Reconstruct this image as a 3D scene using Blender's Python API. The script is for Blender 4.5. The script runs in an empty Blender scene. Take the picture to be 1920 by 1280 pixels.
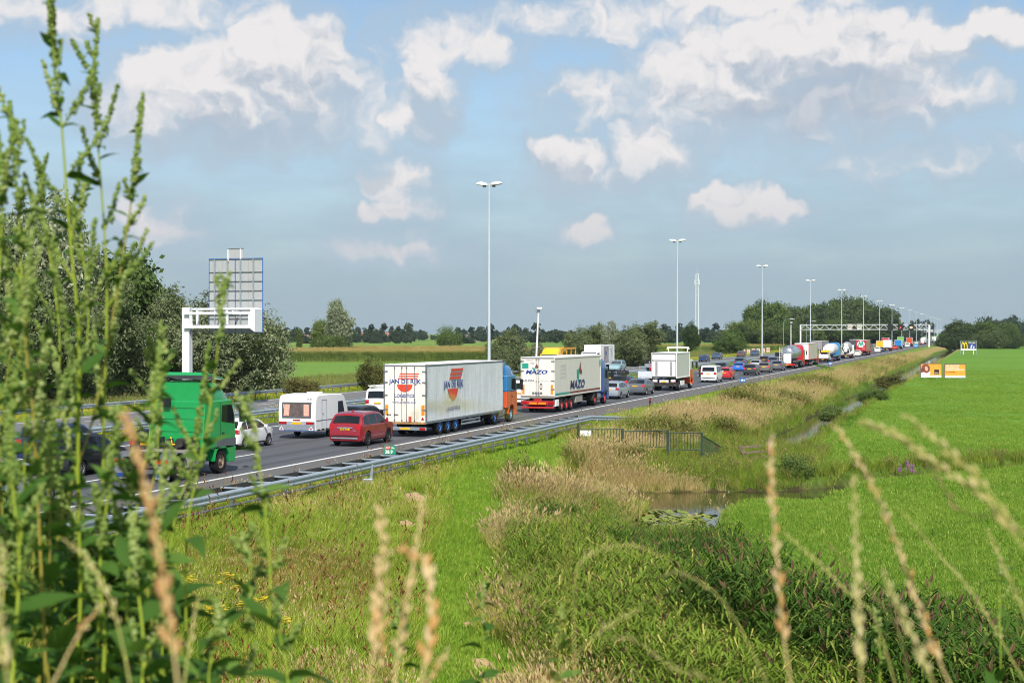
import bpy, bmesh, math, random
import numpy as np
from mathutils import Vector, Matrix
random.seed(7); RNG = np.random.default_rng(11)
SC = bpy.context.scene
COL = SC.collection

# ------------------------------------------------------------------ camera
F = 2800.0                                   # focal length in photograph pixels (1920 wide)
CAMH = 5.7
TH = math.atan(890 / F)                      # the road runs along +Y, the camera looks to its left
CT, ST = math.cos(TH), math.sin(TH)
PIT = 15 / F
cam_d = bpy.data.cameras.new('camera'); cam = bpy.data.objects.new('camera', cam_d); COL.objects.link(cam)
cam_d.sensor_width = 36.0; cam_d.lens = 36.0 * F / 1920.0
cam_d.clip_start = 0.05; cam_d.clip_end = 20000
cam.location = (0, 0, CAMH); cam.rotation_euler = (math.pi / 2 - PIT, 0, TH)
cam_d.dof.use_dof = True; cam_d.dof.focus_distance = 85.0; cam_d.dof.aperture_fstop = 8.5
SC.camera = cam
SC.render.engine = 'CYCLES'
SC.cycles.filter_width = 1.05
SC.cycles.max_bounces = 6; SC.cycles.diffuse_bounces = 2; SC.cycles.glossy_bounces = 3; SC.cycles.transmission_bounces = 3; SC.cycles.transparent_max_bounces = 6

# ------------------------------------------------------------------ sky, sun, exposure
SUN_AZ, SUN_EL = math.radians(24), math.radians(47)     # azimuth measured from -Y towards +X
to_sun = Vector((math.sin(SUN_AZ) * math.cos(SUN_EL), -math.cos(SUN_AZ) * math.cos(SUN_EL), math.sin(SUN_EL)))
W = bpy.data.worlds.new('World'); SC.world = W; W.use_nodes = True
SC.view_settings.view_transform = 'Standard'; SC.view_settings.look = 'None'
SC.view_settings.exposure = 0.22; SC.view_settings.gamma = 1.0; SC.view_settings.use_curve_mapping = False
sun_d = bpy.data.lights.new('sun', 'SUN'); sun_d.energy = 4.7; sun_d.angle = math.radians(0.5); sun_d.color = (1.0, 0.95, 0.87)
sun = bpy.data.objects.new('sun', sun_d); COL.objects.link(sun)
sun.rotation_euler = to_sun.to_track_quat('Z', 'Y').to_euler()


def S(r, g, b):
    o = []
    for c in (r, g, b):
        c /= 255.0
        o.append(c / 12.92 if c <= 0.04045 else ((c + 0.055) / 1.055) ** 2.4)
    return tuple(o)


class NT:
    """tiny helper for node trees"""
    def __init__(s, nt):
        s.nt = nt; s.N = nt.nodes; s.L = nt.links

    def n(s, t, **kw):
        x = s.N.new(t)
        for k, v in kw.items():
            setattr(x, k, v)
        return x

    def put(s, sock, val):
        if isinstance(val, bpy.types.NodeSocket):
            s.L.new(val, sock)
        elif val is not None:
            sock.default_value = val

    def math(s, op, a, b=None, clamp=False):
        x = s.n('ShaderNodeMath', operation=op); x.use_clamp = clamp
        s.put(x.inputs[0], a)
        if b is not None:
            s.put(x.inputs[1], b)
        return x.outputs[0]

    def mix(s, fac, a, b, blend='MIX'):
        x = s.n('ShaderNodeMix', data_type='RGBA', blend_type=blend)
        s.put(x.inputs[0], fac)
        s.put(x.inputs[6], a if isinstance(a, bpy.types.NodeSocket) else (*a, 1))
        s.put(x.inputs[7], b if isinstance(b, bpy.types.NodeSocket) else (*b, 1))
        return x.outputs[2]

    def noise(s, vec, scale, detail=4, rough=0.55, dist=0.0, dim='3D'):
        x = s.n('ShaderNodeTexNoise', noise_dimensions=dim)
        if vec is not None:
            s.L.new(vec, x.inputs['Vector'])
        x.inputs['Scale'].default_value = scale; x.inputs['Detail'].default_value = detail
        x.inputs['Roughness'].default_value = rough; x.inputs['Distortion'].default_value = dist
        return x.outputs['Fac']

    def ramp(s, fac, a, b):                  # smooth map range to 0..1
        x = s.n('ShaderNodeMapRange', interpolation_type='SMOOTHSTEP')
        s.put(x.inputs[0], fac); x.inputs[1].default_value = a; x.inputs[2].default_value = b
        return x.outputs[0]

    def xyz(s, x=0.0, y=0.0, z=0.0):
        c = s.n('ShaderNodeCombineXYZ')
        for i, v in enumerate((x, y, z)):
            s.put(c.inputs[i], v)
        return c.outputs[0]

    def vmath(s, op, a, b=None):
        x = s.n('ShaderNodeVectorMath', operation=op)
        s.put(x.inputs[0], a)
        if b is not None:
            s.put(x.inputs[1], b)
        return x.outputs[0]


def build_sky():
    # cumulus field as a function of direction: azimuth from the motorway's view axis, and elevation
    t = NT(W.node_tree); t.N.clear()
    out = t.n('ShaderNodeOutputWorld')
    tc = t.n('ShaderNodeTexCoord'); sep = t.n('ShaderNodeSeparateXYZ'); t.L.new(tc.outputs['Generated'], sep.inputs[0])
    x, y, z = sep.outputs
    rx = t.math('ADD', t.math('MULTIPLY', x, CT), t.math('MULTIPLY', y, ST))
    ry = t.math('SUBTRACT', t.math('MULTIPLY', y, CT), t.math('MULTIPLY', x, ST))
    az = t.math('ARCTAN2', rx, ry); el = t.math('ARCSINE', z)
    p0 = t.xyz(az, el, 0.0)
    # billowing edges: domain warp
    wn = t.n('ShaderNodeTexNoise', noise_dimensions='2D'); t.L.new(p0, wn.inputs['Vector'])
    wn.inputs['Scale'].default_value = 32; wn.inputs['Detail'].default_value = 3.5; wn.inputs['Roughness'].default_value = 0.52
    wv = t.vmath('MULTIPLY', t.vmath('SUBTRACT', wn.outputs['Color'], (0.5, 0.5, 0.5)), (0.040, 0.030, 0.0))
    P = t.vmath('ADD', p0, wv)
    blobs = [  # photograph pixel centre, radii, weight
        (395, 190, 160, 84, 1.15), (525, 155, 120, 100, 1.2), (470, 225, 180, 55, .85), (275, 215, 80, 65, .75), (505, 85, 42, 38, .8), (630, 165, 50, 65, .5),
        (805, 180, 48, 48, .8), (770, 225, 50, 40, .6), (710, 215, 55, 55, .35), (835, 85, 120, 42, .42),
        (735, 345, 60, 40, .32), (735, 398, 55, 20, .5),
        (1370, 165, 165, 95, 1.1), (1490, 118, 160, 72, 1.2), (1650, 135, 130, 85, 1.1), (1720, 195, 80, 60, .9), (1320, 215, 110, 50, .75), (1570, 200, 240, 62, .95), (1440, 190, 130, 70, .85),
        (1130, 190, 95, 40, .42), (1065, 308, 66, 52, .85), (1228, 290, 66, 60, .8), (1190, 245, 34, 26, .5), (1170, 335, 70, 30, .4),
        (1375, 392, 78, 34, .75), (1440, 396, 56, 16, .5), (1885, 85, 90, 30, .85),
        (1150, 32, 190, 40, .36), (1380, 15, 230, 26, .4), (330, 30, 180, 30, .36), (60, 60, 150, 30, .36),
        (1095, 436, 40, 20, .4), (285, 425, 60, 34, .36), (745, 470, 90, 20, .25), (1700, 300, 150, 30, .22)]
    acc = None
    for (bx, by, brx, bry, w) in blobs:
        a0 = math.atan((bx - 960) / F); e0 = math.atan((625 - by) / F)
        sx, sy = F / (brx * 1.32), F / (bry * 1.32)
        ma = t.n('ShaderNodeVectorMath', operation='MULTIPLY_ADD'); t.L.new(P, ma.inputs[0])
        ma.inputs[1].default_value = (sx, sy, 0); ma.inputs[2].default_value = (-a0 * sx, -e0 * sy, 0)
        dt = t.n('ShaderNodeVectorMath', operation='DOT_PRODUCT'); t.L.new(ma.outputs[0], dt.inputs[0]); t.L.new(ma.outputs[0], dt.inputs[1])
        mm = t.n('ShaderNodeMath', operation='MULTIPLY_ADD'); t.L.new(dt.outputs['Value'], mm.inputs[0]); mm.inputs[1].default_value = -w; mm.inputs[2].default_value = w
        acc = mm.outputs[0] if acc is None else t.math('MAXIMUM', acc, mm.outputs[0])
    # the rest of the sky carries the same kind of cloud
    far = t.math('MULTIPLY', t.math('SUBTRACT', t.noise(P, 5.5, 2, 0.5, dim='2D'), 0.585), 5.5)
    gate = t.math('MAXIMUM', t.ramp(t.math('ABSOLUTE', az), 0.36, 0.5), t.ramp(el, 0.24, 0.32))
    far = t.math('SUBTRACT', t.math('MULTIPLY', t.math('ADD', far, 1.0), gate), 1.0)
    acc = t.math('MAXIMUM', acc, far)
    # which way is up inside a cloud: the same masses looked up a little higher
    acc2 = None
    for (bx, by, brx, bry, w) in [b for b in blobs if b[4] >= .74]:
        a0 = math.atan((bx - 960) / F); e0 = math.atan((625 - by) / F) - 0.013
        sx, sy = F / (brx * 1.32), F / (bry * 1.32)
        ma = t.n('ShaderNodeVectorMath', operation='MULTIPLY_ADD'); t.L.new(P, ma.inputs[0])
        ma.inputs[1].default_value = (sx, sy, 0); ma.inputs[2].default_value = (-a0 * sx, -e0 * sy, 0)
        dt = t.n('ShaderNodeVectorMath', operation='DOT_PRODUCT'); t.L.new(ma.outputs[0], dt.inputs[0]); t.L.new(ma.outputs[0], dt.inputs[1])
        mm = t.n('ShaderNodeMath', operation='MULTIPLY_ADD'); t.L.new(dt.outputs['Value'], mm.inputs[0]); mm.inputs[1].default_value = -w; mm.inputs[2].default_value = w
        acc2 = mm.outputs[0] if acc2 is None else t.math('MAXIMUM', acc2, mm.outputs[0])
    topness = t.ramp(t.math('SUBTRACT', acc, t.math('MAXIMUM', acc2, -0.4)), -0.55, 0.65)
    fa = t.noise(P, 44, 4.5, 0.5, dim='2D')
    fb = t.noise(t.vmath('ADD', P, (0.003, 0.008, 0.0)), 44, 3, 0.5, dim='2D')
    d1 = t.math('ADD', acc, t.math('MULTIPLY', t.math('SUBTRACT', fa, 0.5), 1.05))
    # crisp sunlit tops, undersides that dissolve into the haze
    wid = t.math('ADD', 1.55, t.math('MULTIPLY', topness, -1.05))
    dens = t.math('DIVIDE', t.math('SUBTRACT', d1, -0.04), wid, clamp=True)
    dens = t.math('MULTIPLY', t.ramp(dens, 0.0, 1.0), 0.93)
    thin = t.ramp(d1, -0.85, 0.4)
    rel = t.math('SUBTRACT', fa, fb)
    lit = t.math('ADD', t.math('MULTIPLY', rel, 1.3), t.math('ADD', t.math('MULTIPLY', topness, 0.75), t.math('MULTIPLY', t.noise(P, 14, 2, .5, dim='2D'), 0.9)))
    lit = t.ramp(lit, 0.42, 1.12)
    cloud = t.mix(lit, S(184, 195, 209), S(241, 237, 236))
    # grey shade painted over parts of the white clouds
    gacc = None
    for (bx, by, brx, bry) in ((1600, 190, 150, 52), (1480, 215, 120, 36), (700, 335, 55, 30), (440, 265, 200, 26)):
        a0 = math.atan((bx - 960) / F); e0 = math.atan((625 - by) / F); sx, sy = F / brx, F / bry
        ma = t.n('ShaderNodeVectorMath', operation='MULTIPLY_ADD'); t.L.new(P, ma.inputs[0])
        ma.inputs[1].default_value = (sx, sy, 0); ma.inputs[2].default_value = (-a0 * sx, -e0 * sy, 0)
        dt = t.n('ShaderNodeVectorMath', operation='LENGTH'); t.L.new(ma.outputs[0], dt.inputs[0])
        gv = t.math('SUBTRACT', 1.0, dt.outputs['Value']); gacc = gv if gacc is None else t.math('MAXIMUM', gacc, gv)
    grey = t.ramp(t.math('ADD', gacc, t.math('MULTIPLY', t.math('SUBTRACT', fa, 0.5), 1.2)), 0.0, 0.42)
    cloud = t.mix(t.math('MULTIPLY', grey, 0.55), cloud, S(170, 184, 201))
    low = t.ramp(el, 0.125, 0.05)
    cloud = t.mix(t.math('MULTIPLY', low, 0.55), cloud, S(196, 198, 206))
    sky = t.n('ShaderNodeTexSky', sky_type='NISHITA'); sky.sun_disc = False
    sky.sun_elevation = SUN_EL; sky.sun_rotation = math.pi - SUN_AZ
    sky.altitude = 0; sky.air_density = 1.0; sky.dust_density = 1.0; sky.ozone_density = 1.2
    b1 = t.n('ShaderNodeBackground'); t.L.new(t.mix(1.0, sky.outputs[0], (.94, 1.0, 1.03), 'MULTIPLY'), b1.inputs[0]); b1.inputs[1].default_value = 0.115
    # distant layer of grey-blue haze cloud towards the horizon
    hz = t.n('ShaderNodeBackground'); hz.inputs[0].default_value = (*S(160, 180, 191), 1); hz.inputs[1].default_value = 0.93
    hz2 = t.n('ShaderNodeBackground'); hz2.inputs[0].default_value = (*S(166, 190, 208), 1); hz2.inputs[1].default_value = 0.9
    v1 = t.noise(t.xyz(t.math('MULTIPLY', az, 5.0), t.math('MULTIPLY', el, 22.0), 0.0), 2.2, 4, dim='2D')
    hf = t.math('MULTIPLY', t.ramp(t.math('SUBTRACT', el, t.math('MULTIPLY', v1, 0.11)), 0.17, -0.04), 0.97)
    mh = t.n('ShaderNodeMixShader'); t.L.new(t.ramp(el, 0.0, 0.13), mh.inputs[0]); t.L.new(hz.outputs[0], mh.inputs[1]); t.L.new(hz2.outputs[0], mh.inputs[2])
    ms0 = t.n('ShaderNodeMixShader'); t.L.new(hf, ms0.inputs[0]); t.L.new(b1.outputs[0], ms0.inputs[1]); t.L.new(mh.outputs[0], ms0.inputs[2])
    b2 = t.n('ShaderNodeBackground'); t.L.new(cloud, b2.inputs[0]); b2.inputs[1].default_value = 0.86
    veil = t.n('ShaderNodeBackground'); veil.inputs[0].default_value = (*S(180, 197, 212), 1); veil.inputs[1].default_value = 0.86
    ms1 = t.n('ShaderNodeMixShader'); t.L.new(t.math('MULTIPLY', thin, 0.75), ms1.inputs[0]); t.L.new(ms0.outputs[0], ms1.inputs[1]); t.L.new(veil.outputs[0], ms1.inputs[2])
    ms2 = t.n('ShaderNodeMixShader'); t.L.new(dens, ms2.inputs[0]); t.L.new(ms1.outputs[0], ms2.inputs[1]); t.L.new(b2.outputs[0], ms2.inputs[2])
    t.L.new(ms2.outputs[0], out.inputs[0])
    W.cycles.sampling_method = 'MANUAL'; W.cycles.sample_map_resolution = 512


build_sky()


# ------------------------------------------------------------------ geometry helpers
def PX(px, py, d):
    """world point seen at photograph pixel (px, py), d metres ahead of the camera"""
    fw = Vector((-ST * math.cos(PIT), CT * math.cos(PIT), -math.sin(PIT)))
    up = Vector((-ST * math.sin(PIT), CT * math.sin(PIT), math.cos(PIT)))
    rt = Vector((CT, ST, 0))
    return Vector((0, 0, CAMH)) + (fw + rt * ((px - 960) / F) + up * ((640 - py) / F)) * d


def ALONG(px, a):
    """distance along the road of what stands a metres left of the camera's line and shows at column px"""
    Z = F * a / (CT * (1850 - px))
    return (Z - a * ST) / CT


def GP(px, py, z=0.0):
    Z = F * (CAMH - z) / (py - 625.0); X = (px - 960) / F * Z
    return (X * CT - Z * ST, X * ST + Z * CT)


class MB:
    def __init__(s):
        s.v = []; s.f = []

    def add(s, vs, fs):
        o = len(s.v); s.v += [tuple(p) for p in vs]; s.f += [tuple(i + o for i in f) for f in fs]
        return s

    def box(s, x0, x1, y0, y1, z0, z1):
        return s.add([(x0, y0, z0), (x1, y0, z0), (x1, y1, z0), (x0, y1, z0), (x0, y0, z1), (x1, y0, z1), (x1, y1, z1), (x0, y1, z1)],
                     [(0, 3, 2, 1), (4, 5, 6, 7), (0, 1, 5, 4), (1, 2, 6, 5), (2, 3, 7, 6), (3, 0, 4, 7)])

    def prism(s, prof, x0, x1):                       # outline in (y, z), extruded across x
        n = len(prof)
        vs = [(x0, y, z) for y, z in prof] + [(x1, y, z) for y, z in prof]
        fs = [tuple(range(n)), tuple(range(2 * n - 1, n - 1, -1))]
        fs += [(i, i + n, (i + 1) % n + n, (i + 1) % n) for i in range(n)]
        return s.add(vs, fs)

    def prism_y(s, prof, y0, y1):                     # outline in (x, z), extruded along y
        n = len(prof)
        vs = [(x, y0, z) for x, z in prof] + [(x, y1, z) for x, z in prof]
        fs = [tuple(range(n)), tuple(range(2 * n - 1, n - 1, -1))]
        fs += [(i, i + n, (i + 1) % n + n, (i + 1) % n) for i in range(n)]
        return s.add(vs, fs)

    def tube(s, p0, p1, r0, r1=None, n=8, cap=True):
        return s.path([p0, p1], [r0, r0 if r1 is None else r1], n, cap)

    def path(s, pts, rad, n=6, cap=True):
        pts = [Vector(p) for p in pts]; rings = []
        ref = Vector((0.31, 0.2, 0.93))
        for i, p in enumerate(pts):
            t = (pts[min(i + 1, len(pts) - 1)] - pts[max(i - 1, 0)]).normalized()
            a = t.cross(ref)
            if a.length < 0.1:
                a = t.cross(Vector((1, 0, 0)))
            a.normalize(); b = t.cross(a)
            r = rad[i] if isinstance(rad, (list, tuple)) else rad
            rings.append([p + a * (r * math.cos(2 * math.pi * k / n)) + b * (r * math.sin(2 * math.pi * k / n)) for k in range(n)])
        return s.loft(rings, cap)

    def loft(s, rings, cap=True):
        n = len(rings[0]); vs = [p for r in rings for p in r]; fs = []
        for i in range(len(rings) - 1):
            for k in range(n):
                k2 = (k + 1) % n
                fs.append((i * n + k, i * n + k2, (i + 1) * n + k2, (i + 1) * n + k))
        if cap:
            fs.append(tuple(range(n - 1, -1, -1))); fs.append(tuple((len(rings) - 1) * n + k for k in range(n)))
        return s.add(vs, fs)

    def lathe(s, prof, axis='x', n=20, c=(0, 0, 0), cap=False):   # prof: (along axis, radius)
        rings = []
        for t, r in prof:
            ring = []
            for k in range(n):
                a = 2 * math.pi * k / n; u, w = r * math.cos(a), r * math.sin(a)
                ring.append({'x': (c[0] + t, c[1] + u, c[2] + w), 'y': (c[0] + u, c[1] + t, c[2] + w), 'z': (c[0] + u, c[1] + w, c[2] + t)}[axis])
            rings.append(ring)
        return s.loft(rings, cap)

    def mesh(s, name, smooth=None, bevel=0.0, clean=False):
        me = bpy.data.meshes.new(name); me.from_pydata(s.v, [], s.f)
        bm = bmesh.new(); bm.from_mesh(me)
        if clean:
            bmesh.ops.remove_doubles(bm, verts=bm.verts, dist=1e-4)
            bmesh.ops.dissolve_degenerate(bm, edges=bm.edges, dist=1e-5)
        bmesh.ops.recalc_face_normals(bm, faces=bm.faces)
        if bevel:
            es = [e for e in bm.edges if len(e.link_faces) == 2 and e.calc_face_angle(0) > 0.5]
            bmesh.ops.bevel(bm, geom=es, offset=bevel, segments=2, profile=0.5, affect='EDGES', clamp_overlap=True)
        bm.to_mesh(me); bm.free()
        if smooth:
            me.shade_smooth(); me.set_sharp_from_angle(angle=math.radians(smooth))
        return me

    def build(s, name, mat, parent=None, smooth=None, bevel=0.0, clean=False):
        return link(name, s.mesh(name, smooth, bevel, clean), mat, parent)


def link(name, me, mat=None, parent=None):
    if mat is not None and not me.materials:
        me.materials.append(mat)
    o = bpy.data.objects.new(name, me); COL.objects.link(o)
    if parent is not None:
        o.parent = parent
    return o


def tag(o, label, cat, group=None, kind=None):
    if label: o['label'] = label
    if cat: o['category'] = cat
    if group: o['group'] = group
    if kind: o['kind'] = kind
    return o


def thing(name, label, cat, loc=(0, 0, 0), rz=0.0, group=None):
    o = bpy.data.objects.new(name, None); COL.objects.link(o)
    o.location = loc; o.rotation_euler = (0, 0, rz); o.empty_display_size = 0.3
    return tag(o, label, cat, group)


def struct(o):
    o['kind'] = 'structure'; return o


# ------------------------------------------------------------------ materials
MATS = {}


def principled(name):
    m = bpy.data.materials.new(name); m.use_nodes = True
    t = NT(m.node_tree); return m, t, t.N['Principled BSDF']


def mat(name, col, rough=0.5, metal=0.0, var=0.12, scale=6.0, dirt=0.0, dirtcol=(0.12, 0.10, 0.08), coat=0.0, bump=0.0, spec=0.5, streak=False):
    if name in MATS: return MATS[name]
    m, t, b = principled(name); MATS[name] = m
    tc = t.n('ShaderNodeTexCoord').outputs['Object']
    n1 = t.noise(tc, scale, 5, 0.6)
    c = t.mix(t.ramp(n1, 0.3, 0.7), tuple(x * (1 - var) for x in col), tuple(min(1, x * (1 + var)) for x in col))
    if dirt:
        vec = tc
        if streak:
            mp = t.n('ShaderNodeMapping'); t.L.new(tc, mp.inputs[0]); mp.inputs[3].default_value = (1, 1, 0.12); vec = mp.outputs[0]
        n2 = t.noise(vec, 3.0 if not streak else 4.5, 6, 0.7)
        c = t.mix(t.math('MULTIPLY', t.ramp(n2, 0.42, 0.75), dirt), c, dirtcol)
    t.L.new(c, b.inputs['Base Color'])
    b.inputs['Metallic'].default_value = metal
    r = t.math('ADD', t.math('MULTIPLY', t.math('SUBTRACT', n1, 0.5), 0.25), rough, clamp=True); t.L.new(r, b.inputs['Roughness'])
    b.inputs['Coat Weight'].default_value = coat; b.inputs['Coat Roughness'].default_value = 0.06
    b.inputs['Specular IOR Level'].default_value = spec
    if bump:
        bp = t.n('ShaderNodeBump'); bp.inputs['Strength'].default_value = bump; bp.inputs['Distance'].default_value = 0.02
        t.L.new(t.noise(tc, scale * 4, 4), bp.inputs['Height']); t.L.new(bp.outputs[0], b.inputs['Normal'])
    return m


def paint(col, name=None):
    k = name or 'paint_%d_%d_%d' % tuple(int(c * 999) for c in col)
    return mat(k, col, rough=0.32, coat=0.7, var=0.05, dirt=0.12, dirtcol=tuple(c * .5 + .06 for c in col))


def glow(name, col, strength):
    if name in MATS: return MATS[name]
    m, t, b = principled(name); MATS[name] = m
    b.inputs['Base Color'].default_value = (*col, 1); b.inputs['Emission Color'].default_value = (*col, 1); b.inputs['Emission Strength'].default_value = strength
    b.inputs['Roughness'].default_value = 0.25
    return m


def leafmat(name, ca, cb, cc=None, transl=0.35, patch=0.25, rough=0.55, island=True):
    """foliage: colour varies leaf by leaf, clump by clump and in patches over the ground"""
    if name in MATS: return MATS[name]
    m = bpy.data.materials.new(name); m.use_nodes = True; MATS[name] = m
    t = NT(m.node_tree); t.N.clear()
    out = t.n('ShaderNodeOutputMaterial'); geo = t.n('ShaderNodeNewGeometry'); oi = t.n('ShaderNodeObjectInfo')
    r1 = geo.outputs['Random Per Island']; r2 = oi.outputs['Random']
    f = t.math('ADD', t.math('MULTIPLY', r1, 0.5), t.math('MULTIPLY', r2, 0.5)) if island else r2
    pn = t.ramp(t.noise(geo.outputs['Position'], patch, 4, 0.6), 0.32, 0.68)
    f2 = t.math('ADD', t.math('MULTIPLY', f, 0.55), t.math('MULTIPLY', pn, 0.45), clamp=True)
    c = t.mix(f2, ca, cb)
    if cc is not None:
        c = t.mix(t.math('MULTIPLY', t.ramp(t.math('ADD', t.math('MULTIPLY', r1, .5), t.math('MULTIPLY', r2, .5)), .62, .85), .9), c, cc)
    d = t.n('ShaderNodeBsdfPrincipled'); t.L.new(c, d.inputs['Base Color']); d.inputs['Roughness'].default_value = rough
    d.inputs['Specular IOR Level'].default_value = 0.1
    tr = t.n('ShaderNodeBsdfTranslucent'); t.L.new(t.mix(0.5, c, (0.9, 0.95, 0.3), 'MULTIPLY'), tr.inputs[0])
    ms = t.n('ShaderNodeMixShader'); ms.inputs[0].default_value = transl
    t.L.new(d.outputs[0], ms.inputs[1]); t.L.new(tr.outputs[0], ms.inputs[2]); t.L.new(ms.outputs[0], out.inputs[0])
    return m


M_WHITE = mat('white_paint', S(232, 232, 228), .45, var=.04, dirt=.18, dirtcol=S(170, 165, 155), streak=True)
M_BLACK = mat('black_plastic', (.012, .012, .013), .5, var=.2)
M_TYRE = mat('tyre_rubber', (.016, .016, .017), .85, var=.25, dirt=.3, dirtcol=(.06, .055, .05), spec=.2)
M_RIM = mat('alloy', (.42, .42, .43), .35, .8, dirt=.4)
M_RIMD = mat('dark_alloy', (.06, .06, .065), .35, .6, dirt=.4)
M_STEEL = mat('galvanised_steel', S(168, 178, 186), .42, .55, var=.12, scale=9, dirt=.25, dirtcol=S(120, 122, 122))
M_STEELD = mat('weathered_steel', S(120, 126, 130), .55, .4, var=.15, scale=9, dirt=.4, dirtcol=S(84, 80, 74))
M_CHASSIS = mat('chassis_black', (.022, .021, .020), .7, var=.3, dirt=.6, dirtcol=(.09, .08, .07))
M_GLASS = mat('tinted_glass', (.012, .015, .018), .08, var=.1, spec=.35)
M_GLASSL = mat('car_glass', (.05, .062, .068), .07, var=.1, spec=.8)
M_TAIL = glow('tail_lamp_red', S(160, 22, 26), .03)
M_TAILON = glow('brake_lamp_lit', S(206, 40, 44), .22)
M_HEAD = mat('head_lamp', (.75, .77, .8), .12, .2)
M_PLATE = mat('yellow_plate', S(236, 178, 22), .5, var=.05)
M_ORANGE = mat('orange_reflector', S(236, 140, 20), .4, var=.05)
M_INK = mat('dark_ink', (.02, .02, .03), .6)

# ------------------------------------------------------------------ terrain
DITCH_A = [(-13.2, 97), (-13.6, 130), (-14.2, 300), (-15.5, 900)]
DITCH_B = [(-17.8, 67.2), (-12, 68), (-8, 73.5), (-3, 81), (3, 88), (60, 150)]
DITCH_C = [(-12.4, 69), (-11.8, 57), (-8.5, 43), (0, 30), (12, 15)]
PATH = [(-4.5, 14), (-9.5, 27), (-13.2, 37), (-16.5, 47), (-19.6, 57), (-21.6, 66), (-22.4, 78)]


def pdist(x, y, poly):
    """distance to a polyline, and the arc position as segment index + fraction"""
    best = np.full(x.shape, 1e9); arc = np.zeros(x.shape)
    for i in range(len(poly) - 1):
        ax, ay = poly[i]; bx, by = poly[i + 1]; dx, dy = bx - ax, by - ay
        t = np.clip(((x - ax) * dx + (y - ay) * dy) / (dx * dx + dy * dy), 0, 1)
        d = np.hypot(x - ax - t * dx, y - ay - t * dy)
        m = d < best; best = np.where(m, d, best); arc = np.where(m, i + t, arc)
    return best, arc


def sstep(a, b, v):
    t = np.clip((v - a) / (b - a), 0, 1); return t * t * (3 - 2 * t)


def vnoise(x, y, s, seed=0):
    """cheap smooth value noise in 0..1"""
    x = x / s + seed * 17.3; y = y / s + seed * 9.1
    xi, yi = np.floor(x), np.floor(y); fx, fy = x - xi, y - yi
    fx = fx * fx * (3 - 2 * fx); fy = fy * fy * (3 - 2 * fy)
    def h(a, b):
        v = np.sin(a * 127.1 + b * 311.7 + seed * 74.7) * 43758.5453
        return v - np.floor(v)
    return (h(xi, yi) * (1 - fx) + h(xi + 1, yi) * fx) * (1 - fy) + (h(xi, yi + 1) * (1 - fx) + h(xi + 1, yi + 1) * fx) * fy


def terrain(x, y):
    x = np.asarray(x, float); y = np.asarray(y, float)
    right = np.interp(x, [-25.6, -23.2, -20.5, -17.5, -15.6, -10, 0, 40], [-.03, -.08, -.4, -.95, -1.35, -1.5, -1.5, -1.55])
    left = np.interp(x, [-400, -75, -66, -61, -59.7, -47.8, -46, -44, -43.5], [-1.1, -1.0, -.8, -.2, -.06, -.06, -.1, -.1, -.06])
    z = np.where(x > -34, right, left)
    z = z + (vnoise(x, y, 3.1) - .5) * .16 * sstep(-24.8, -22, x) + (vnoise(x, y, 11, 2) - .5) * .2 * sstep(-23, -18, x)
    for poly, w0, w1 in ((DITCH_A, 1.25, 2.7), (DITCH_C, 1.2, 2.6)):
        d, arc = pdist(x, y, poly)
        d = d + (vnoise(x, y, 4, 5) - .5) * .9
        z = np.where(d < w1, np.minimum(z, -2.75 + (z + 2.75) * sstep(w0 * .55, w1, d)), z)
    d, arc = pdist(x, y, DITCH_B)
    d = d + (vnoise(x, y, 4, 6) - .5) * .8
    k = np.interp(arc, [0, 1.2, 2.2, 2.8, 5], [1.35, 1.3, .55, .34, .3])
    z = np.where(d < 3.4 * k + .5, np.minimum(z, -2.75 + (z + 2.75) * sstep(1.45 * k, 3.2 * k + .4, d)), z)
    d, arc = pdist(x, y, [(-16.4, 67.6), (-10.3, 69.6)]); d = d + (vnoise(x, y, 3, 7) - .5) * .9
    z = np.where(d < 6.0, np.minimum(z, np.where(d < 4.2, -2.75 + .9 * sstep(2.2, 4.2, d), -1.85 + (z + 1.85) * sstep(4.2, 6.0, d))), z)
    # embankment of the overpass approach on which the camera stands
    Zf = y * CT - x * ST
    emb = 4.15 - np.maximum(0, Zf - 1.6) * .52
    emb = np.where(x < -13, -3 + (emb + 3) * sstep(-24, -13, x), emb)
    z = np.maximum(z, np.where(Zf > -30, emb, -3))
    return z


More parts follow.
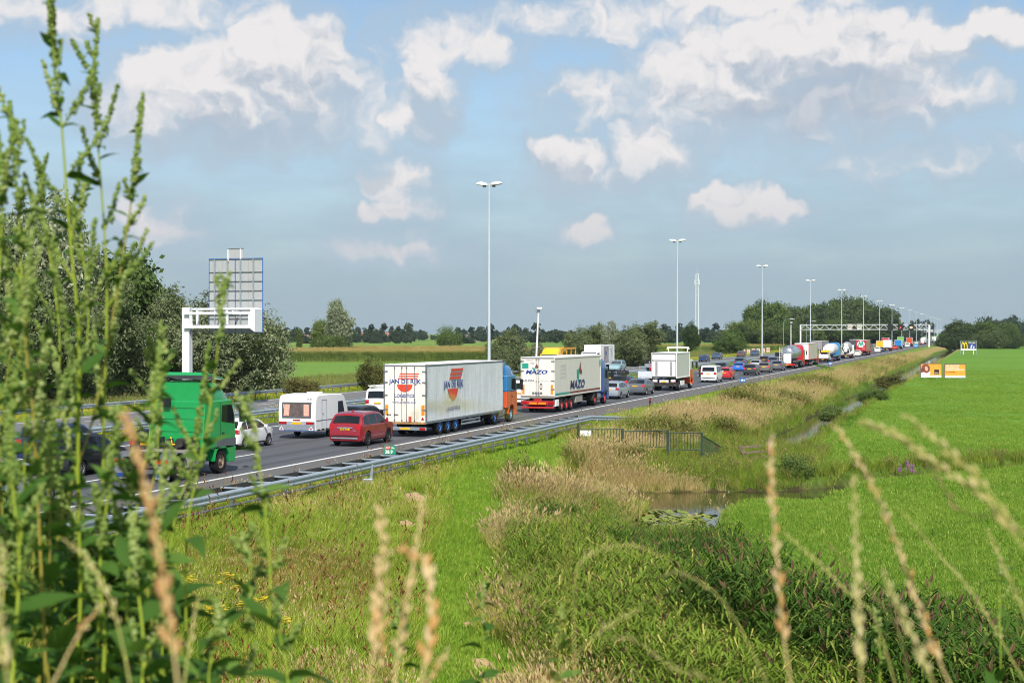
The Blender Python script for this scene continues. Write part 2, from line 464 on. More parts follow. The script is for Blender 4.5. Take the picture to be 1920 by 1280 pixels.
def zone(x, y):
    """0 verge, 1 path, 2 tall yellow grass, 3 dry bank, 4 reed, 5 pasture, 6 sedge bank, 7 water, 8 road side green"""
    x = np.asarray(x, float); y = np.asarray(y, float)
    xC = np.interp(y, [15, 30, 43, 57, 69], [12, 0, -8.5, -11.8, -12.4])
    dA, _ = pdist(x, y, DITCH_A); dB, _ = pdist(x, y, DITCH_B); dC, _ = pdist(x, y, DITCH_C); dP, _ = pdist(x, y, PATH)
    n = vnoise(x, y, 3.0, 3); n2 = vnoise(x, y, 7.0, 4)
    east = np.where(y > 92, x > -11.2, np.where(y > 70, x > -9.3 + (y - 70) * .02, x > xC + 1.7))
    bandw = np.interp(y, [20, 30, 40, 58, 64], [8.6, 7.2, 4.9, 4.6, 4.2]) + (n - .5) * 1.8
    zn = np.zeros(x.shape, int)
    zn[:] = 3
    zn[(y < 47 + 4 * (n - .5)) | ((x < -20.5 - (n - .5)) & (y < 74))] = 2
    zn[(y < 76) & (x < np.interp(y, [20, 35, 47, 60, 76], [-12, -14.6, -18.4, -22.2, -23.2]))] = 0
    xP = np.interp(y, [14, 27, 37, 47, 57, 66, 78], [-4.5, -9.5, -13.2, -16.5, -19.6, -21.6, -22.4])
    zn[(y < 72) & (x < xP)] = 0
    zn[(x < -22.0 - 1.2 * (n - .5)) & (y > 70)] = 8
    zn[(x < -19.9 - .8 * (n - .5)) & (y > 64) & (y < 92)] = 0
    zn[dP < 1.15 + (n - .5) * 1.5] = 1
    zn[(y < 53 + 5 * (n2 - .5)) & (x > xC - bandw) & (x < xC + 1.8)] = 4
    zn[(y < 56.5) & (np.abs(x - xC) < 2.3)] = 4
    zn[(y >= 50) & (y < 63) & (x > -15.6 - (n2 - .5) * 2) & (x < -13.2) & (n > .3)] = 4
    zn[east] = 5
    yB = np.interp(x, [-18, -12, -8, -3, 3, 60], [67.2, 68, 73.5, 81, 88, 150])
    zn[(dB < 3.0) & (y > yB)] = 6
    zn[(y > 73) & (y < 99) & (x > -17.5 + 2 * (n - .5)) & ~east] = 6
    zn[(dA < 2.6) & (y > 95)] = 6
    dK, _ = pdist(x, y, [(-16.4, 67.6), (-10.3, 69.6)])
    zn[(dK < 6.5) & (y < 66) & ~east] = 9
    return zn


def grid_axis(parts):
    o = []
    for a, b, st in parts:
        o += list(np.arange(a, b, st))
    return np.array(o + [parts[-1][1]])


def geo(a, b, n):
    return list(a * (b / a) ** (np.arange(n) / n))


def make_ground():
    xs = np.array(sorted([-v for v in geo(62, 9000, 30)] + [-9000.0] + list(np.arange(-61.5, -26, 2.3)) + list(np.arange(-26, 16, .55)) + geo(16, 9000, 34) + [9000.0]))
    ys = np.array(sorted([-v for v in geo(20, 3000, 12)] + [-3000.0] + list(np.arange(-18, 12, 1.0)) + list(np.arange(12, 118, .75)) + geo(118, 14000, 75) + [14000.0]))
    X, Y = np.meshgrid(xs, ys); Z = terrain(X, Y)
    nx, ny = len(xs), len(ys)
    vs = np.stack([X.ravel(), Y.ravel(), Z.ravel()], 1)
    idx = np.arange(nx * ny).reshape(ny, nx)
    fs = np.stack([idx[:-1, :-1].ravel(), idx[:-1, 1:].ravel(), idx[1:, 1:].ravel(), idx[1:, :-1].ravel()], 1)
    me = bpy.data.meshes.new('ground'); me.from_pydata(vs.tolist(), [], fs.tolist()); me.shade_smooth()
    # colour of what grows there
    zn = zone(X.ravel(), Y.ravel()); x = X.ravel(); y = Y.ravel()
    pal = np.array([S(112, 128, 48), S(108, 140, 44), S(140, 140, 66), S(158, 142, 88), S(72, 84, 40), S(104, 144, 48), S(92, 116, 46), S(60, 60, 40), S(116, 142, 52), S(96, 112, 48)])
    col = pal[zn]
    lf = x < -34
    col[lf] = S(106, 132, 52)
    md = lf & (x > -62); col[md] = S(118, 128, 52)
    rough = lf & (x <= -62) & (x > -96); col[rough] = S(104, 124, 58)
    fld = lf & (x <= -96); col[fld] = S(112, 146, 62)
    stripe = vnoise(x, y * .22, 60, 8); far = lf & (x < -330)
    col[far & (stripe > .62)] = S(150, 156, 84)
    col[far & (stripe < .3)] = S(82, 128, 48)
    wet = (Z.ravel() < -1.9); col[wet] = S(74, 66, 44)
    ca = me.color_attributes.new('growth', 'FLOAT_COLOR', 'POINT')
    ca.data.foreach_set('color', np.concatenate([col, np.ones((len(col), 1))], 1).astype(np.float32).ravel())
    m, t, b = principled('ground_grass')
    at = t.n('ShaderNodeAttribute', attribute_name='growth'); pos = t.n('ShaderNodeNewGeometry').outputs['Position']
    n1 = t.noise(pos, 1.6, 6, .7); n2 = t.noise(pos, .11, 5, .6); n3 = t.noise(pos, .018, 4, .55)
    c = t.mix(t.ramp(n1, .3, .75), t.mix(1.0, at.outputs[0], (.5, .52, .5), 'MULTIPLY'), t.mix(1.0, at.outputs[0], (1.25, 1.22, 1.1), 'MULTIPLY'))
    c = t.mix(t.math('MULTIPLY', t.ramp(n2, .4, .72), .42), c, t.mix(1.0, at.outputs[0], (.66, .76, .6), 'MULTIPLY'))
    c = t.mix(t.math('MULTIPLY', t.ramp(n3, .45, .7), .35), c, t.mix(1.0, at.outputs[0], (1.3, 1.15, .8), 'MULTIPLY'))
    mp = t.n('ShaderNodeMapping'); t.L.new(pos, mp.inputs[0]); mp.inputs[3].default_value = (.5, .03, 1); mp.inputs[2].default_value = (0, 0, .5)
    n4 = t.noise(mp.outputs[0], 1.0, 3, .5)
    c = t.mix(t.math('MULTIPLY', t.ramp(n4, .5, .66), .3), c, t.mix(1.0, at.outputs[0], (.72, .8, .7), 'MULTIPLY'))
    t.L.new(c, b.inputs['Base Color']); b.inputs['Roughness'].default_value = .9; b.inputs['Specular IOR Level'].default_value = .15
    bp = t.n('ShaderNodeBump'); bp.inputs['Strength'].default_value = .7; bp.inputs['Distance'].default_value = .12
    t.L.new(n1, bp.inputs['Height']); t.L.new(bp.outputs[0], b.inputs['Normal'])
    struct(link('ground', me, m))


make_ground()


def make_water():
    m, t, b = principled('ditch_water')
    pos = t.n('ShaderNodeNewGeometry').outputs['Position']
    b.inputs['Base Color'].default_value = (*S(62, 60, 40), 1); b.inputs['Roughness'].default_value = .045; b.inputs['Specular IOR Level'].default_value = .6
    t.L.new(t.mix(t.ramp(t.noise(pos, .9, 4), .4, .7), S(52, 52, 34), S(78, 74, 50)), b.inputs['Base Color'])
    bp = t.n('ShaderNodeBump'); bp.inputs['Strength'].default_value = .10; bp.inputs['Distance'].default_value = .05
    t.L.new(t.noise(pos, 2.6, 3), bp.inputs['Height']); t.L.new(bp.outputs[0], b.inputs['Normal'])
    q = MB(); q.add([(-24, 14, -2.05), (70, 14, -2.05), (70, 900, -2.05), (-24, 900, -2.05)], [(0, 1, 2, 3)])
    struct(q.build('water', m))


make_water()


def make_road():
    def asphalt(name, ca, cb, shoulder=None):
        m, t, b = principled(name)
        pos = t.n('ShaderNodeNewGeometry').outputs['Position']
        mp = t.n('ShaderNodeMapping'); t.L.new(pos, mp.inputs[0]); mp.inputs[3].default_value = (1.1, .02, 1)
        n1 = t.noise(mp.outputs[0], 1.0, 5, .6); n2 = t.noise(pos, 38, 3, .6); n3 = t.noise(pos, .5, 5, .6)
        c = t.mix(t.ramp(n1, .3, .7), ca, cb)
        if shoulder:
            sx = t.n('ShaderNodeSeparateXYZ'); t.L.new(pos, sx.inputs[0])
            fl = t.math('ABSOLUTE', t.math('SUBTRACT', t.math('MODULO', t.math('ADD', sx.outputs[0], 30.75 + 43 + 2.15), 4.3), 2.15))
            tr = t.ramp(t.math('ABSOLUTE', t.math('SUBTRACT', fl, .88)), .5, .1)
            c = t.mix(t.math('MULTIPLY', tr, t.math('ADD', .3, t.math('MULTIPLY', n3, .5))), c, tuple(v * .62 for v in ca))
            f = t.math('GREATER_THAN', t.math('ADD', sx.outputs[0], t.math('MULTIPLY', n3, .12)), -28.72)
            c = t.mix(f, c, shoulder)
        c = t.mix(t.math('MULTIPLY', t.ramp(n2, .35, .7), .35), c, tuple(v * .55 for v in ca))
        c = t.mix(t.math('MULTIPLY', t.ramp(n3, .52, .72), .25), c, tuple(v * 1.5 for v in cb))
        t.L.new(c, b.inputs['Base Color']); b.inputs['Roughness'].default_value = .82; b.inputs['Specular IOR Level'].default_value = .3
        bp = t.n('ShaderNodeBump'); bp.inputs['Strength'].default_value = .3; bp.inputs['Distance'].default_value = .01
        t.L.new(n2, bp.inputs['Height']); t.L.new(bp.outputs[0], b.inputs['Normal'])
        return m
    ys = [-120, -40] + list(range(0, 600, 20)) + [800, 1200, 2000, 3200, 5000]

    def strip(name, x0, x1, z, m, parent=None, jag=0.0, base=None):
        q = MB(); r = random.Random(4)
        for i in range(len(ys) - 1):
            pass
        yy = list(np.arange(-120, 400, 2.0)) + [430, 500, 700, 1000, 2000, 3000, 5000] if jag else ys
        vs = []
        for y in yy:
            vs += [(x0, y, z), (x1 + (r.uniform(-jag, jag) if jag else 0), y, z)]
        q.add(vs, [(2 * i, 2 * i + 1, 2 * i + 3, 2 * i + 2) for i in range(len(yy) - 1)])
        return q.build(name, m, parent)
    ma = asphalt('asphalt_dark', S(82, 84, 88), S(92, 94, 98), S(104, 101, 98))
    mb = asphalt('asphalt_grey', S(106, 106, 106), S(118, 118, 116))
    rd = struct(strip('road', -43.4, -25.5, 0.004, ma, jag=.07))
    ro = struct(strip('road_opposite', -59.4, -48.0, 0.004, mb))
    mw, t, b = principled('road_marking_paint')
    pos = t.n('ShaderNodeNewGeometry').outputs['Position']
    t.L.new(t.mix(t.ramp(t.noise(pos, 9, 5, .7), .52, .75), S(222, 222, 218), S(170, 170, 166)), b.inputs['Base Color']); b.inputs['Roughness'].default_value = .6
    strip('edge_line', -28.8, -28.58, 0.009, mw, rd); strip('edge_line', -41.75, -41.55, 0.009, mw, rd)
    strip('edge_line', -49.2, -49.05, 0.009, mw, ro); strip('edge_line', -58.6, -58.4, 0.009, mw, ro)
    dash = MB().add([(-.085, -1.5, 0), (.085, -1.5, 0), (.085, 1.5, 0), (-.085, 1.5, 0)], [(0, 1, 2, 3)]).mesh('lane_dash'); dash.materials.append(mw)
    for par, x, ph in ((rd, -33.0, 2.3), (rd, -37.3, 9.3), (ro, -52.3, 4), (ro, -55.5, 1)):
        for k in range(44 if par is rd else 24):
            o = bpy.data.objects.new('lane_dash', dash); COL.objects.link(o); o.parent = par; o.location = (x, 36 + ph + 12 * k, 0.009)


make_road()


DIRT = [(GP(775, 950, -.75), 1.7, .5), (GP(762, 985, -.75), 1.0, .35), (GP(905, 1215, -1.15), .6, .3), (GP(940, 1262, -1.2), .9, .4), (GP(880, 1150, -1.1), .4, .22)]


def make_path_dirt():
    # worn bare earth and stones showing through the track
    m = mat('bare_earth', S(176, 148, 112), .95, var=.25, scale=5, bump=.6, spec=.1)
    for k, ((cx, cy), rl, rw) in enumerate(DIRT):
        r = random.Random(k); q = MB(); vs = []; n = 18
        dirv = Vector((-.33, .94, 0)); sid = Vector((.94, .33, 0))
        rings = [0.0, .5, 1.0]
        vs.append((cx, cy, float(terrain(cx, cy)) + .03))
        for rr in rings[1:]:
            for i in range(n):
                a = 2 * math.pi * i / n; j = rr * r.uniform(.72, 1.2)
                p = dirv * (rl * j * math.cos(a)) + sid * (rw * j * math.sin(a))
                vs.append((cx + p.x, cy + p.y, float(terrain(cx + p.x, cy + p.y)) + (.03 if rr < 1 else -.02)))
        fs = [(0, 1 + i, 1 + (i + 1) % n) for i in range(n)] + [(1 + i, 1 + n + i, 1 + n + (i + 1) % n, 1 + (i + 1) % n) for i in range(n)]
        q.add(vs, fs); struct(q.build('path_earth', m, smooth=60))


make_path_dirt()


# ------------------------------------------------------------------ grasses (too many to count): tufts instanced on points
def tuft_mesh(name, n, h, spread, w, bend, m, seed=0, seg=3, hvar=.35, heads=0, mhead=None, leafy=0):
    r = random.Random(seed); q = MB(); mi = []
    for i in range(n):
        a = r.uniform(0, 6.283); d = spread * math.sqrt(r.random()); bx, by = d * math.cos(a), d * math.sin(a)
        hh = h * r.uniform(1 - hvar, 1 + hvar * .6); la = a + r.uniform(-1.2, 1.2); lean = bend * r.uniform(.3, 1.2) * hh
        wa = r.uniform(0, 6.283); cw, sw = math.cos(wa) * w, math.sin(wa) * w
        vs = []
        for k in range(seg + 1):
            t = k / seg; ww = (1 - t) ** .7 * (1 if k < seg else 0) + .02
            px, py = bx + math.cos(la) * lean * t * t, by + math.sin(la) * lean * t * t
            z = hh * (t - .18 * bend * t * t)
            vs += [(px - cw * ww, py - sw * ww, z), (px + cw * ww, py + sw * ww, z)]
        q.add(vs, [(2 * k, 2 * k + 1, 2 * k + 3, 2 * k + 2) for k in range(seg)]); mi += [0] * seg
        for L in range(leafy):                      # long leaves of reed, maize and sedge along the stalk
            t = r.uniform(.2, .95); l2 = r.uniform(0, 6.283); ll = h * r.uniform(.18, .33)
            p0 = Vector((bx + math.cos(la) * lean * t * t, by + math.sin(la) * lean * t * t, hh * (t - .18 * bend * t * t)))
            dr = Vector((math.cos(l2), math.sin(l2), 0)); sd = Vector((-dr.y, dr.x, 0)) * (w * 1.3)
            p1 = p0 + dr * ll * .5 + Vector((0, 0, ll * .38)); p2 = p0 + dr * ll + Vector((0, 0, ll * r.uniform(-.1, .35)))
            q.add([p0 - sd * .5, p0 + sd * .5, p1 + sd, p1 - sd, p2], [(0, 1, 2, 3), (3, 2, 4)]); mi += [0, 0]
        if heads and r.random() < heads:            # seed head or plume
            p = Vector((bx + math.cos(la) * lean, by + math.sin(la) * lean, hh * (1 - .18 * bend)))
            dr = Vector((math.cos(la) * .5, math.sin(la) * .5, 1)).normalized(); L = h * (.15 if h < 1.2 else .105)
            for e in range(3):
                e2 = wa + e * 2.09; sd = Vector((math.cos(e2), math.sin(e2), 0)) * L * .2
                q.add([p - dr * L * .2, p + dr * L * .35 + sd, p + dr * L, p + dr * L * .3 - sd * .5], [(0, 1, 2, 3)]); mi.append(1)
    me = bpy.data.meshes.new(name); me.from_pydata(q.v, [], q.f); me.materials.append(m)
    if mhead is not None:
        me.materials.append(mhead)
    me.polygons.foreach_set('material_index', mi)
    return me


def scatter(name, protos, x, y, label, scale=(.8, 1.25), z=None, cat='grass', sink=.03, tilt=.12, hn=0, near=None):
    """one object of uncountable plants: points that carry copies of a few tufts"""
    n = len(x)
    if n == 0: return
    zz = np.maximum(terrain(x, y), -2.2) - sink if z is None else z
    pm = bpy.data.meshes.new(name); pm.vertices.add(n)
    pm.vertices.foreach_set('co', np.stack([x, y, zz], 1).astype(np.float32).ravel())
    at = pm.attributes.new('rot', 'FLOAT_VECTOR', 'POINT')
    at.data.foreach_set('vector', np.stack([RNG.normal(0, tilt, n), RNG.normal(0, tilt, n), RNG.uniform(0, 6.283, n)], 1).astype(np.float32).ravel())
    at = pm.attributes.new('scl', 'FLOAT', 'POINT'); sv = RNG.uniform(scale[0], scale[1], n)
    if near: sv = sv * np.interp(y * CT - x * ST, near[0], near[1])
    if hn: sv = sv * (.45 + 1.05 * vnoise(x, y, hn, 41))
    at.data.foreach_set('value', sv.astype(np.float32))
    at = pm.attributes.new('pick', 'INT', 'POINT'); at.data.foreach_set('value', RNG.integers(0, len(protos), n).astype(np.int32))
    col = bpy.data.collections.new(name + '_tufts')
    for i, me in enumerate(protos):
        o = bpy.data.objects.new('%s_tuft_%02d' % (name, i), me); col.objects.link(o)
    ng = bpy.data.node_groups.new(name + '_scatter', 'GeometryNodeTree')
    ng.interface.new_socket('Geometry', in_out='INPUT', socket_type='NodeSocketGeometry'); ng.interface.new_socket('Geometry', in_out='OUTPUT', socket_type='NodeSocketGeometry')
    N, L = ng.nodes, ng.links
    gi, go = N.new('NodeGroupInput'), N.new('NodeGroupOutput')
    ci = N.new('GeometryNodeCollectionInfo'); ci.inputs[0].default_value = col; ci.inputs[1].default_value = True; ci.inputs[2].default_value = True
    ip = N.new('GeometryNodeInstanceOnPoints'); ip.inputs['Pick Instance'].default_value = True

    def attr(nm, ty):
        a = N.new('GeometryNodeInputNamedAttribute'); a.data_type = ty; a.inputs[0].default_value = nm; return a.outputs[0]
    mtp = N.new('GeometryNodeMeshToPoints')
    L.new(gi.outputs[0], mtp.inputs[0]); L.new(mtp.outputs[0], ip.inputs['Points']); L.new(ci.outputs[0], ip.inputs['Instance'])
    L.new(attr('pick', 'INT'), ip.inputs['Instance Index']); L.new(attr('rot', 'FLOAT_VECTOR'), ip.inputs['Rotation']); L.new(attr('scl', 'FLOAT'), ip.inputs['Scale'])
    L.new(ip.outputs[0], go.inputs[0])
    o = link(name, pm); md = o.modifiers.new('scatter', 'NODES'); md.node_group = ng
    tag(o, label, cat, None, 'stuff')
    return o


def frustum_pts(n, z0, z1, margin=1.25, px0=0, px1=1920):
    """points ahead of the camera, denser near it, a good way past the picture's sides"""
    Z = z0 * (z1 / z0) ** RNG.random(n)
    lo = ((px0 - 960) * margin) / F; hi = ((px1 - 960) * margin) / F
    X = RNG.uniform(lo, hi, n) * Z
    return X * CT - Z * ST, X * ST + Z * CT


G_VERGE = leafmat('verge_grass', S(116, 148, 42), S(162, 180, 68), S(196, 188, 106), .3, .35)
G_PATH = leafmat('track_grass', S(110, 148, 44), S(146, 174, 62), S(176, 180, 90), .3, .5)
G_YEL = leafmat('yellowing_grass', S(160, 168, 66), S(200, 194, 102), S(212, 192, 130), .3, .4)
G_DRY = leafmat('dry_grass', S(186, 164, 106), S(216, 196, 142), S(148, 152, 76), .3, .22)
G_RUST = leafmat('rusty_grass', S(148, 118, 66), S(166, 142, 78), S(122, 136, 56), .25, .4)
G_REED = leafmat('reed_leaf', S(42, 70, 22), S(84, 116, 38), S(126, 138, 60), .24, .3)
G_REED2 = leafmat('reed_leaf_light', S(86, 114, 34), S(130, 150, 54), S(186, 172, 96), .26, .3)
G_PLUME = leafmat('reed_plume', S(92, 74, 54), S(136, 114, 84), None, .2, .5)
G_SEED = leafmat('seed_head', S(178, 154, 112), S(206, 186, 140), None, .2, .5)
G_PAST = leafmat('pasture_grass', S(100, 140, 42), S(138, 166, 62), S(172, 182, 92), .32, .06)
G_SEDGE = leafmat('sedge', S(98, 130, 40), S(140, 160, 60), S(188, 180, 84), .3, .4)
G_CORN = leafmat('maize_leaf', S(116, 138, 66), S(150, 164, 92), None, .25, .05)
G_TASSEL = leafmat('maize_tassel', S(178, 156, 98), S(196, 176, 118), None, .2, .05)
G_YFLOW = leafmat('yellow_flower', S(222, 196, 20), S(240, 214, 50), None, .15, .5)
G_BUSH = leafmat('scrub_leaf', S(106, 114, 54), S(142, 140, 76), S(150, 122, 86), .25, .4)


def make_grass():
    T = tuft_mesh
    short = [T('verge_tuft', 16, .30, .24, .010, .55, G_VERGE, i) for i in range(4)]
    shortp = [T('track_tuft', 16, .14, .26, .012, .5, G_PATH, i) for i in range(3)]
    yel = [T('yellow_tuft', 15, .74, .26, .010, .5, G_YEL, i, heads=.3, mhead=G_SEED) for i in range(4)]
    dry = [T('dry_tuft', 18, .74, .30, .009, .55, G_DRY, i, heads=.6, mhead=G_SEED) for i in range(5)]
    rust = [T('rusty_tuft', 16, .34, .26, .009, .5, G_RUST, i, heads=.3, mhead=G_SEED) for i in range(3)]
    reed = [T('reed_clump', 8, 1.9, .34, .015, .26, G_REED, i, leafy=13, heads=.16, mhead=G_PLUME) for i in range(6)]
    reed2 = [T('pale_reed_clump', 8, 1.6, .34, .014, .3, G_REED2, i, leafy=11, heads=.16, mhead=G_PLUME) for i in range(5)]
    past = [T('pasture_tuft', 20, .12, .3, .011, .5, G_PAST, i, seg=2) for i in range(4)]
    sedge = [T('sedge_tuft', 16, .75, .26, .012, .6, G_SEDGE, i) for i in range(5)]
    scrub = [T('scrub_tuft', 9, .8, .3, .016, .4, G_BUSH, i, leafy=5) for i in range(4)]

    x, y = frustum_pts(330000, 24, 420)
    keep = (x > -25.3) & ((terrain(x, y) > -2.0) | ((y < 56) & (np.abs(x - np.interp(y, [15, 30, 43, 57, 69], [12, 0, -8.5, -11.8, -12.4])) < 2.4)))
    Zf = y * CT - x * ST
    x, y, Zf = x[keep], y[keep], Zf[keep]
    jx, jy = x + RNG.normal(0, .55, len(x)), y + RNG.normal(0, 1.3, len(x))
    zn = zone(x + RNG.normal(0, .16, len(x)), y); zj = zone(jx, jy); soft = np.isin(zn, (0, 2, 3, 4, 8)) & np.isin(zj, (0, 2, 3, 4, 8)); zn = np.where(soft, zj, zn); u = RNG.random(len(x)); n = vnoise(x, y, 4.5, 12); n3 = vnoise(x, y, 9, 21); pz = terrain(x, y)

    bare = np.zeros(len(x), bool)
    for (cx, cy), rl, rw_ in DIRT:
        dx, dy = x - cx, y - cy; bare |= ((-.33 * dx + .94 * dy) / (rl * 1.15)) ** 2 + ((.94 * dx + .33 * dy) / (rw_ * 1.5)) ** 2 < 1

    def sub(mask, lim=None):
        i = np.where(mask & ~bare)[0]
        if lim and len(i) > lim: i = RNG.choice(i, lim, replace=False)
        return x[i], y[i]
    rc = GP(590, 1040, -.5); rr_ = np.hypot(x - rc[0], (y - rc[1]) * .55)
    rp = (u < np.exp(-(rr_ / (2.2 * (.35 + 1.2 * n))) ** 2) * .45) & (zn == 0)
    scatter('verge_grass', short, *sub((zn == 0) & ~rp & (u < .95), 34000), 'mixed green grass sloping down from the near guard rail', (.75, 1.35), hn=6)
    scatter('verge_tussocks', yel, *sub((zn == 0) & ~rp & (n > .62) & (u < .16), 2600), 'taller yellow tussocks in the grass below the near guard rail', (.4, .9))
    scatter('pond_edge_grass', short, *sub((zn == 9) & (u < .9), 6000), 'low green marsh grass on the near edge of the pond', (.8, 1.5))
    scatter('rusty_grass', rust, *sub(rp, 6000), 'rust brown patch of dry grass below the guard rail', (.7, 1.3))
    scatter('kerbside_grass', short, *sub((zn == 8), 9000), 'bright green mown grass strip along the hard shoulder', (.5, .9))
    scatter('track_grass', shortp, *sub((zn == 1) & (u < .85), 9000), 'short green grass on the track through the verge', (.8, 1.3))
    scatter('yellow_grass', yel, *sub((zn == 2) & (u < .7), 16000), 'yellowing tall grass between the track and the reeds', (.55, 1.25))
    scatter('track_edge_grass', short, *sub((zn == 2) & (u >= .7), 8000), 'green grass growing under the yellow grass', (.9, 1.7))
    tan = (zn == 3) & ((n * .55 + n3 * .6 < .68))
    scatter('dry_grass', dry, *sub(tan & (u < .62), 18000), 'straw coloured tall grass on the bank between road and ditch', (.6, 1.3), hn=3.2)
    scatter('bank_scrub', scrub, *sub((zn == 3) & ~tan & (u < .5), 6000), 'olive scrub and brown weeds among the dry grass on the bank', (.6, 1.5), hn=3)
    scatter('bank_grass', sedge, *sub(((zn == 3) & ~tan & (u > .5)) | (tan & (u > .62)), 16000), 'green grass tussocks among the dry grass on the bank', (.5, 1.2), hn=4)
    xCC = np.interp(y, [15, 30, 43, 57, 69], [12, 0, -8.5, -11.8, -12.4])
    lightreed = (n < .34) | (Zf > 52) | (x < xCC - 4.3 + 2 * (n3 - .5))
    scatter('dark_reeds', reed, *sub((zn == 4) & ~lightreed & (u < .33), 7000), 'dark green reeds with brown plumes along the near ditch', (.75, 1.15), near=((36, 44, 54), (1.0, .8, .5)))
    scatter('pale_reeds', reed2, *sub((zn == 4) & lightreed & (u < .36), 6000), 'pale green reeds around the end of the pond', (.6, 1.0), near=((36, 44, 54), (1.0, .85, .55)))
    scatter('pasture_grass', past, *sub((zn == 5) & (Zf < 300), 62000), 'bright green short grass of the pasture on the right', (.8, 1.6))
    scatter('bank_sedge', sedge, *sub((zn == 6) & (u < .8) & (pz > -1.99), 15000), 'green and yellow sedges lining the ditches', (.45, 1.0))
    scatter('bank_weeds', scrub, *sub((zn == 6) & (u > .9), 2500), 'tangled olive weeds on the ditch banks', (.5, 1.0))

    dock = [T('dock_stem', 3, .85, .12, .012, .12, G_RUST, i, leafy=3, heads=1.0, mhead=leafmat('dock_seed', S(104, 62, 44), S(136, 86, 58), None, .15, .5)) for i in range(3)]
    scatter('dock_stems', dock, *sub(np.isin(zn, (0, 2, 3, 6)) & (u < .012), 700), 'scattered rust brown dock stems in the verge and bank', (.6, 1.2), cat='weeds')
    rut = [T('rut_tuft', 18, .16, .3, .012, .4, leafmat('rut_grass', S(70, 112, 36), S(96, 134, 48), None, .3, .4), i, seg=2) for i in range(3)]
    rx_, ry_ = [], []
    for pl in ([(1508, 822), (1545, 785), (1572, 752), (1580, 728), (1560, 710), (1530, 700)], [(1585, 806), (1608, 772), (1622, 740), (1620, 716), (1600, 700)], [(1740, 1010), (1810, 985), (1920, 975)]):
        wp = [GP(a, b, -1.5) for a, b in pl]
        for (ax, ay), (bx, by) in zip(wp, wp[1:]):
            k = int(np.hypot(bx - ax, by - ay) * 7); tt = RNG.random(k); rx_.append(ax + (bx - ax) * tt + RNG.normal(0, .28, k)); ry_.append(ay + (by - ay) * tt + RNG.normal(0, .28, k))
    scatter('pasture_ruts', rut, np.concatenate(rx_), np.concatenate(ry_), 'darker wheel tracks in the pasture grass', (.8, 1.5))
    # median and far verge with ragwort in flower
    fl = [T('ragwort_tuft', 9, .55, .25, .012, .3, G_VERGE, i, leafy=3, heads=.85, mhead=G_YFLOW) for i in range(4)]
    ym = 25 + 500 * RNG.random(26000) ** 1.6
    xm = np.where(RNG.random(26000) < .5, RNG.uniform(-47.8, -43.6, 26000), RNG.uniform(-65, -59.6, 26000))
    nn = vnoise(xm, ym, 9, 31); um = RNG.random(26000)
    isf = (xm < -58.5) & (nn > .3) & (um < .5) | ((nn > .72) & (um < .25))
    scatter('far_verge_flowers', fl, xm[isf], ym[isf], 'yellow flowering weeds along the verges of the far carriageway', (.6, 1.3))
    scatter('median_grass', short, xm[~isf], ym[~isf], 'grass in the central reservation and far verge', (.7, 1.6))
    # rough growth below the trees on the left
    n0 = 26000; yl = 20 + 560 * RNG.random(n0) ** 1.5; xl = RNG.uniform(-98, -63, n0)
    scatter('left_rough_grass', [T('rough_tuft', 14, .55, .3, .013, .5, leafmat('rough_grass', S(96, 116, 50), S(138, 142, 78), S(172, 160, 104), .3, .1), i, heads=.2, mhead=G_SEED) for i in range(4)], xl, yl, 'rough pale grass between the far guard rail and the fields', (.6, 1.5))
    # maize: rows on the field left of the motorway
    corn = [T('maize_plant', 5, 2.5, .5, .03, .08, G_CORN, i, seg=2, leafy=6, heads=1.0, mhead=G_TASSEL, hvar=.1) for i in range(4)]
    xs, ysx = [], []
    for k in range(12):
        Zr = 352 + k * (3.2 + k * .9)
        X = RNG.uniform(-.175 if k < 9 else -.11, .055, 900) * Zr if k < 9 else RNG.uniform(-.13, .0, 500) * Zr
        xs.append(X * CT - Zr * ST); ysx.append(X * ST + Zr * CT)
    for k in range(6):
        Zr = 520 + k * 9
        X = RNG.uniform(.08, .36, 500) * Zr; m_ = X * CT - Zr * ST < -72
        xs.append((X * CT - Zr * ST)[m_]); ysx.append((X * ST + Zr * CT)[m_])
    scatter('maize_field', corn, np.concatenate(xs), np.concatenate(ysx), 'tall maize crop with straw coloured tassels in the field', (.85, 1.1), cat='maize', tilt=.03)
    # water lilies near the pond's reed edge
    lily = MB(); r = random.Random(5)
    for k in range(9):
        cx, cy = r.uniform(-.7, .7), r.uniform(-.5, .5); rr = r.uniform(.1, .2); tl = r.uniform(-.06, .09)
        lily.add([(cx + rr * math.cos(a), cy + rr * math.sin(a), .02 + tl * math.cos(a) + .01 * k / 9) for a in np.linspace(.3, 6.0, 9)], [tuple(range(9))])
    lm = lily.mesh('lily_patch'); lm.materials.append(leafmat('lily_leaf', S(96, 124, 50), S(150, 152, 80), S(170, 150, 80), .1, .8))
    lx = RNG.uniform(-14.2, -11.2, 60); lx[26:] = -300; ly = RNG.uniform(58.5, 64, 60)
    scatter('water_lilies', [lm], lx, ly, 'floating water lily leaves at the pond edge beside the reeds', (.7, 1.2), z=np.full(60, -2.04), cat='water lilies', tilt=.02)


make_grass()


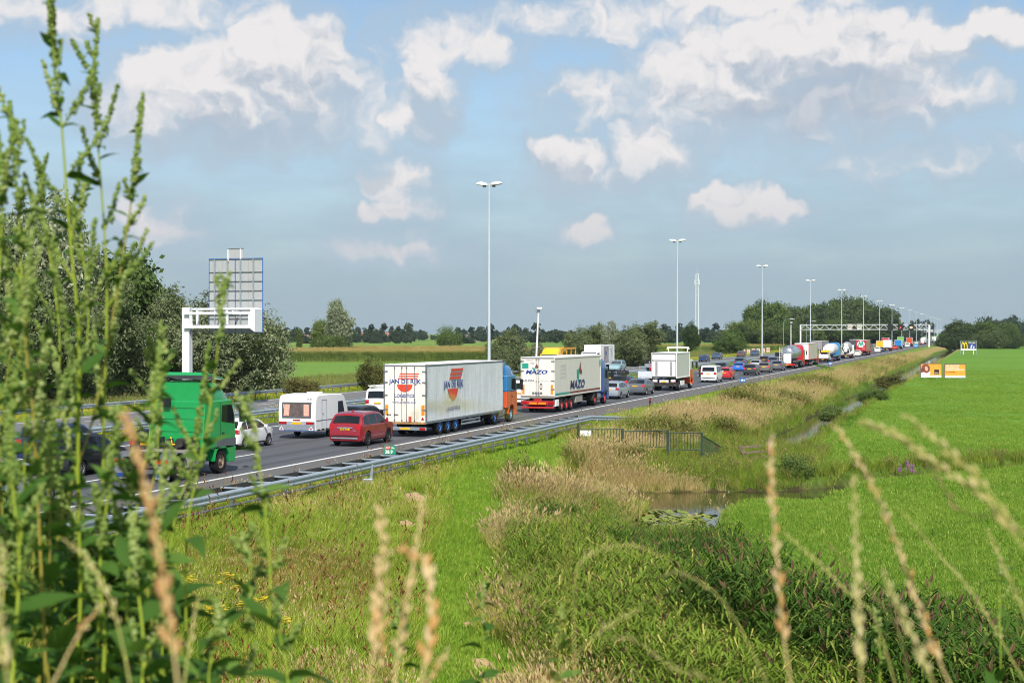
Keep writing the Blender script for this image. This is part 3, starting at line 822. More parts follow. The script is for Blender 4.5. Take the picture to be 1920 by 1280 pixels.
# ------------------------------------------------------------------ trees
def crown_mesh(name, lobes, nleaf, size, m, seed, elong=2.0, droop=.2, clump=.16, inner=.38):
    """leaf faces gathered in twig clumps, themselves gathered in lobes (ellipsoids)"""
    r = np.random.default_rng(seed)
    vol = np.array([l[3] * l[4] * l[5] for l in lobes]) ** .67; vol /= vol.sum()
    ncl = max(24, nleaf // 26)
    li = r.choice(len(lobes), ncl, p=vol); lb = np.array(lobes)[li]
    d = r.normal(size=(ncl, 3)); d /= np.linalg.norm(d, axis=1)[:, None]
    rad = inner + (1.06 - inner) * r.random(ncl) ** .5
    rad *= 1 + .13 * r.normal(size=ncl)
    cc = lb[:, :3] + d * lb[:, 3:6] * rad[:, None]
    ci = r.integers(0, ncl, nleaf); s = clump * lb[:, 3:6].mean(1)[ci]
    p = cc[ci] + r.normal(size=(nleaf, 3)) * s[:, None] * np.array([1, 1, .8])
    nrm = r.normal(size=(nleaf, 3)) + d[ci] * .9 + np.array([0, 0, .35]); nrm /= np.linalg.norm(nrm, axis=1)[:, None]
    ax = np.cross(nrm, r.normal(size=(nleaf, 3))); ax[:, 2] -= droop; ax /= np.linalg.norm(ax, axis=1)[:, None]
    bx = np.cross(nrm, ax)
    L = (size * r.uniform(.6, 1.35, nleaf))[:, None]; Wd = L / elong
    v = np.stack([p - ax * L * .5, p + bx * Wd * .5 + nrm * L * .06, p + ax * L * .5, p - bx * Wd * .5 + nrm * L * .06], 1).reshape(-1, 3)
    f = np.arange(nleaf * 4).reshape(-1, 4)
    me = bpy.data.meshes.new(name); me.vertices.add(len(v)); me.vertices.foreach_set('co', v.astype(np.float32).ravel())
    me.loops.add(nleaf * 4); me.loops.foreach_set('vertex_index', f.astype(np.int32).ravel())
    me.polygons.add(nleaf); me.polygons.foreach_set('loop_start', (np.arange(nleaf) * 4).astype(np.int32))
    me.update(calc_edges=True); me.materials.append(m)
    return me


def trunk_mesh(name, h, r, limbs, seed, m):
    q = MB(); rr = random.Random(seed)
    pts = [Vector((0, 0, -.3)), Vector((rr.uniform(-.1, .1), rr.uniform(-.1, .1), h * .3)), Vector((rr.uniform(-.3, .3), rr.uniform(-.3, .3), h * .62)), Vector((rr.uniform(-.4, .4), rr.uniform(-.4, .4), h * .95))]
    q.path(pts, [r * 1.25, r, r * .6, r * .12], 8)
    for tgt in limbs:
        k = rr.uniform(.2, .6); b = pts[0].lerp(pts[2], k); t = Vector(tgt)
        q.path([b, b.lerp(t, .45) + Vector((0, 0, .1 * (t - b).length)), t], [r * .5, r * .3, r * .07], 6)
    me = q.mesh(name, smooth=50); me.materials.append(m); return me


M_BARK = mat('bark', S(92, 80, 66), .95, var=.35, scale=3, bump=.8, spec=.1)
L_WILLOW = leafmat('willow_leaf', S(84, 98, 60), S(134, 144, 104), S(164, 170, 138), .25, .35, .5)
L_WILLOW2 = leafmat('grey_willow_leaf', S(94, 106, 74), S(146, 154, 120), S(170, 176, 148), .25, .35, .5)
L_DARK = leafmat('dark_leaf', S(54, 72, 40), S(86, 102, 58), S(108, 120, 70), .22, .3)
L_MID = leafmat('green_leaf', S(70, 92, 46), S(106, 126, 64), S(130, 142, 80), .25, .3)
L_OLIVE = leafmat('olive_leaf', S(84, 88, 46), S(118, 116, 66), S(134, 116, 74), .25, .3)
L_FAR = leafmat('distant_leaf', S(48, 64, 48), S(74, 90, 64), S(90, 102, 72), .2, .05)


def lobes_for(kind, seed):
    r = random.Random(seed); o = []
    if kind == 'round':
        for k in range(9):
            a = r.uniform(0, 6.283); d = r.uniform(.12, .34); o.append((d * math.cos(a), d * math.sin(a), r.uniform(.28, .74), r.uniform(.17, .27), r.uniform(.17, .27), r.uniform(.16, .24)))
        o.append((0, 0, .55, .33, .33, .4))
    elif kind == 'bush':
        for k in range(10):
            a = r.uniform(0, 6.283); d = r.uniform(.12, .38); o.append((d * math.cos(a), d * math.sin(a), r.uniform(.12, .6), r.uniform(.18, .3), r.uniform(.18, .3), r.uniform(.16, .26)))
        o.append((0, 0, .42, .42, .42, .45))
    elif kind == 'tall':
        for k in range(14):
            z = r.uniform(.14, .9); a = r.uniform(0, 6.283); d = r.uniform(.04, .17) * (1.15 - .8 * abs(z - .42)); o.append((d * math.cos(a), d * math.sin(a), z, r.uniform(.08, .16), r.uniform(.08, .16), r.uniform(.08, .15)))
        o.append((0, 0, .5, .16, .16, .42))
    elif kind == 'willow':
        for k in range(14):
            a = r.uniform(0, 6.283); d = r.uniform(.06, .36); z = r.uniform(.16, .86) - d * .3
            o.append((d * math.cos(a), d * math.sin(a), max(.14, z), r.uniform(.10, .18), r.uniform(.10, .18), r.uniform(.12, .24)))
        o.append((0, 0, .45, .28, .28, .38))
    return o


TREE = {}


def tree_proto(key, kind, nleaf, size, m, seed, H, Wd):
    """a tree of height H and width Wd in metres; leaf size in metres"""
    lob = [(l[0] * Wd, l[1] * Wd, l[2] * H, l[3] * Wd, l[4] * Wd, l[5] * H) for l in lobes_for(kind, seed)]
    cm = crown_mesh(key + '_crown', lob, nleaf, size, m, seed, 2.6 if 'willow' in key else 1.7)
    tm = trunk_mesh(key + '_trunk', H * .8, max(.12, H * .022), [l[:3] for l in lob[:6]], seed, M_BARK)
    TREE[key] = (cm, tm, H, Wd)


tree_proto('willow_a', 'willow', 26000, .34, L_WILLOW, 1, 9, 9)
tree_proto('willow_b', 'willow', 26000, .34, L_WILLOW2, 2, 9, 8)
tree_proto('willow_c', 'willow', 22000, .36, L_WILLOW, 3, 9, 9)
tree_proto('round_a', 'round', 22000, .45, L_MID, 4, 10, 10)
tree_proto('round_b', 'round', 22000, .45, L_DARK, 5, 10, 9)
tree_proto('tall_a', 'tall', 22000, .55, L_MID, 6, 16, 16)
tree_proto('tall_b', 'tall', 22000, .55, L_DARK, 7, 16, 16)
tree_proto('bush_a', 'bush', 14000, .22, L_OLIVE, 8, 4, 5)
tree_proto('bush_b', 'bush', 14000, .30, L_MID, 9, 6, 8)
tree_proto('bush_c', 'bush', 14000, .34, L_DARK, 10, 7, 9)
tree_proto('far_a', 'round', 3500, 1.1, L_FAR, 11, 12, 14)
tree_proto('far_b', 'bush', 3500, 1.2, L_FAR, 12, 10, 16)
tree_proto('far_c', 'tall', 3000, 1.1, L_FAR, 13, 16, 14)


def tree_at(name, key, x, y, H, Wd, label, cat='tree', group=None, rz=None, z=None):
    cm, tm, H0, W0 = TREE[key]
    zz = float(terrain(x, y)) if z is None else z
    t = thing(name, label, cat, (x, y, zz - .05), random.uniform(0, 6.28) if rz is None else rz, group)
    t.scale = (Wd / W0, Wd / W0, H / H0)
    link('trunk', tm, None, t); link('crown', cm, None, t)
    return t


def tree_px(name, key, px, py_top, py_bot, Z, wpx, label, cat='tree', group=None, zb=-.8):
    """a tree Z metres ahead of the camera whose top and width match the photograph"""
    X = (px - 960) / F * Z; x = X * CT - Z * ST; y = X * ST + Z * CT
    zt = CAMH + (625 - py_top) / F * Z; zb = float(terrain(x, y))
    return tree_at(name, key, x, y, (zt - zb) * 1.0, wpx / F * Z * 1.08, label, cat, group)


def make_trees():
    T = tree_px
    # willows behind the sign, beyond the far guard rail
    T('willow_tree', 'willow_a', 470, 548, 735, 159, 175, 'grey-green willow with its crown right of the cantilever sign post, reaching the maize field')
    T('willow_tree', 'willow_b', 375, 540, 735, 178, 165, 'pale willow directly behind the back of the large motorway sign')
    T('willow_tree', 'willow_c', 318, 540, 735, 164, 150, 'dense willow behind the post of the cantilever sign')
    T('willow_tree', 'willow_b', 410, 575, 735, 156, 160, 'low dark willow behind the green lorry cab')
    T('willow_tree', 'willow_a', 250, 560, 735, 159, 170, 'willow between the leafy oak and the sign post')
    T('oak_tree', 'round_a', 225, 470, 735, 167, 210, 'green broadleaf tree with tufted branches showing right of the tall weeds')
    T('willow_tree', 'willow_b', 85, 356, 735, 153, 260, 'tallest grey willow behind the tall weeds at the left edge')
    T('willow_tree', 'willow_c', -30, 400, 735, 147, 240, 'large willow cut by the left edge of the picture')
    T('willow_tree', 'willow_a', 160, 500, 735, 150, 200, 'broad willow behind the weeds left of the sign')
    T('willow_tree', 'willow_c', 60, 520, 735, 142, 220, 'lower willow by the far rail behind the weeds at left')
    T('shrub', 'bush_a', 703, 664, 715, 150, 62, 'rounded olive brown shrub beside the far guard rail left of the white lorry', 'shrub')
    T('shrub', 'bush_a', 565, 700, 735, 132, 60, 'low pale shrub on the rough grass right of the willows', 'shrub')
    # trees in the fields
    T('poplar_tree', 'willow_b', 634, 559, 645, 450, 72, 'tall grey-green tree standing in the maize field')
    T('tree', 'round_a', 603, 598, 645, 455, 46, 'smaller dark tree touching the tall grey-green tree on its left')
    T('shrub', 'bush_b', 622, 624, 648, 440, 62, 'wide green shrub at the foot of the tall field tree', 'shrub')
    T('tree', 'tall_b', 561, 612, 648, 470, 30, 'narrow dark tree left of the field trees')
    T('tree', 'bush_b', 839, 608, 640, 640, 44, 'solitary round olive tree in the meadow')
    T('willow_tree', 'willow_c', 962, 618, 692, 205, 92, 'rounded willow beside the first tall lamp mast')
    T('willow_tree', 'willow_a', 938, 634, 692, 200, 66, 'low willow half hidden by the white lorry with red emblem')
    T('willow_tree', 'willow_b', 1010, 640, 692, 215, 60, 'small willow behind the leaning camera pole')
    T('willow_tree', 'willow_a', 1095, 597, 690, 260, 76, 'left of the two big willows behind the billboard lorry')
    T('willow_tree', 'willow_b', 1140, 600, 690, 268, 62, 'middle willow above the lorry with the picture panel')
    T('willow_tree', 'willow_a', 1205, 592, 690, 262, 88, 'right of the two big willows, left of the second lamp mast')
    T('willow_tree', 'willow_c', 1178, 612, 690, 258, 70, 'lower willow between the two big willows')
    T('tree', 'round_b', 1295, 604, 650, 520, 34, 'compact dark tree right of the second lamp mast')
    T('tree', 'bush_b', 1372, 617, 662, 470, 58, 'round grey-green tree left of the wood by the third mast')
    # the wood beyond the far carriageway
    G = 'trees of the wood beyond the far carriageway'
    NTH = ['first', 'second', 'third', 'fourth', 'fifth', 'sixth', 'seventh', 'eighth', 'ninth', 'tenth', 'eleventh', 'twelfth', 'thirteenth', 'fourteenth', 'fifteenth', 'sixteenth', 'last']
    lab = '%s tall crown from the left in the wood behind the lamp masts'
    r = random.Random(3)
    tops = [(1385, 602), (1410, 575), (1425, 564), (1445, 566), (1465, 568), (1482, 574), (1500, 574), (1518, 571), (1535, 571), (1552, 568), (1570, 562), (1588, 556), (1605, 557), (1622, 562), (1640, 570), (1655, 576), (1668, 590)]
    for i, (px, ty) in enumerate(tops):
        a = 96 + r.uniform(0, 26); Z = F * a / (CT * (1850 - px)) * 1.0
        Z = min(Z, 900 + i * 6)
        T('woodland_tree', ['round_a', 'tall_a', 'round_b'][i % 3], px, ty, 650, Z, r.uniform(56, 78), lab % NTH[i], 'tree', G)
    for i in range(16):
        px = 1392 + i * 17.5; a = 88 + r.uniform(0, 8); Z = min(F * a / (CT * (1850 - px)), 860)
        T('woodland_tree', ['round_b', 'round_a', 'bush_c'][i % 3], px, r.uniform(596, 610), 650, Z, r.uniform(42, 60), '%s from the left of the lower trees along the edge of the wood' % NTH[i], 'tree', 'lower trees along the edge of the wood')
    # right hand side: bushes by the pasture, dark wood behind
    T('tree', 'round_b', 1800, 600, 652, 740, 62, 'dark broad tree at the left of the clump beyond the pasture')
    T('tree', 'round_a', 1846, 601, 652, 735, 62, 'green rounded tree in the middle of the clump beyond the pasture')
    T('tree', 'round_a', 1890, 604, 652, 742, 52, 'rightmost tree of the clump beyond the pasture')
    T('shrub', 'bush_c', 1792, 619, 652, 690, 84, 'dark wide bush left of the restaurant sign', 'shrub')
    T('shrub', 'bush_c', 1862, 612, 652, 700, 70, 'dark bush right of the restaurant sign', 'shrub')
    T('shrub', 'bush_c', 1900, 622, 652, 705, 44, 'dark bush at the right end of the clump beyond the pasture', 'shrub')
    T('shrub', 'bush_c', 1830, 624, 652, 706, 60, 'dark bush directly behind the restaurant sign', 'shrub')
    for i in range(9):
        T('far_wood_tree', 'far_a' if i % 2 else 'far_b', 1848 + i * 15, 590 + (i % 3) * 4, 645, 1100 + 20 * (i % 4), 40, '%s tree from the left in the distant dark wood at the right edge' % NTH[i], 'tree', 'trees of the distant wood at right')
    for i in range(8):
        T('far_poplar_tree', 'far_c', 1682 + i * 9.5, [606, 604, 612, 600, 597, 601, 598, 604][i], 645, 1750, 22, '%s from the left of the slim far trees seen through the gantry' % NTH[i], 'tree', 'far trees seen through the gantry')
    # the line of woods along the horizon, one far-off mass
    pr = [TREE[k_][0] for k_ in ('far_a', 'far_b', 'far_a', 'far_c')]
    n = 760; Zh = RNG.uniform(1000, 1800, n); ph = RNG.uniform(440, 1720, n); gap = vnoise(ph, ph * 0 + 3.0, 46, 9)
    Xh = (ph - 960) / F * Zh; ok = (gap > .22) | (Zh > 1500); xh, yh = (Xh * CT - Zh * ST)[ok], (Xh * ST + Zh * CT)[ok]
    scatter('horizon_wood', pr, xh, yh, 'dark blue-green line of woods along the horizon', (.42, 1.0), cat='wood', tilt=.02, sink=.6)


make_trees()


# ------------------------------------------------------------------ lettering
_txt = {}


def text_mesh(s, bold=0.0):
    """flat lettering, cap height 1, starting at x = 0; returns (mesh, width)"""
    k = (s, bold)
    if k not in _txt:
        cu = bpy.data.curves.new('lettering', 'FONT'); cu.body = s; cu.size = 1.0; cu.offset = bold; cu.resolution_u = 2; cu.fill_mode = 'FRONT'
        o = bpy.data.objects.new('lettering', cu)
        me = bpy.data.meshes.new_from_object(o); bpy.data.objects.remove(o); bpy.data.curves.remove(cu)
        v = np.array([p.co[:] for p in me.vertices]) if len(me.vertices) else np.zeros((1, 3))
        ys = v[:, 1]; h = 0.73
        _txt[k] = (v / h, [tuple(p.vertices) for p in me.polygons], (v[:, 0].min() / h, v[:, 0].max() / h)); bpy.data.meshes.remove(me)
    return _txt[k]


def lettering(s, face, at, h, m, parent, bold=0.02, shear=0.0, stretch=1.0, width=None, slope=0.0, name='lettering'):
    """letters on a face: 'rear' (-y), 'right' (+x), 'left' (-x) or 'front' (+y); at = (along, out, up) of the text's left foot"""
    v, f, (x0, x1) = text_mesh(s, bold)
    if width: stretch = width / ((x1 - x0) * h)
    q = MB(); a, o, u = at; vs = []
    for p in v:
        X = (p[0] - x0) * h * stretch + p[1] * h * shear; Y = p[1] * h + X * slope
        vs.append({'rear': (a + X, o, u + Y), 'right': (o, a + X, u + Y), 'left': (o, a - X, u + Y), 'front': (a - X, o, u + Y)}[face])
    q.add(vs, f); return q.build(name, m, parent)


def patch(pts, name, m, parent, face='rear', out=0.0):
    """flat painted shape; pts as (along, up)"""
    q = MB(); q.add([{'rear': (a, out, u), 'right': (out, a, u), 'left': (out, a, u), 'front': (a, out, u)}[face] for a, u in pts], [tuple(range(len(pts)))])
    return q.build(name, m, parent)


# ------------------------------------------------------------------ wheels
_wheel = {}


def wheel_meshes(r, w, style='car'):
    k = (r, w, style)
    if k not in _wheel:
        t = MB(); hw = w / 2; ri = r * (.64 if style == 'car' else .56)
        t.lathe([(-hw * .8, ri), (-hw, ri * 1.08), (-hw, r * .9), (-hw * .7, r * .985), (0, r), (hw * .7, r * .985), (hw, r * .9), (hw, ri * 1.08), (hw * .8, ri)], 'x', 22)
        rm = MB(); rm.lathe([(hw * .82, ri), (hw * .7, ri * .9), (hw * .35, ri * .86)], 'x', 18)
        if style == 'car':
            rm.lathe([(hw * .72, ri * .22), (hw * .74, .001)], 'x', 10)
            for s in range(5):
                a = s * 2 * math.pi / 5 + .3
                for da in (-.17, .17):
                    b = a + da
                    c = Vector((0, math.cos(b), math.sin(b))); tn = Vector((0, -math.sin(b), math.cos(b))) * ri * .075
                    p0 = c * ri * .12; p1 = c * ri * .9; X0 = Vector((hw * .72, 0, 0)); X1 = Vector((hw * .66, 0, 0))
                    rm.add([p0 - tn + X0, p0 + tn + X0, p1 + tn * 1.2 + X1, p1 - tn * 1.2 + X1], [(0, 1, 2, 3)])
            rm.lathe([(-hw * .1, ri * .86), (-hw * .1, .001)], 'x', 18)
        else:                                             # lorry: dished disc with hub and bolts
            rm.lathe([(hw * .35, ri * .86), (hw * .25, ri * .55), (hw * .55, ri * .42), (hw * .6, ri * .3), (hw * .95, ri * .26), (hw * .95, .001)], 'x', 18)
            for s in range(10):
                a = s * .628; rm.tube((hw * .35, ri * .5 * math.cos(a), ri * .5 * math.sin(a)), (hw * .6, ri * .5 * math.cos(a), ri * .5 * math.sin(a)), ri * .05, n=5)
        hub = MB(); hub.lathe([(hw * .02, ri * .84), (hw * .0, .001)], 'x', 16)
        _wheel[k] = (t.mesh('wheel', 40), rm.mesh('rim', 40))
    return _wheel[k]


def wheel(parent, x, y, r, w, rim, style='car'):
    a, b = wheel_meshes(r, w, style)
    o = link('wheel', a, M_TYRE, parent); o.location = (x, y, r)
    if x < 0: o.rotation_euler = (0, 0, math.pi)
    if rim is not None:
        q = link('rim', b, None, o)
        if not b.materials: b.materials.append(rim)
        q.material_slots[0].link = 'OBJECT'; q.material_slots[0].material = rim
    return o


# ------------------------------------------------------------------ cars
CAR = {  # silhouettes rear to front (y, z); belt line; side windows as y intervals; rear and front glass as y intervals
    'hatch': dict(L=4.05, W=1.72, H=1.48, up=[(0, .46), (.02, .62), (.04, .80), (.09, .95), (.16, 1.03), (.46, 1.36), (.62, 1.43), (1.0, 1.47), (1.7, 1.48), (2.2, 1.44), (2.42, 1.38), (3.1, 1.0), (3.4, .93), (3.8, .80), (3.98, .66), (4.03, .52), (4.05, .42)],
                  belt=.95, win=[(.34, .92), (.98, 1.82), (1.9, 2.95)], rw=(.17, .45), ww=(2.44, 3.06), wb=(.72, 3.25), rw_=.31),
    'suv': dict(L=4.68, W=1.83, H=1.70, up=[(0, .50), (.02, .70), (.05, .90), (.09, 1.06), (.14, 1.12), (.42, 1.52), (.56, 1.60), (1.0, 1.68), (1.9, 1.70), (2.5, 1.66), (2.75, 1.60), (3.5, 1.14), (3.8, 1.08), (4.4, .96), (4.6, .80), (4.66, .6), (4.68, .48)],
                belt=1.06, win=[(.42, 1.08), (1.14, 2.05), (2.12, 3.3)], rw=(.16, .41), ww=(2.8, 3.46), wb=(.92, 3.6), rw_=.37),
    'wagon': dict(L=4.77, W=1.82, H=1.50, up=[(0, .46), (.02, .64), (.05, .82), (.09, .95), (.15, 1.02), (.5, 1.36), (.66, 1.44), (1.2, 1.49), (2.0, 1.50), (2.7, 1.45), (2.95, 1.38), (3.7, 1.0), (4.0, .93), (4.5, .82), (4.7, .68), (4.75, .54), (4.77, .42)],
                  belt=.96, win=[(.42, 1.1), (1.16, 2.1), (2.18, 3.45)], rw=(.17, .49), ww=(2.99, 3.65), wb=(.95, 3.72), rw_=.32),
    'sedan': dict(L=4.85, W=1.86, H=1.45, up=[(0, .48), (.02, .66), (.04, .86), (.08, .99), (.16, 1.03), (.6, 1.06), (1.3, 1.36), (1.6, 1.43), (2.1, 1.46), (2.6, 1.44), (2.95, 1.36), (3.75, .99), (4.1, .92), (4.6, .80), (4.78, .66), (4.83, .52), (4.85, .42)],
                  belt=.96, win=[(1.05, 1.5), (1.56, 2.3), (2.38, 3.5)], rw=(.62, 1.28), ww=(3.0, 3.7), wb=(1.0, 3.85), rw_=.32),
    'van': dict(L=4.9, W=1.9, H=1.95, up=[(0, .48), (.02, .74), (.04, .98), (.07, 1.2), (.19, 1.78), (.28, 1.88), (.5, 1.93), (2.0, 1.95), (3.2, 1.93), (3.55, 1.84), (4.2, 1.18), (4.55, 1.06), (4.8, .82), (4.87, .6), (4.9, .45)],
                belt=1.15, win=[(.5, 1.5), (1.6, 2.6), (2.72, 3.9)], rw=(.085, .185), ww=(3.58, 4.15), wb=(.95, 3.95), rw_=.33),
    'mpv': dict(L=4.4, W=1.8, H=1.65, up=[(0, .48), (.02, .68), (.05, .9), (.09, 1.05), (.14, 1.12), (.34, 1.46), (.46, 1.56), (.9, 1.63), (1.8, 1.65), (2.3, 1.60), (2.5, 1.54), (3.35, 1.06), (3.7, .98), (4.15, .84), (4.33, .68), (4.38, .54), (4.4, .44)],
                belt=1.02, win=[(.36, 1.0), (1.06, 1.95), (2.02, 3.15)], rw=(.15, .34), ww=(2.54, 3.3), wb=(.8, 3.45), rw_=.32),
    'sport': dict(L=4.2, W=1.78, H=1.32, up=[(0, .46), (.03, .62), (.07, .78), (.16, .88), (.5, .95), (1.15, 1.2), (1.55, 1.3), (1.9, 1.32), (2.2, 1.28), (2.9, .93), (3.3, .86), (3.85, .74), (4.08, .62), (4.17, .5), (4.2, .4)],
                  belt=.88, win=[(.95, 1.5), (1.58, 2.72)], rw=(.52, 1.14), ww=(2.24, 2.86), wb=(.85, 3.3), rw_=.32),
}


def car(root, style, colmat, rim=None, lit=False, rails=False, plate=True, noside=False, detail=True, sx=1.0):
    c = CAR[style]; L, Wd, H, belt = c['L'], c['W'] * sx, c['H'], c['belt']
    uy = [p[0] for p in c['up']]; uz = [p[1] for p in c['up']]
    up = lambda y: float(np.interp(y, uy, uz))
    rw = c['rw_']; Ra = rw + .055; wy = c['wb']; clear = .22

    def low(y):
        z = clear + (.08 if y < .35 or y > L - .35 else 0)
        for w in wy:
            d = abs(y - w)
            if d < Ra: z = max(z, rw + math.sqrt(Ra * Ra - d * d) * .98)
        return min(z, up(y) - .015)

    def hw(y, z):
        b = Wd / 2
        if z < .62: b *= 1 - .07 * ((.62 - z) / .4) ** 2
        if z > belt: b *= 1 - (.20 if style != 'van' else .10) * ((z - belt) / (H - belt)) ** 1.15
        if y < .34: b *= 1 - .11 * (1 - y / .34) ** 2
        if y > L - .75: b *= 1 - .2 * (1 - (L - y) / .75) ** 2
        return b
    cols = set(uy) | {.25, L - .2, L - .5} | set(np.linspace(.6, L - .6, 9))
    for w in wy:
        cols |= {w + Ra * math.sin(a) for a in np.linspace(-math.pi / 2, math.pi / 2, 9)} | {w - Ra - .02, w + Ra + .02}
    cols = sorted(y for y in cols if 0 <= y <= L); cl = [cols[0]]
    for y in cols[1:]:
        if y - cl[-1] > .008: cl.append(y)
    cols = cl
    nl, nh = 5, 4; tx = [-1, -.86, -.45, 0, .45, .86, 1]

    def column(y):
        u, l = up(y), low(y); bm_ = min(belt, u)
        bm_ = max(bm_, l)
        zs = [l + (bm_ - l) * i / nl for i in range(nl)] + [bm_ + (u - bm_) * i / nh for i in range(nh + 1)]
        right = [(hw(y, z) * (1 if i < len(zs) - 1 else .965), y, z) for i, z in enumerate(zs)]
        wt = right[-1][0]
        top = [(wt * x, y, u + .035 * (1 - x * x)) for x in tx[::-1]]
        left = [(-p[0], p[1], p[2]) for p in right[::-1]]
        return right + top[1:-1] + left
    q = MB(); q.loft([column(y) for y in cols], cap=True)
    # the loft closes underneath as well: a floor pan
    q.build('body', colmat, root, smooth=38, clean=True)

    def side(y0, y1, zlo, zhi, name, m, sgn, n=7, off=.007):
        q = MB(); pl = []
        for i in range(n):
            y = y0 + (y1 - y0) * i / (n - 1); a = zlo(y); b = max(a + .004, zhi(y))
            for t in (0, .5, 1):
                z = a + (b - a) * t; pl.append((sgn * (hw(y, z) + off), y, z))
        q.add(pl, [(3 * i + k, 3 * i + k + 1, 3 * i + k + 4, 3 * i + k + 3) for i in range(n - 1) for k in range(2)])
        return q.build(name, m, root, smooth=50)

    def skin(y0, y1, xa, xb, name, m, n=5, off=(0, 0, 0), nx=7):
        q = MB(); pl = []
        for i in range(n):
            y = y0 + (y1 - y0) * i / (n - 1); z = up(y); w = hw(y, z)
            for k in range(nx):
                x = xa + (xb - xa) * k / (nx - 1); pl.append((w * x + off[0], y + off[1], z + .035 * (1 - x * x) + off[2]))
        q.add(pl, [(nx * i + k, nx * i + k + 1, nx * (i + 1) + k + 1, nx * (i + 1) + k) for i in range(n - 1) for k in range(nx - 1)])
        return q.build(name, m, root, smooth=50)
    yz = lambda z: float(np.interp(z, uz[:7], uy[:7]))
    if not noside:
        for s in (1, -1):
            for (a, b) in c['win']:
                side(a, b, lambda y: belt + .035, lambda y: up(y) - .10, 'side_window', M_GLASS, s)
    skin(c['rw'][0], c['rw'][1], -.82, .82, 'rear_window', M_GLASS, off=(0, -.012, .004))
    skin(c['ww'][0], c['ww'][1], -.86, .86, 'windscreen', M_GLASSL, off=(0, .01, .012))
    tl = M_TAILON if lit else M_TAIL
    z1 = belt + .03; z0 = z1 - .2
    if style in ('van', 'mpv', 'suv'): z0 = z1 - .26
    for s in (1, -1):
        skin(yz(z0), yz(z1), s * .70, s * 1.0, 'tail_light', tl, n=4, nx=4, off=(s * .006, -.014, 0))
        side(.02, .13, lambda y: z0, lambda y: min(z1, up(y) - .02), 'tail_light', tl, s, n=4, off=.01)
    skin(yz(.40 + .06), yz(.56), -.93, .93, 'bumper', M_BLACK if style in ('suv', 'van') else colmat, n=3, off=(0, -.025, -.02))
    if plate:
        zp = z0 + .06; yp = yz(zp) - .03
        MB().box(-.26, .26, yp - .012, yp + .004, zp - .055, zp + .055).build('number_plate', M_PLATE, root)
    if detail:
        for s in (1, -1):
            my = c['win'][-1][1] - .28; b = hw(my, belt + .05)
            MB().prism_y([(s * (b - .02), belt + .02), (s * (b + .06), belt + .04), (s * (b + .2), belt + .03), (s * (b + .21), belt + .17), (s * (b + .07), belt + .17)], my - .05, my + .07).build('mirror', colmat, root, bevel=.015)
        for s in (1, -1):
            side(L - .42, L - .1, lambda y: .60, lambda y: max(.61, up(y) - .06), 'headlight', M_HEAD, s, n=4, off=.008)
        if len(c['win']) > 2:
            for s in (1, -1):
                yv = c['win'][1][1] + .1; MB().box(s * (hw(yv, .8) + .002), s * (hw(yv, .8) + .02), yv - .28, yv - .12, belt - .13, belt - .10).build('door_handle', colmat, root)
                side(wy[0] + Ra + .03, wy[1] - Ra - .03, lambda y: .235, lambda y: .31, 'sill', M_BLACK, s, n=3, off=.004)
    if rails:
        for s in (1, -1):
            x = hw(1.4, H) * .93 * s; q = MB(); q.path([(x, .75, up(.75)), (x, .95, up(.95) + .055), (x, 2.2, up(2.2) + .06), (x, 2.45, up(2.45))], .018, 6); q.build('roof_rail', M_STEEL, root)
    hwid = Wd / 2 - .11
    for w in wy:
        for s in (1, -1):
            wheel(root, s * hwid, w, rw, .21, rim or M_RIM)
    MB().box(-Wd / 2 + .24, Wd / 2 - .24, .3, L - .35, .2, .5).build('underbody', M_BLACK, root)
    return root


# ------------------------------------------------------------------ lorries
def lorry_wheels(root, y, rim, halfw=1.02, twin=False, r=.5, one=False):
    for s in (1, -1):
        wheel(root, s * halfw, y, r, .32 if not twin else .6, rim, 'lorry')


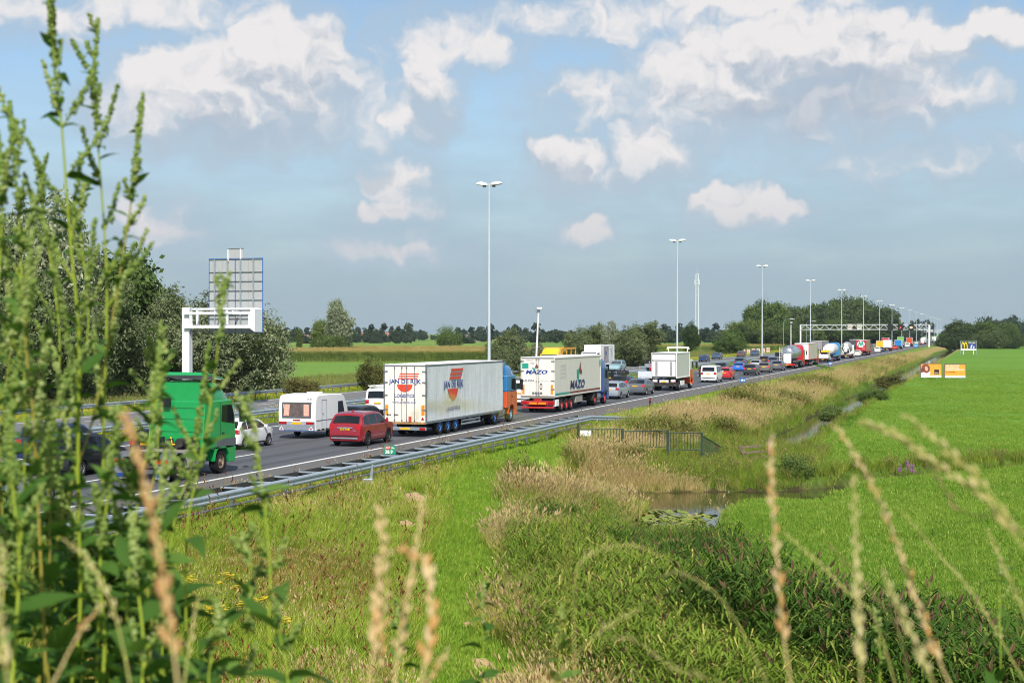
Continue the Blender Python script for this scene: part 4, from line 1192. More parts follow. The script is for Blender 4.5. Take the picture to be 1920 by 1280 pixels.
def cab(root, y0, ca, cb=None, top='high', W=2.48, zb=.95, rim=None, L=2.15, zlow=.42, fairing=True, roof=3.0, glassy=True):
    """cab from y0 (back) to y0+L (front); upper colour ca, lower colour cb"""
    cb = cb or ca; zs = 1.95 if cb is not ca else zb
    h = W / 2; yf = y0 + L
    wy_, wr = y0 + 1.05, .60
    arch = [(wy_ + wr * math.sin(a), .52 + wr * math.cos(a)) for a in np.linspace(-math.pi / 2, math.pi / 2, 9)]
    lower = [(y0, zs), (y0, zb)] + [(wy_ - wr - .02, zb)] + arch + [(wy_ + wr + .02, zlow), (yf, zlow), (yf + .03, 1.0), (yf + .02, zs)]
    MB().prism(lower, -h, h).build('cab_lower', cb, root, bevel=.035)
    if cb is not ca:
        upper = [(y0, zs + .004), (yf + .02, zs + .004), (yf - .02, 2.3), (yf - .32, roof), (y0, roof)]
    else:
        upper = [(y0, zs + .004), (yf + .02, zs + .004), (yf - .02, 2.3), (yf - .32, roof), (y0, roof)]
    MB().prism(upper, -h, h).build('cab_upper', ca, root, bevel=.06)
    if top == 'high':
        # high roof: rounded hood
        rings = []
        for (y, zt, k) in ((y0 + .02, .80, .93), (y0 + .5, .84, .95), (y0 + 1.1, .74, .95), (yf - .75, .45, .93), (yf - .45, .08, .9)):
            ring = []
            for a in np.linspace(0, math.pi, 13):
                cx, cz = math.cos(a), math.sin(a); ring.append((h * k * math.copysign(abs(cx) ** .45, cx), y, roof - .02 + zt * abs(cz) ** .5))
            rings.append(ring + [(-h * k, y, roof - .1), (h * k, y, roof - .1)])
        MB().loft(rings).build('roof_fairing', ca, root, smooth=45)
    for s in (1, -1):
        wpts = [(y0 + .95, 2.12), (yf - .1, 1.98), (yf - .12, 2.3), (yf - .36, 2.78), (y0 + 1.0, 2.78)]
        q = MB(); q.add([(s * (h + .006), y, z) for y, z in wpts], [tuple(range(5))]); q.build('side_window', M_GLASS, root)
        q = MB(); q.add([(s * (h + .004), y, z) for y, z in ((y0 + .86, .98), (y0 + .885, .98), (y0 + .885, 2.9), (y0 + .86, 2.9))], [(0, 1, 2, 3)]); q.build('door_seam', M_BLACK, root)
        MB().box(s * (h + .004), s * (h + .03), y0 + .98, y0 + 1.16, 1.62, 1.67).build('door_handle', M_BLACK, root)
        q = MB(); q.tube((s * h, yf - .12, 2.72), (s * (h + .28), yf + .02, 2.72), .02); q.box(s * (h + .18), s * (h + .38), yf - .02, yf + .1, 2.05, 2.72); q.build('mirror', M_BLACK, root, bevel=.0)
    q = MB(); q.add([(-h * .92, yf + .02, 2.0), (h * .92, yf + .02, 2.0), (h * .9, yf - .29, 2.9), (-h * .9, yf - .29, 2.9)], [(0, 1, 2, 3)])
    for i in range(4): q.v[i] = (q.v[i][0], q.v[i][1] + .025, q.v[i][2])
    q.build('windscreen', M_GLASSL, root)
    lorry_wheels(root, wy_, rim or M_RIM)
    return wy_


def chassis(root, y0, y1, z0=.72, z1=1.0, m=None):
    q = MB(); q.box(-.48, -.36, y0, y1, z0, z1); q.box(.36, .48, y0, y1, z0, z1)
    for y in np.linspace(y0 + .3, y1 - .3, 5): q.box(-.36, .36, y - .06, y + .06, z0 + .05, z1 - .05)
    q.build('chassis_frame', m or M_CHASSIS, root)


def axle(root, y):
    MB().tube((-.9, y, .5), (.9, y, .5), .09).build('axle', M_CHASSIS, root)


def tractor_rear(root, y0, rim, tank=None, guard=None):
    """chassis behind the cab of a tractor unit: rear end at y0, cab back wall at y0+3.6"""
    chassis(root, y0, y0 + 4.6)
    lorry_wheels(root, y0 + 1.15, rim, .94, True); axle(root, y0 + 1.15)
    for s in (1, -1):
        prof = [(y0 + 1.15 + (.60) * math.sin(a), .5 + .62 * math.cos(a)) for a in np.linspace(-1.7, 1.5, 12)]
        prof2 = [(y0 + 1.15 + (.565) * math.sin(a), .5 + .585 * math.cos(a)) for a in np.linspace(1.5, -1.7, 12)]
        MB().prism(prof + prof2, s * .62, s * 1.26).build('mudguard', guard or M_CHASSIS, root)
        tk = MB(); tk.lathe([(y0 + 2.15, .02), (y0 + 2.15, .30), (y0 + 2.2, .34), (y0 + 3.25, .34), (y0 + 3.3, .30), (y0 + 3.3, .02)], 'y', 16, (s * .88, 0, .68))
        tk.build('fuel_tank', tank or M_RIM, root, smooth=40)
        for yy in (y0 + 2.4, y0 + 3.05): MB().lathe([(yy, .348), (yy + .05, .348)], 'y', 16, (s * .88, 0, .68)).build('tank_strap', M_CHASSIS, root)
    q = MB(); q.lathe([(1.0, .48), (1.06, .5), (1.08, .44)], 'z', 16, (0, y0 + 1.2, 0), cap=True); q.build('fifth_wheel', M_CHASSIS, root)


def bumper_lights(root, y, z, hw_=1.2, m=None, plate=True, white=None):
    MB().box(-hw_, hw_, y - .05, y + .06, z - .09, z + .09).build('rear_bumper', m or M_CHASSIS, root, bevel=.02)
    for s in (1, -1):
        MB().box(s * (hw_ - .38), s * (hw_ - .06), y - .075, y - .052, z - .07, z + .07).build('tail_light', M_TAIL, root)
    if plate: MB().box(-.28, .28, y - .07, y - .052, z - .055, z + .055).build('number_plate', M_PLATE, root)


def box_body(root, y0, L, z0, z1, W, mside, mroof=None, mrear=None, frame=None, sidebow=0.0):
    """panel body with corner posts, sills, roof cap and two rear doors"""
    h = W / 2; frame = frame or M_WHITE
    q = MB(); q.box(-h + .03, h - .03, y0 + .05, y0 + L - .03, z0 + .06, z1 - .05); q.build('body', mside, root)
    if sidebow:
        for s in (1, -1):
            q = MB(); n, mrows = 46, 9; r = random.Random(3); vs = []
            ph = [r.uniform(0, 6) for _ in range(4)]
            for i in range(n + 1):
                y = y0 + .1 + (L - .2) * i / n
                for k in range(mrows + 1):
                    z = z0 + .12 + (z1 - z0 - .26) * k / mrows
                    e = math.sin(math.pi * k / mrows) * (.012 * math.sin(y * 5.1 + ph[0]) + .010 * math.sin(y * 8.7 + ph[1] + z) + .016 * math.sin(y * 1.3 + ph[2]))
                    vs.append((s * (h - .012 + sidebow * e), y, z))
            q.add(vs, [(i * (mrows + 1) + k, (i + 1) * (mrows + 1) + k, (i + 1) * (mrows + 1) + k + 1, i * (mrows + 1) + k + 1) for i in range(n) for k in range(mrows)])
            q.build('side_curtain', mside, root, smooth=80)
    q = MB()
    for s in (1, -1):
        q.box(s * (h - .07), s * h, y0 + .02, y0 + .12, z0, z1); q.box(s * (h - .07), s * h, y0 + L - .1, y0 + L, z0, z1)
        q.box(s * (h - .05), s * (h + .004), y0 + .12, y0 + L - .1, z0, z0 + .13); q.box(s * (h - .05), s * (h + .002), y0 + .12, y0 + L - .1, z1 - .11, z1 - .03)
    q.build('body_frame', frame, root)
    MB().box(-h + .01, h - .01, y0 + .025, y0 + L - .005, z1 - .048, z1 + .0).build('roof', mroof or M_WHITE, root, bevel=.012)
    for s in (1, -1):
        MB().box(s * .012, s * (h - .085), y0, y0 + .05, z0 + .1, z1 - .13).build('rear_door', mrear or mside, root, bevel=.008)
    MB().box(-h + .07, h - .07, y0 - .01, y0 + .06, z1 - .12, z1 - .05).build('rear_header', M_CHASSIS if mrear is None else M_STEELD, root)


def door_bars(root, y0, xs, z0, z1, m=None):
    for x in xs:
        q = MB(); q.tube((x, y0 - .03, z0), (x, y0 - .03, z1), .017, n=6)
        for z in (z0 + .05, (z0 + z1) * .5 - .3, z1 - .05): q.box(x - .035, x + .035, y0 - .03, y0, z - .05, z + .05)
        q.build('locking_bar', m or M_STEELD, root)


def hinges(root, y0, h, zs, m=None):
    for s in (1, -1):
        for z in zs: MB().box(s * (h - .26), s * (h - .02), y0 - .02, y0 + .01, z - .04, z + .04).build('hinge', m or M_STEELD, root)


def running_gear(root, ys, rim, guards=True):
    for y in ys:
        lorry_wheels(root, y, rim, 1.06); axle(root, y)


def side_guard(root, y0, y1, h=1.22, zs=(.55, .8), m=None):
    for s in (1, -1):
        q = MB()
        for z in zs: q.box(s * (h - .03), s * h, y0, y1, z, z + .1)
        for y in (y0 + .1, y1 - .1): q.box(s * (h - .07), s * (h - .03), y - .03, y + .03, min(zs), 1.0)
        q.build('side_guard', m or M_STEEL, root)


def place(root, px, a, oncoming=False):
    y = ALONG(px, a); root.location = (-a, y, 0.004)
    if oncoming: root.rotation_euler = (0, 0, math.pi)
    return root


L1, L2, L3 = 30.75, 35.15, 39.4


# ------------------------------------------------------------------ traffic: large vehicles
C_BLUE = mat('lettering_blue', S(28, 66, 140), .5, var=.05)
C_RED = mat('emblem_red', S(214, 70, 44), .5, var=.05)
C_DRED = mat('emblem_maroon', S(126, 62, 54), .5, var=.05)
C_TEAL = mat('emblem_teal', S(34, 150, 128), .5, var=.05)
C_GREYT = mat('lettering_grey', S(150, 152, 156), .5, var=.05)
C_NAVY = mat('lettering_navy', S(38, 52, 110), .5, var=.05)
W_CURT = mat('curtain_white', S(216, 221, 222), .55, var=.05, dirt=.5, dirtcol=S(164, 166, 162), streak=True)
W_DOOR = mat('lorry_door_white', S(236, 228, 216), .45, var=.04, dirt=.4, dirtcol=S(178, 160, 138), streak=True)
W_GREY = mat('reefer_grey', S(216, 212, 202), .42, var=.03, dirt=.22, dirtcol=S(176, 170, 158), streak=True)
W_TAIL = mat('taillift_white', S(240, 238, 238), .4, var=.03, dirt=.15, dirtcol=S(200, 195, 190), streak=True)
W_SIDESHADE = mat('box_side_shaded', S(196, 200, 188), .5, var=.03, dirt=.25, dirtcol=S(170, 172, 160), streak=True)  # greenish grey puts the shade on the white lorry's side into its colour
M_RUST = mat('rusty_sill', S(176, 138, 92), .8, var=.4, scale=12, dirt=.8, dirtcol=S(86, 58, 36))
P_GREEN = paint(S(18, 150, 76), 'lorry_green'); P_BLUE = paint(S(40, 116, 176), 'lorry_blue'); P_ORNG = paint(S(206, 86, 46), 'lorry_orange')
P_NAVY = paint(S(48, 78, 150), 'lorry_navy'); P_RED = paint(S(196, 34, 44), 'lorry_red'); P_YEL = paint(S(238, 188, 28), 'lorry_yellow')
P_WHITE = paint(S(236, 236, 234), 'car_white'); P_CHR = mat('brushed_tank_steel', S(196, 198, 200), .24, .85, var=.06, dirt=.12)
P_LBLUE = paint(S(44, 128, 196), 'lorry_light_blue'); FR_RED = mat('frame_red', S(172, 30, 36), .5, dirt=.3); RIM_RED = mat('rim_red', S(204, 52, 58), .45, dirt=.3); RIM_BLUE = mat('rim_blue', S(44, 110, 176), .45, dirt=.3)
M_GREYP = mat('grey_panel', S(88, 92, 96), .6, var=.1, dirt=.4); M_TANKG = mat('dull_aluminium', S(170, 164, 152), .5, .4, dirt=.4)


def para(x0, x1, z0, z1, sl):
    return [(x0, z0), (x1, z0), (x1 + sl, z1), (x0 + sl, z1)]


def green_tractor():
    t = thing('lorry_tractor', 'green lorry tractor unit without a trailer, on the road behind the tall weeds', 'lorry')
    tractor_rear(t, 0, mat('rim_brown', S(140, 122, 104), .6, .3, dirt=.5), M_TANKG, M_GREYP)
    cab(t, 3.55, P_GREEN, None, 'high', rim=mat('rim_brown', S(140, 122, 104)), zb=1.05)
    # raised roof spoiler plate, side deflectors, catwalk, tail lights and mudflaps
    q = MB(); q.prism([(3.3, 4.02), (3.5, 4.14), (5.0, 3.86), (5.0, 3.8), (3.5, 4.06)], -1.1, 1.1); q.build('roof_spoiler', P_GREEN, t, bevel=.015)
    for s in (1, -1):
        q = MB(); q.prism([(3.0, 1.2), (3.54, 1.15), (3.54, 3.1), (3.25, 3.1)], s * 1.18, s * 1.23); q.build('side_deflector', P_GREEN, t)
        q = MB(); q.tube((s * .8, 3.75, 3.75), (s * .8, 3.6, 4.06), .025); q.build('spoiler_strut', M_STEEL, t)
        MB().box(s * .62, s * 1.24, .42, .45, .12, .62).build('mudflap', mat('flap_grey', S(120, 122, 128), .7), t)
        MB().box(s * .72, s * 1.16, .41, .418, .2, .34).build('mudflap_print', C_BLUE, t)
        MB().box(s * .66, s * 1.2, .34, .4, .72, .88).build('tail_light', M_TAILON, t)
        MB().box(s * 1.2, s * 1.245, 4.1, 5.72, 1.1, 1.4).build('lower_trim', M_GREYP, t)
    MB().box(-1.1, 1.1, 2.2, 3.4, 1.02, 1.07).build('catwalk', M_TANKG, t)
    q = MB(); r = random.Random(2)
    for k in range(9): q.box(-.9 + .2 * k, -.78 + .2 * k, 3.3 - r.uniform(0, .25), 3.5, 1.08, 1.2 + r.uniform(0, .35))
    q.lathe([(2.75, .18), (3.4, .18)], 'y', 12, (.3, 0, 1.35), cap=True); q.build('air_equipment', M_CHASSIS, t)
    q = MB(); q.path([(-.5, 3.5, 1.5), (-.2, 3.1, 1.25), (.3, 3.2, 1.3), (.7, 3.45, 1.5)], .03, 6); q.build('air_hose', M_PLATE, t)
    MB().box(-.95, -.5, 3.36, 3.52, 2.75, 3.1).build('rear_window_cover', M_BLACK, t)
    for z in (1.75, 2.25, 2.7):
        MB().box(-1.1, 1.1, 3.525, 3.545, z, z + .035).build('cab_rib', P_GREEN, t)
    place(t, 252, 30.9)


def white_artic():
    t = thing('articulated_lorry', 'white curtain-sided lorry with red and blue company emblem, blue and orange cab', 'lorry')
    L, z0, z1, h = 13.6, .74, 4.0, 1.275
    box_body(t, 0, L, z0, z1, 2.55, W_CURT, W_TAIL, W_DOOR, M_STEELD, sidebow=1.0)
    door_bars(t, 0, (-.6, -.17, .11, .58), z0 + .12, z1 - .14); hinges(t, 0, h, (1.5, 2.3, 3.0, 3.6))
    MB().box(-h + .06, h - .06, -.03, .02, z0 - .02, z0 + .1).build('rear_sill', M_RUST, t)
    MB().box(.24, .4, -.06, -.03, .86, 1.14).build('red_box', mat('red_box', S(200, 50, 40), .5), t)
    for k in range(3):
        patch(para(-.42 + .05 * k, .72 + .05 * k, 3.18 + .13 * k, 3.25 + .13 * k, .04), 'emblem_stripe', C_RED, t, 'rear', -.006)
    lettering('JAN DE RIJK', 'rear', (-.95, -.007, 2.94), .25, C_BLUE, t, .03, width=1.92)
    patch([(.46 * math.cos(a) + .0, 2.89 + .42 * math.sin(a)) for a in np.linspace(math.pi, 2 * math.pi, 17)], 'emblem_disc', C_RED, t, 'rear', -.006)
    lettering('LOGISTICS', 'rear', (-.6, -.007, 2.18), .19, C_BLUE, t, .03, width=1.16)
    lettering('www.janderijk.com', 'rear', (-.74, -.007, 1.86), .12, C_BLUE, t, .012, width=1.4)
    for s in (1, -1):
        MB().box(s * .98, s * 1.16, -.012, .001, 1.2, 1.76).build('marker_board', M_ORANGE, t)
        q = MB(); q.add([(s * 1.05 - .1, -.012, .95), (s * 1.05 + .1, -.012, .95), (s * 1.05, -.012, 1.12)], [(0, 1, 2)]); q.build('warning_triangle', M_TAIL, t)
        for k in range(2):
            q = MB(); q.box(-1.05 + .42 * k, -.8 + .42 * k, -.04, -.01, 1.22, 1.25); q.box(-1.05 + .42 * k, -1.02 + .42 * k, -.05, -.01, 1.17, 1.3)
            if s > 0: q.build('door_handle', M_BLACK, t)
    for face, x in (('right', h + .034), ('left', -h - .034)):
        f = (lambda y: y) if face == 'right' else (lambda y: 8.6 - y)
        for k in range(3):
            pts = para(3.55 + .14 * k, 5.5 + .18 * k, 3.08 + .23 * k, 3.22 + .23 * k, .1 if face == 'right' else .1)
            patch([(f(a), u) for a, u in pts], 'emblem_stripe', C_RED, t, face, x)
        lettering('JAN DE RIJK', face, (f(2.65), x, 2.62), .40, C_BLUE, t, .02, width=3.3)
        shield = [(3.35, 2.54), (3.42, 2.35), (3.6, 2.1), (3.9, 1.94), (4.2, 1.9), (4.5, 1.94), (4.8, 2.1), (4.98, 2.35), (5.05, 2.54)]
        patch([(f(a), u) for a, u in shield], 'emblem_shield', C_RED, t, face, x)
        lettering('LOGISTICS', face, (f(3.1), x, 1.32), .2, C_BLUE, t, .02, width=2.3)
    bumper_lights(t, .12, .46, 1.22, M_STEEL)
    running_gear(t, (2.3, 3.6, 4.9), RIM_BLUE)
    chassis(t, .2, 12.6, .6, .9)
    side_guard(t, 5.9, 9.3, 1.22, (.36, .56), M_STEEL)
    tractor_rear(t, 10.95, RIM_BLUE, M_RIM)
    cab(t, 14.5, P_BLUE, P_ORNG, 'high', rim=mat('rim_pale_blue', S(120, 160, 190), .4, .4))
    q = MB(); q.prism([(14.2, 2.9), (14.75, 2.9), (14.9, 3.8), (14.5, 3.9)], 1.0, 1.05); q.build('side_deflector', P_BLUE, t)
    place(t, 759, 30.5)


def reefer_artic():
    t = thing('articulated_lorry', 'pale grey refrigerated lorry with blue italic name and red rear frame, blue cab', 'lorry')
    L, z0, z1, h = 13.5, 1.12, 4.0, 1.275
    box_body(t, 0, L, z0, z1, 2.55, W_GREY, W_TAIL, W_DOOR, W_GREY)
    door_bars(t, 0, (-.1, .1), z0 + .1, z1 - .14); hinges(t, 0, h, (1.7, 2.3, 3.0, 3.7), M_STEELD)
    q = MB(); q.box(-h, h, -.012, .03, z0 - .06, z0 + .09); q.build('rear_sill', mat('grey_sill', S(130, 124, 116), .6), t)
    patch([(-1.16, 3.18), (-.68, 3.18), (-.68, 3.56), (-1.16, 3.56)], 'teal_square', C_TEAL, t, 'rear', -.006)
    lettering('NORMAND', 'rear', (-.86, -.006, 3.72), .09, C_GREYT, t, .02, width=.5)
    lettering('1068', 'rear', (-.55, -.006, 3.5), .12, C_GREYT, t, .02)
    lettering('MAZO', 'rear', (-.9, -.008, 2.8), .28, C_BLUE, t, .045, shear=.35, width=1.6)
    patch([(-.45, 3.28), (-.2, 3.2), (-.05, 3.28), (-.28, 3.02)], 'emblem_leaf', C_TEAL, t, 'rear', -.009)
    patch([(-.22, 3.26), (-.06, 3.52), (.06, 3.3), (.02, 3.18)], 'emblem_leaf', C_DRED, t, 'rear', -.010)
    lettering('ALZIRA', 'rear', (-1.0, -.006, 2.24), .15, C_NAVY, t, .02, width=.76)
    lettering('(VALENCIA)', 'rear', (.2, -.006, 2.24), .12, C_GREYT, t, .0, width=.82)
    for s in (1, -1):
        MB().box(s * .98, s * 1.15, -.012, .001, 1.34, 2.02).build('marker_board', M_ORANGE, t)
    q = MB(); n = 14
    for ro, rz in ((.1, .24),):
        vs = [(.26 + ro * math.cos(a), -.02, 1.9 + rz * math.sin(a)) for a in np.linspace(0, 2 * math.pi, n, False)] + [(.26 + ro * .5 * math.cos(a), -.02, 1.9 + rz * .72 * math.sin(a)) for a in np.linspace(0, 2 * math.pi, n, False)]
        q.add(vs, [(i, (i + 1) % n, n + (i + 1) % n, n + i) for i in range(n)])
    q.build('speed_disc', M_INK, t)
    for k in range(4): MB().box(-.4 + .2 * k, -.24 + .2 * k, -.05, -.01, 1.38, 1.5).build('door_handle', M_STEELD, t)
    xr = h + .012
    for face, x in (('right', xr), ('left', -xr)):
        f = (lambda y: y) if face == 'right' else (lambda y: 13.2 - y)
        lettering('MAZO', face, (f(4.2), x, 1.6), .62, C_NAVY, t, .03, shear=.25, width=4.1)
        patch([(f(a), u) for a, u in ((6.1, 2.95), (6.7, 3.02), (6.75, 2.75), (6.5, 1.95), (6.2, 2.5))], 'emblem_leaf', C_TEAL, t, face, x * 1.001)
        patch([(f(a), u) for a, u in ((6.65, 2.95), (7.25, 3.65), (7.2, 3.1), (7.6, 2.8), (7.4, 2.62), (7.0, 2.7))], 'emblem_leaf', C_DRED, t, face, x * 1.002)
        for k, s_ in enumerate(('TRANSPORTES', 'S.A.U. B-27', 'A.Z.O.CIA', 'LZA 107')):
            lettering(s_, face, (f(1.55), x, 3.3 - .28 * k), .11, C_GREYT, t, .0, width=1.5)
        patch([(f(a), u) for a, u in ((.2, 1.26), (4.0, 1.26), (4.0, 1.4), (.2, 1.4))], 'side_stripe', C_TEAL, t, face, x)
        patch([(f(a), u) for a, u in ((4.1, 1.26), (13.2, 1.26), (13.2, 1.4), (4.1, 1.4))], 'side_stripe', C_DRED, t, face, x)
        patch([(f(a), u) for a, u in ((13.0, 3.1), (13.3, 3.1), (13.3, 3.6), (13.0, 3.6))], 'teal_square', C_TEAL, t, face, x)
    MB().box(-1.26, 1.26, .0, .12, .56, .86).build('rear_frame', FR_RED, t, bevel=.03); MB().box(-.3, .3, .02, .1, .86, 1.04).build('frame_bracket', FR_RED, t)
    MB().box(-1.22, 1.22, .0, .12, .32, .45).build('rear_bumper', FR_RED, t, bevel=.02)
    for s in (1, -1):
        MB().box(s * .06, s * .62, -.02, -.002, .62, .76).build('marker_board', M_ORANGE, t)
        MB().box(s * .8, s * 1.2, -.03, -.002, .66, .82).build('tail_light', M_TAIL, t)
        MB().box(s * 1.0, s * 1.24, .5, 1.3, .45, .95).build('mudguard', M_WHITE, t, bevel=.04)
    running_gear(t, (2.1, 3.4, 4.7), RIM_RED); chassis(t, .2, 12.6, .8, 1.1, M_CHASSIS)
    q = MB()
    for s in (1, -1): q.box(s * .75, s * 1.2, 6.0, 8.0, .5, 1.0)
    q.build('pallet_box', M_TANKG, t, bevel=.03)
    tractor_rear(t, 10.6, RIM_RED, M_RIM); cab(t, 14.1, P_NAVY, None, 'high', rim=RIM_RED)
    q = MB(); q.box(-.8, .8, 13.55, 13.95, 2.6, 3.9); q.build('cooling_unit', M_GREYP, t, bevel=.05)
    place(t, 1008, 30.7)


def tail_lift_truck():
    t = thing('box_lorry', 'white box lorry with closed tail lift and orange-fronted cab, ahead of the grey saloon', 'lorry')
    h, z0, z1, L = 1.275, 1.25, 3.8, 7.0
    box_body(t, 0, L, z0, z1, 2.55, W_SIDESHADE, W_TAIL, W_TAIL, W_TAIL)
    MB().box(-h + .1, h - .1, -.10, -.03, 1.45, 2.95).build('tail_lift', W_TAIL, t, bevel=.02)
    MB().box(-h + .1, h - .1, -.08, -.03, 3.05, 3.6).build('rear_panel', W_TAIL, t, bevel=.02)
    for s in (1, -1):
        MB().box(s * .62, s * .86, -.106, -.085, 1.5, 2.9).build('lift_groove', mat('groove_grey', S(150, 150, 150), .6), t)
        MB().box(s * .68, s * 1.14, .0, .1, .84, 1.12).build('lamp_unit', M_WHITE, t, bevel=.02)
        for k in range(3): MB().box(s * (.74 + .13 * k), s * (.83 + .13 * k), -.02, -.002, .88, .97).build('tail_light', M_TAIL, t)
        MB().box(s * 1.0, s * 1.24, 2.3, 4.2, .5, .95).build('side_guard', M_WHITE, t)
    MB().box(-.45, .45, -.02, .08, .82, 1.08).build('lamp_unit', M_WHITE, t); MB().box(-.26, .26, -.04, -.022, .84, .96).build('number_plate', M_PLATE, t)
    MB().box(-h, h, .05, .2, .46, .8).build('rear_bumper', M_CHASSIS, t)
    for x0_, x1_, z0_, z1_ in ((-1.2, 1.2, 3.0, 3.035), (-1.2, 1.2, 3.62, 3.655), (-1.2, -1.175, 1.42, 3.6), (1.175, 1.2, 1.42, 3.6), (-1.2, 1.2, 1.38, 1.42)): MB().box(x0_, x1_, -.085, -.028, z0_, z1_).build('door_gap', M_CHASSIS, t)
    chassis(t, .2, 8.4, .8, 1.15); lorry_wheels(t, 1.6, M_RIM, .95, True); axle(t, 1.6)
    cab(t, 7.15, P_WHITE, P_ORNG, 'none', rim=M_RIM)
    q = MB()
    for s in (1, -1): q.tube((s * 1.0, 7.0, 3.78), (s * 1.0, 7.0, 4.22), .06)
    q.path([(-1.15, 6.95, 4.05), (-1.1, 7.0, 4.22), (0, 7.0, 4.26), (1.1, 7.0, 4.22), (1.15, 6.95, 4.05)], .10, 8); q.build('roof_deflector', mat('cream_paint', S(226, 216, 186), .5), t)
    place(t, 1245, 30.5)


def tank_truck(label, px, a, tank, cabm, style, L=11.0, low=None):
    t = thing('tanker_lorry', label, 'lorry')
    r = 1.15; zc = 2.45
    q = MB(); q.lathe([(.35, .05), (.38, .45), (.5, .8), (.75, 1.05), (1.1, r), (L - 1.0, r), (L - .7, 1.05), (L - .45, .8), (L - .35, .05)], 'y', 22, (0, 0, zc)); q.build('tank', tank, t, smooth=40)
    q = MB()
    for y in np.linspace(1.6, L - 1.6, 5): q.lathe([(y, r + .02), (y + .09, r + .02)], 'y', 22, (0, 0, zc))
    q.build('tank_band', M_STEEL, t)
    for s in (1, -1): MB().box(s * .9, s * 1.2, .3, L - .4, 1.05, 1.3).build('side_skirt', low or M_GREYP, t)
    MB().box(-1.2, 1.2, .08, .3, .5, .8).build('rear_frame', low or RIM_RED, t, bevel=.02)
    if style == 'silo':
        MB().prism([(.02, .85), (.02, 1.9), (.2, 2.35), (.5, 2.4), (.5, .85)], -.62, .62).build('rear_cabinet', P_WHITE, t, bevel=.06)
        q = MB()
        for s in (-.2, .2): q.tube((-1.05 + s, .1, .7), (-1.05 + s, .25, 3.5), .03)
        for k in range(10): q.tube((-1.25, .1 + .014 * k, .85 + .27 * k), (-.85, .1 + .014 * k, .85 + .27 * k), .022)
        q.build('ladder', M_WHITE, t)
        q = MB()
        for s in (1, -1): q.tube((s * .35, 1, 3.72), (s * .35, L - 1, 3.72), .03)
        for y in np.linspace(1.2, L - 1.2, 6): q.tube((.35, y, 3.55), (.35, y, 3.72), .02); q.lathe([(3.55, .25), (3.68, .25)], 'z', 10, (0, y, 0), cap=True)
        q.build('walkway_rail', M_STEEL, t)
    else:
        MB().box(-1.05, -.1, -.05, .5, .9, 2.9).build('rear_cabinet', P_WHITE, t, bevel=.05)
        lettering('cb', 'rear', (-.95, -.056, 1.95), .5, P_LBLUE, t, .05, width=.75)
    for s in (1, -1): MB().box(s * .75, s * 1.15, .04, .075, .55, .75).build('tail_light', M_TAIL, t)
    MB().box(-.26, .26, .06, .078, .58, .7).build('number_plate', M_PLATE, t)
    running_gear(t, (1.6, 2.9, 4.2), M_RIM); chassis(t, .4, L, .85, 1.15)
    tractor_rear(t, L - 2.7, M_RIM); cab(t, L + .8, cabm, None, 'high', rim=M_RIM)
    place(t, px, a)


def curtain_artic(label, px, a, side, rear, frame, cabm, L=13.6, name='articulated_lorry', low=None):
    t = thing(name, label, 'lorry')
    box_body(t, 0, L, 1.1, 4.0, 2.55, side, W_TAIL, rear, frame, sidebow=.8)
    door_bars(t, 0, (-.12, .12), 1.25, 3.8)
    bumper_lights(t, .1, .6, 1.2, low or M_CHASSIS); running_gear(t, (2.1, 3.4, 4.7), M_RIM); chassis(t, .2, 12.4, .8, 1.1)
    side_guard(t, 6, 9); tractor_rear(t, L - 2.9, M_RIM); cab(t, L + .6, cabm, None, 'high', rim=M_RIM)
    place(t, px, a); return t


def rigid_box(label, px, a, side, rear, cabm, L=6.5, H=3.6, oncoming=False, W=2.5, name='box_lorry'):
    t = thing(name, label, 'lorry')
    box_body(t, 0, L, 1.05, H, W, side, W_TAIL, rear, W_TAIL)
    bumper_lights(t, .08, .65, W / 2 - .05); chassis(t, .2, L + 1.4, .75, 1.05); lorry_wheels(t, 1.5, M_RIM, .95, True)
    cab(t, L + .12, cabm, None, 'none', rim=M_RIM, W=W - .1, L=1.95)
    place(t, px, a, oncoming); return t


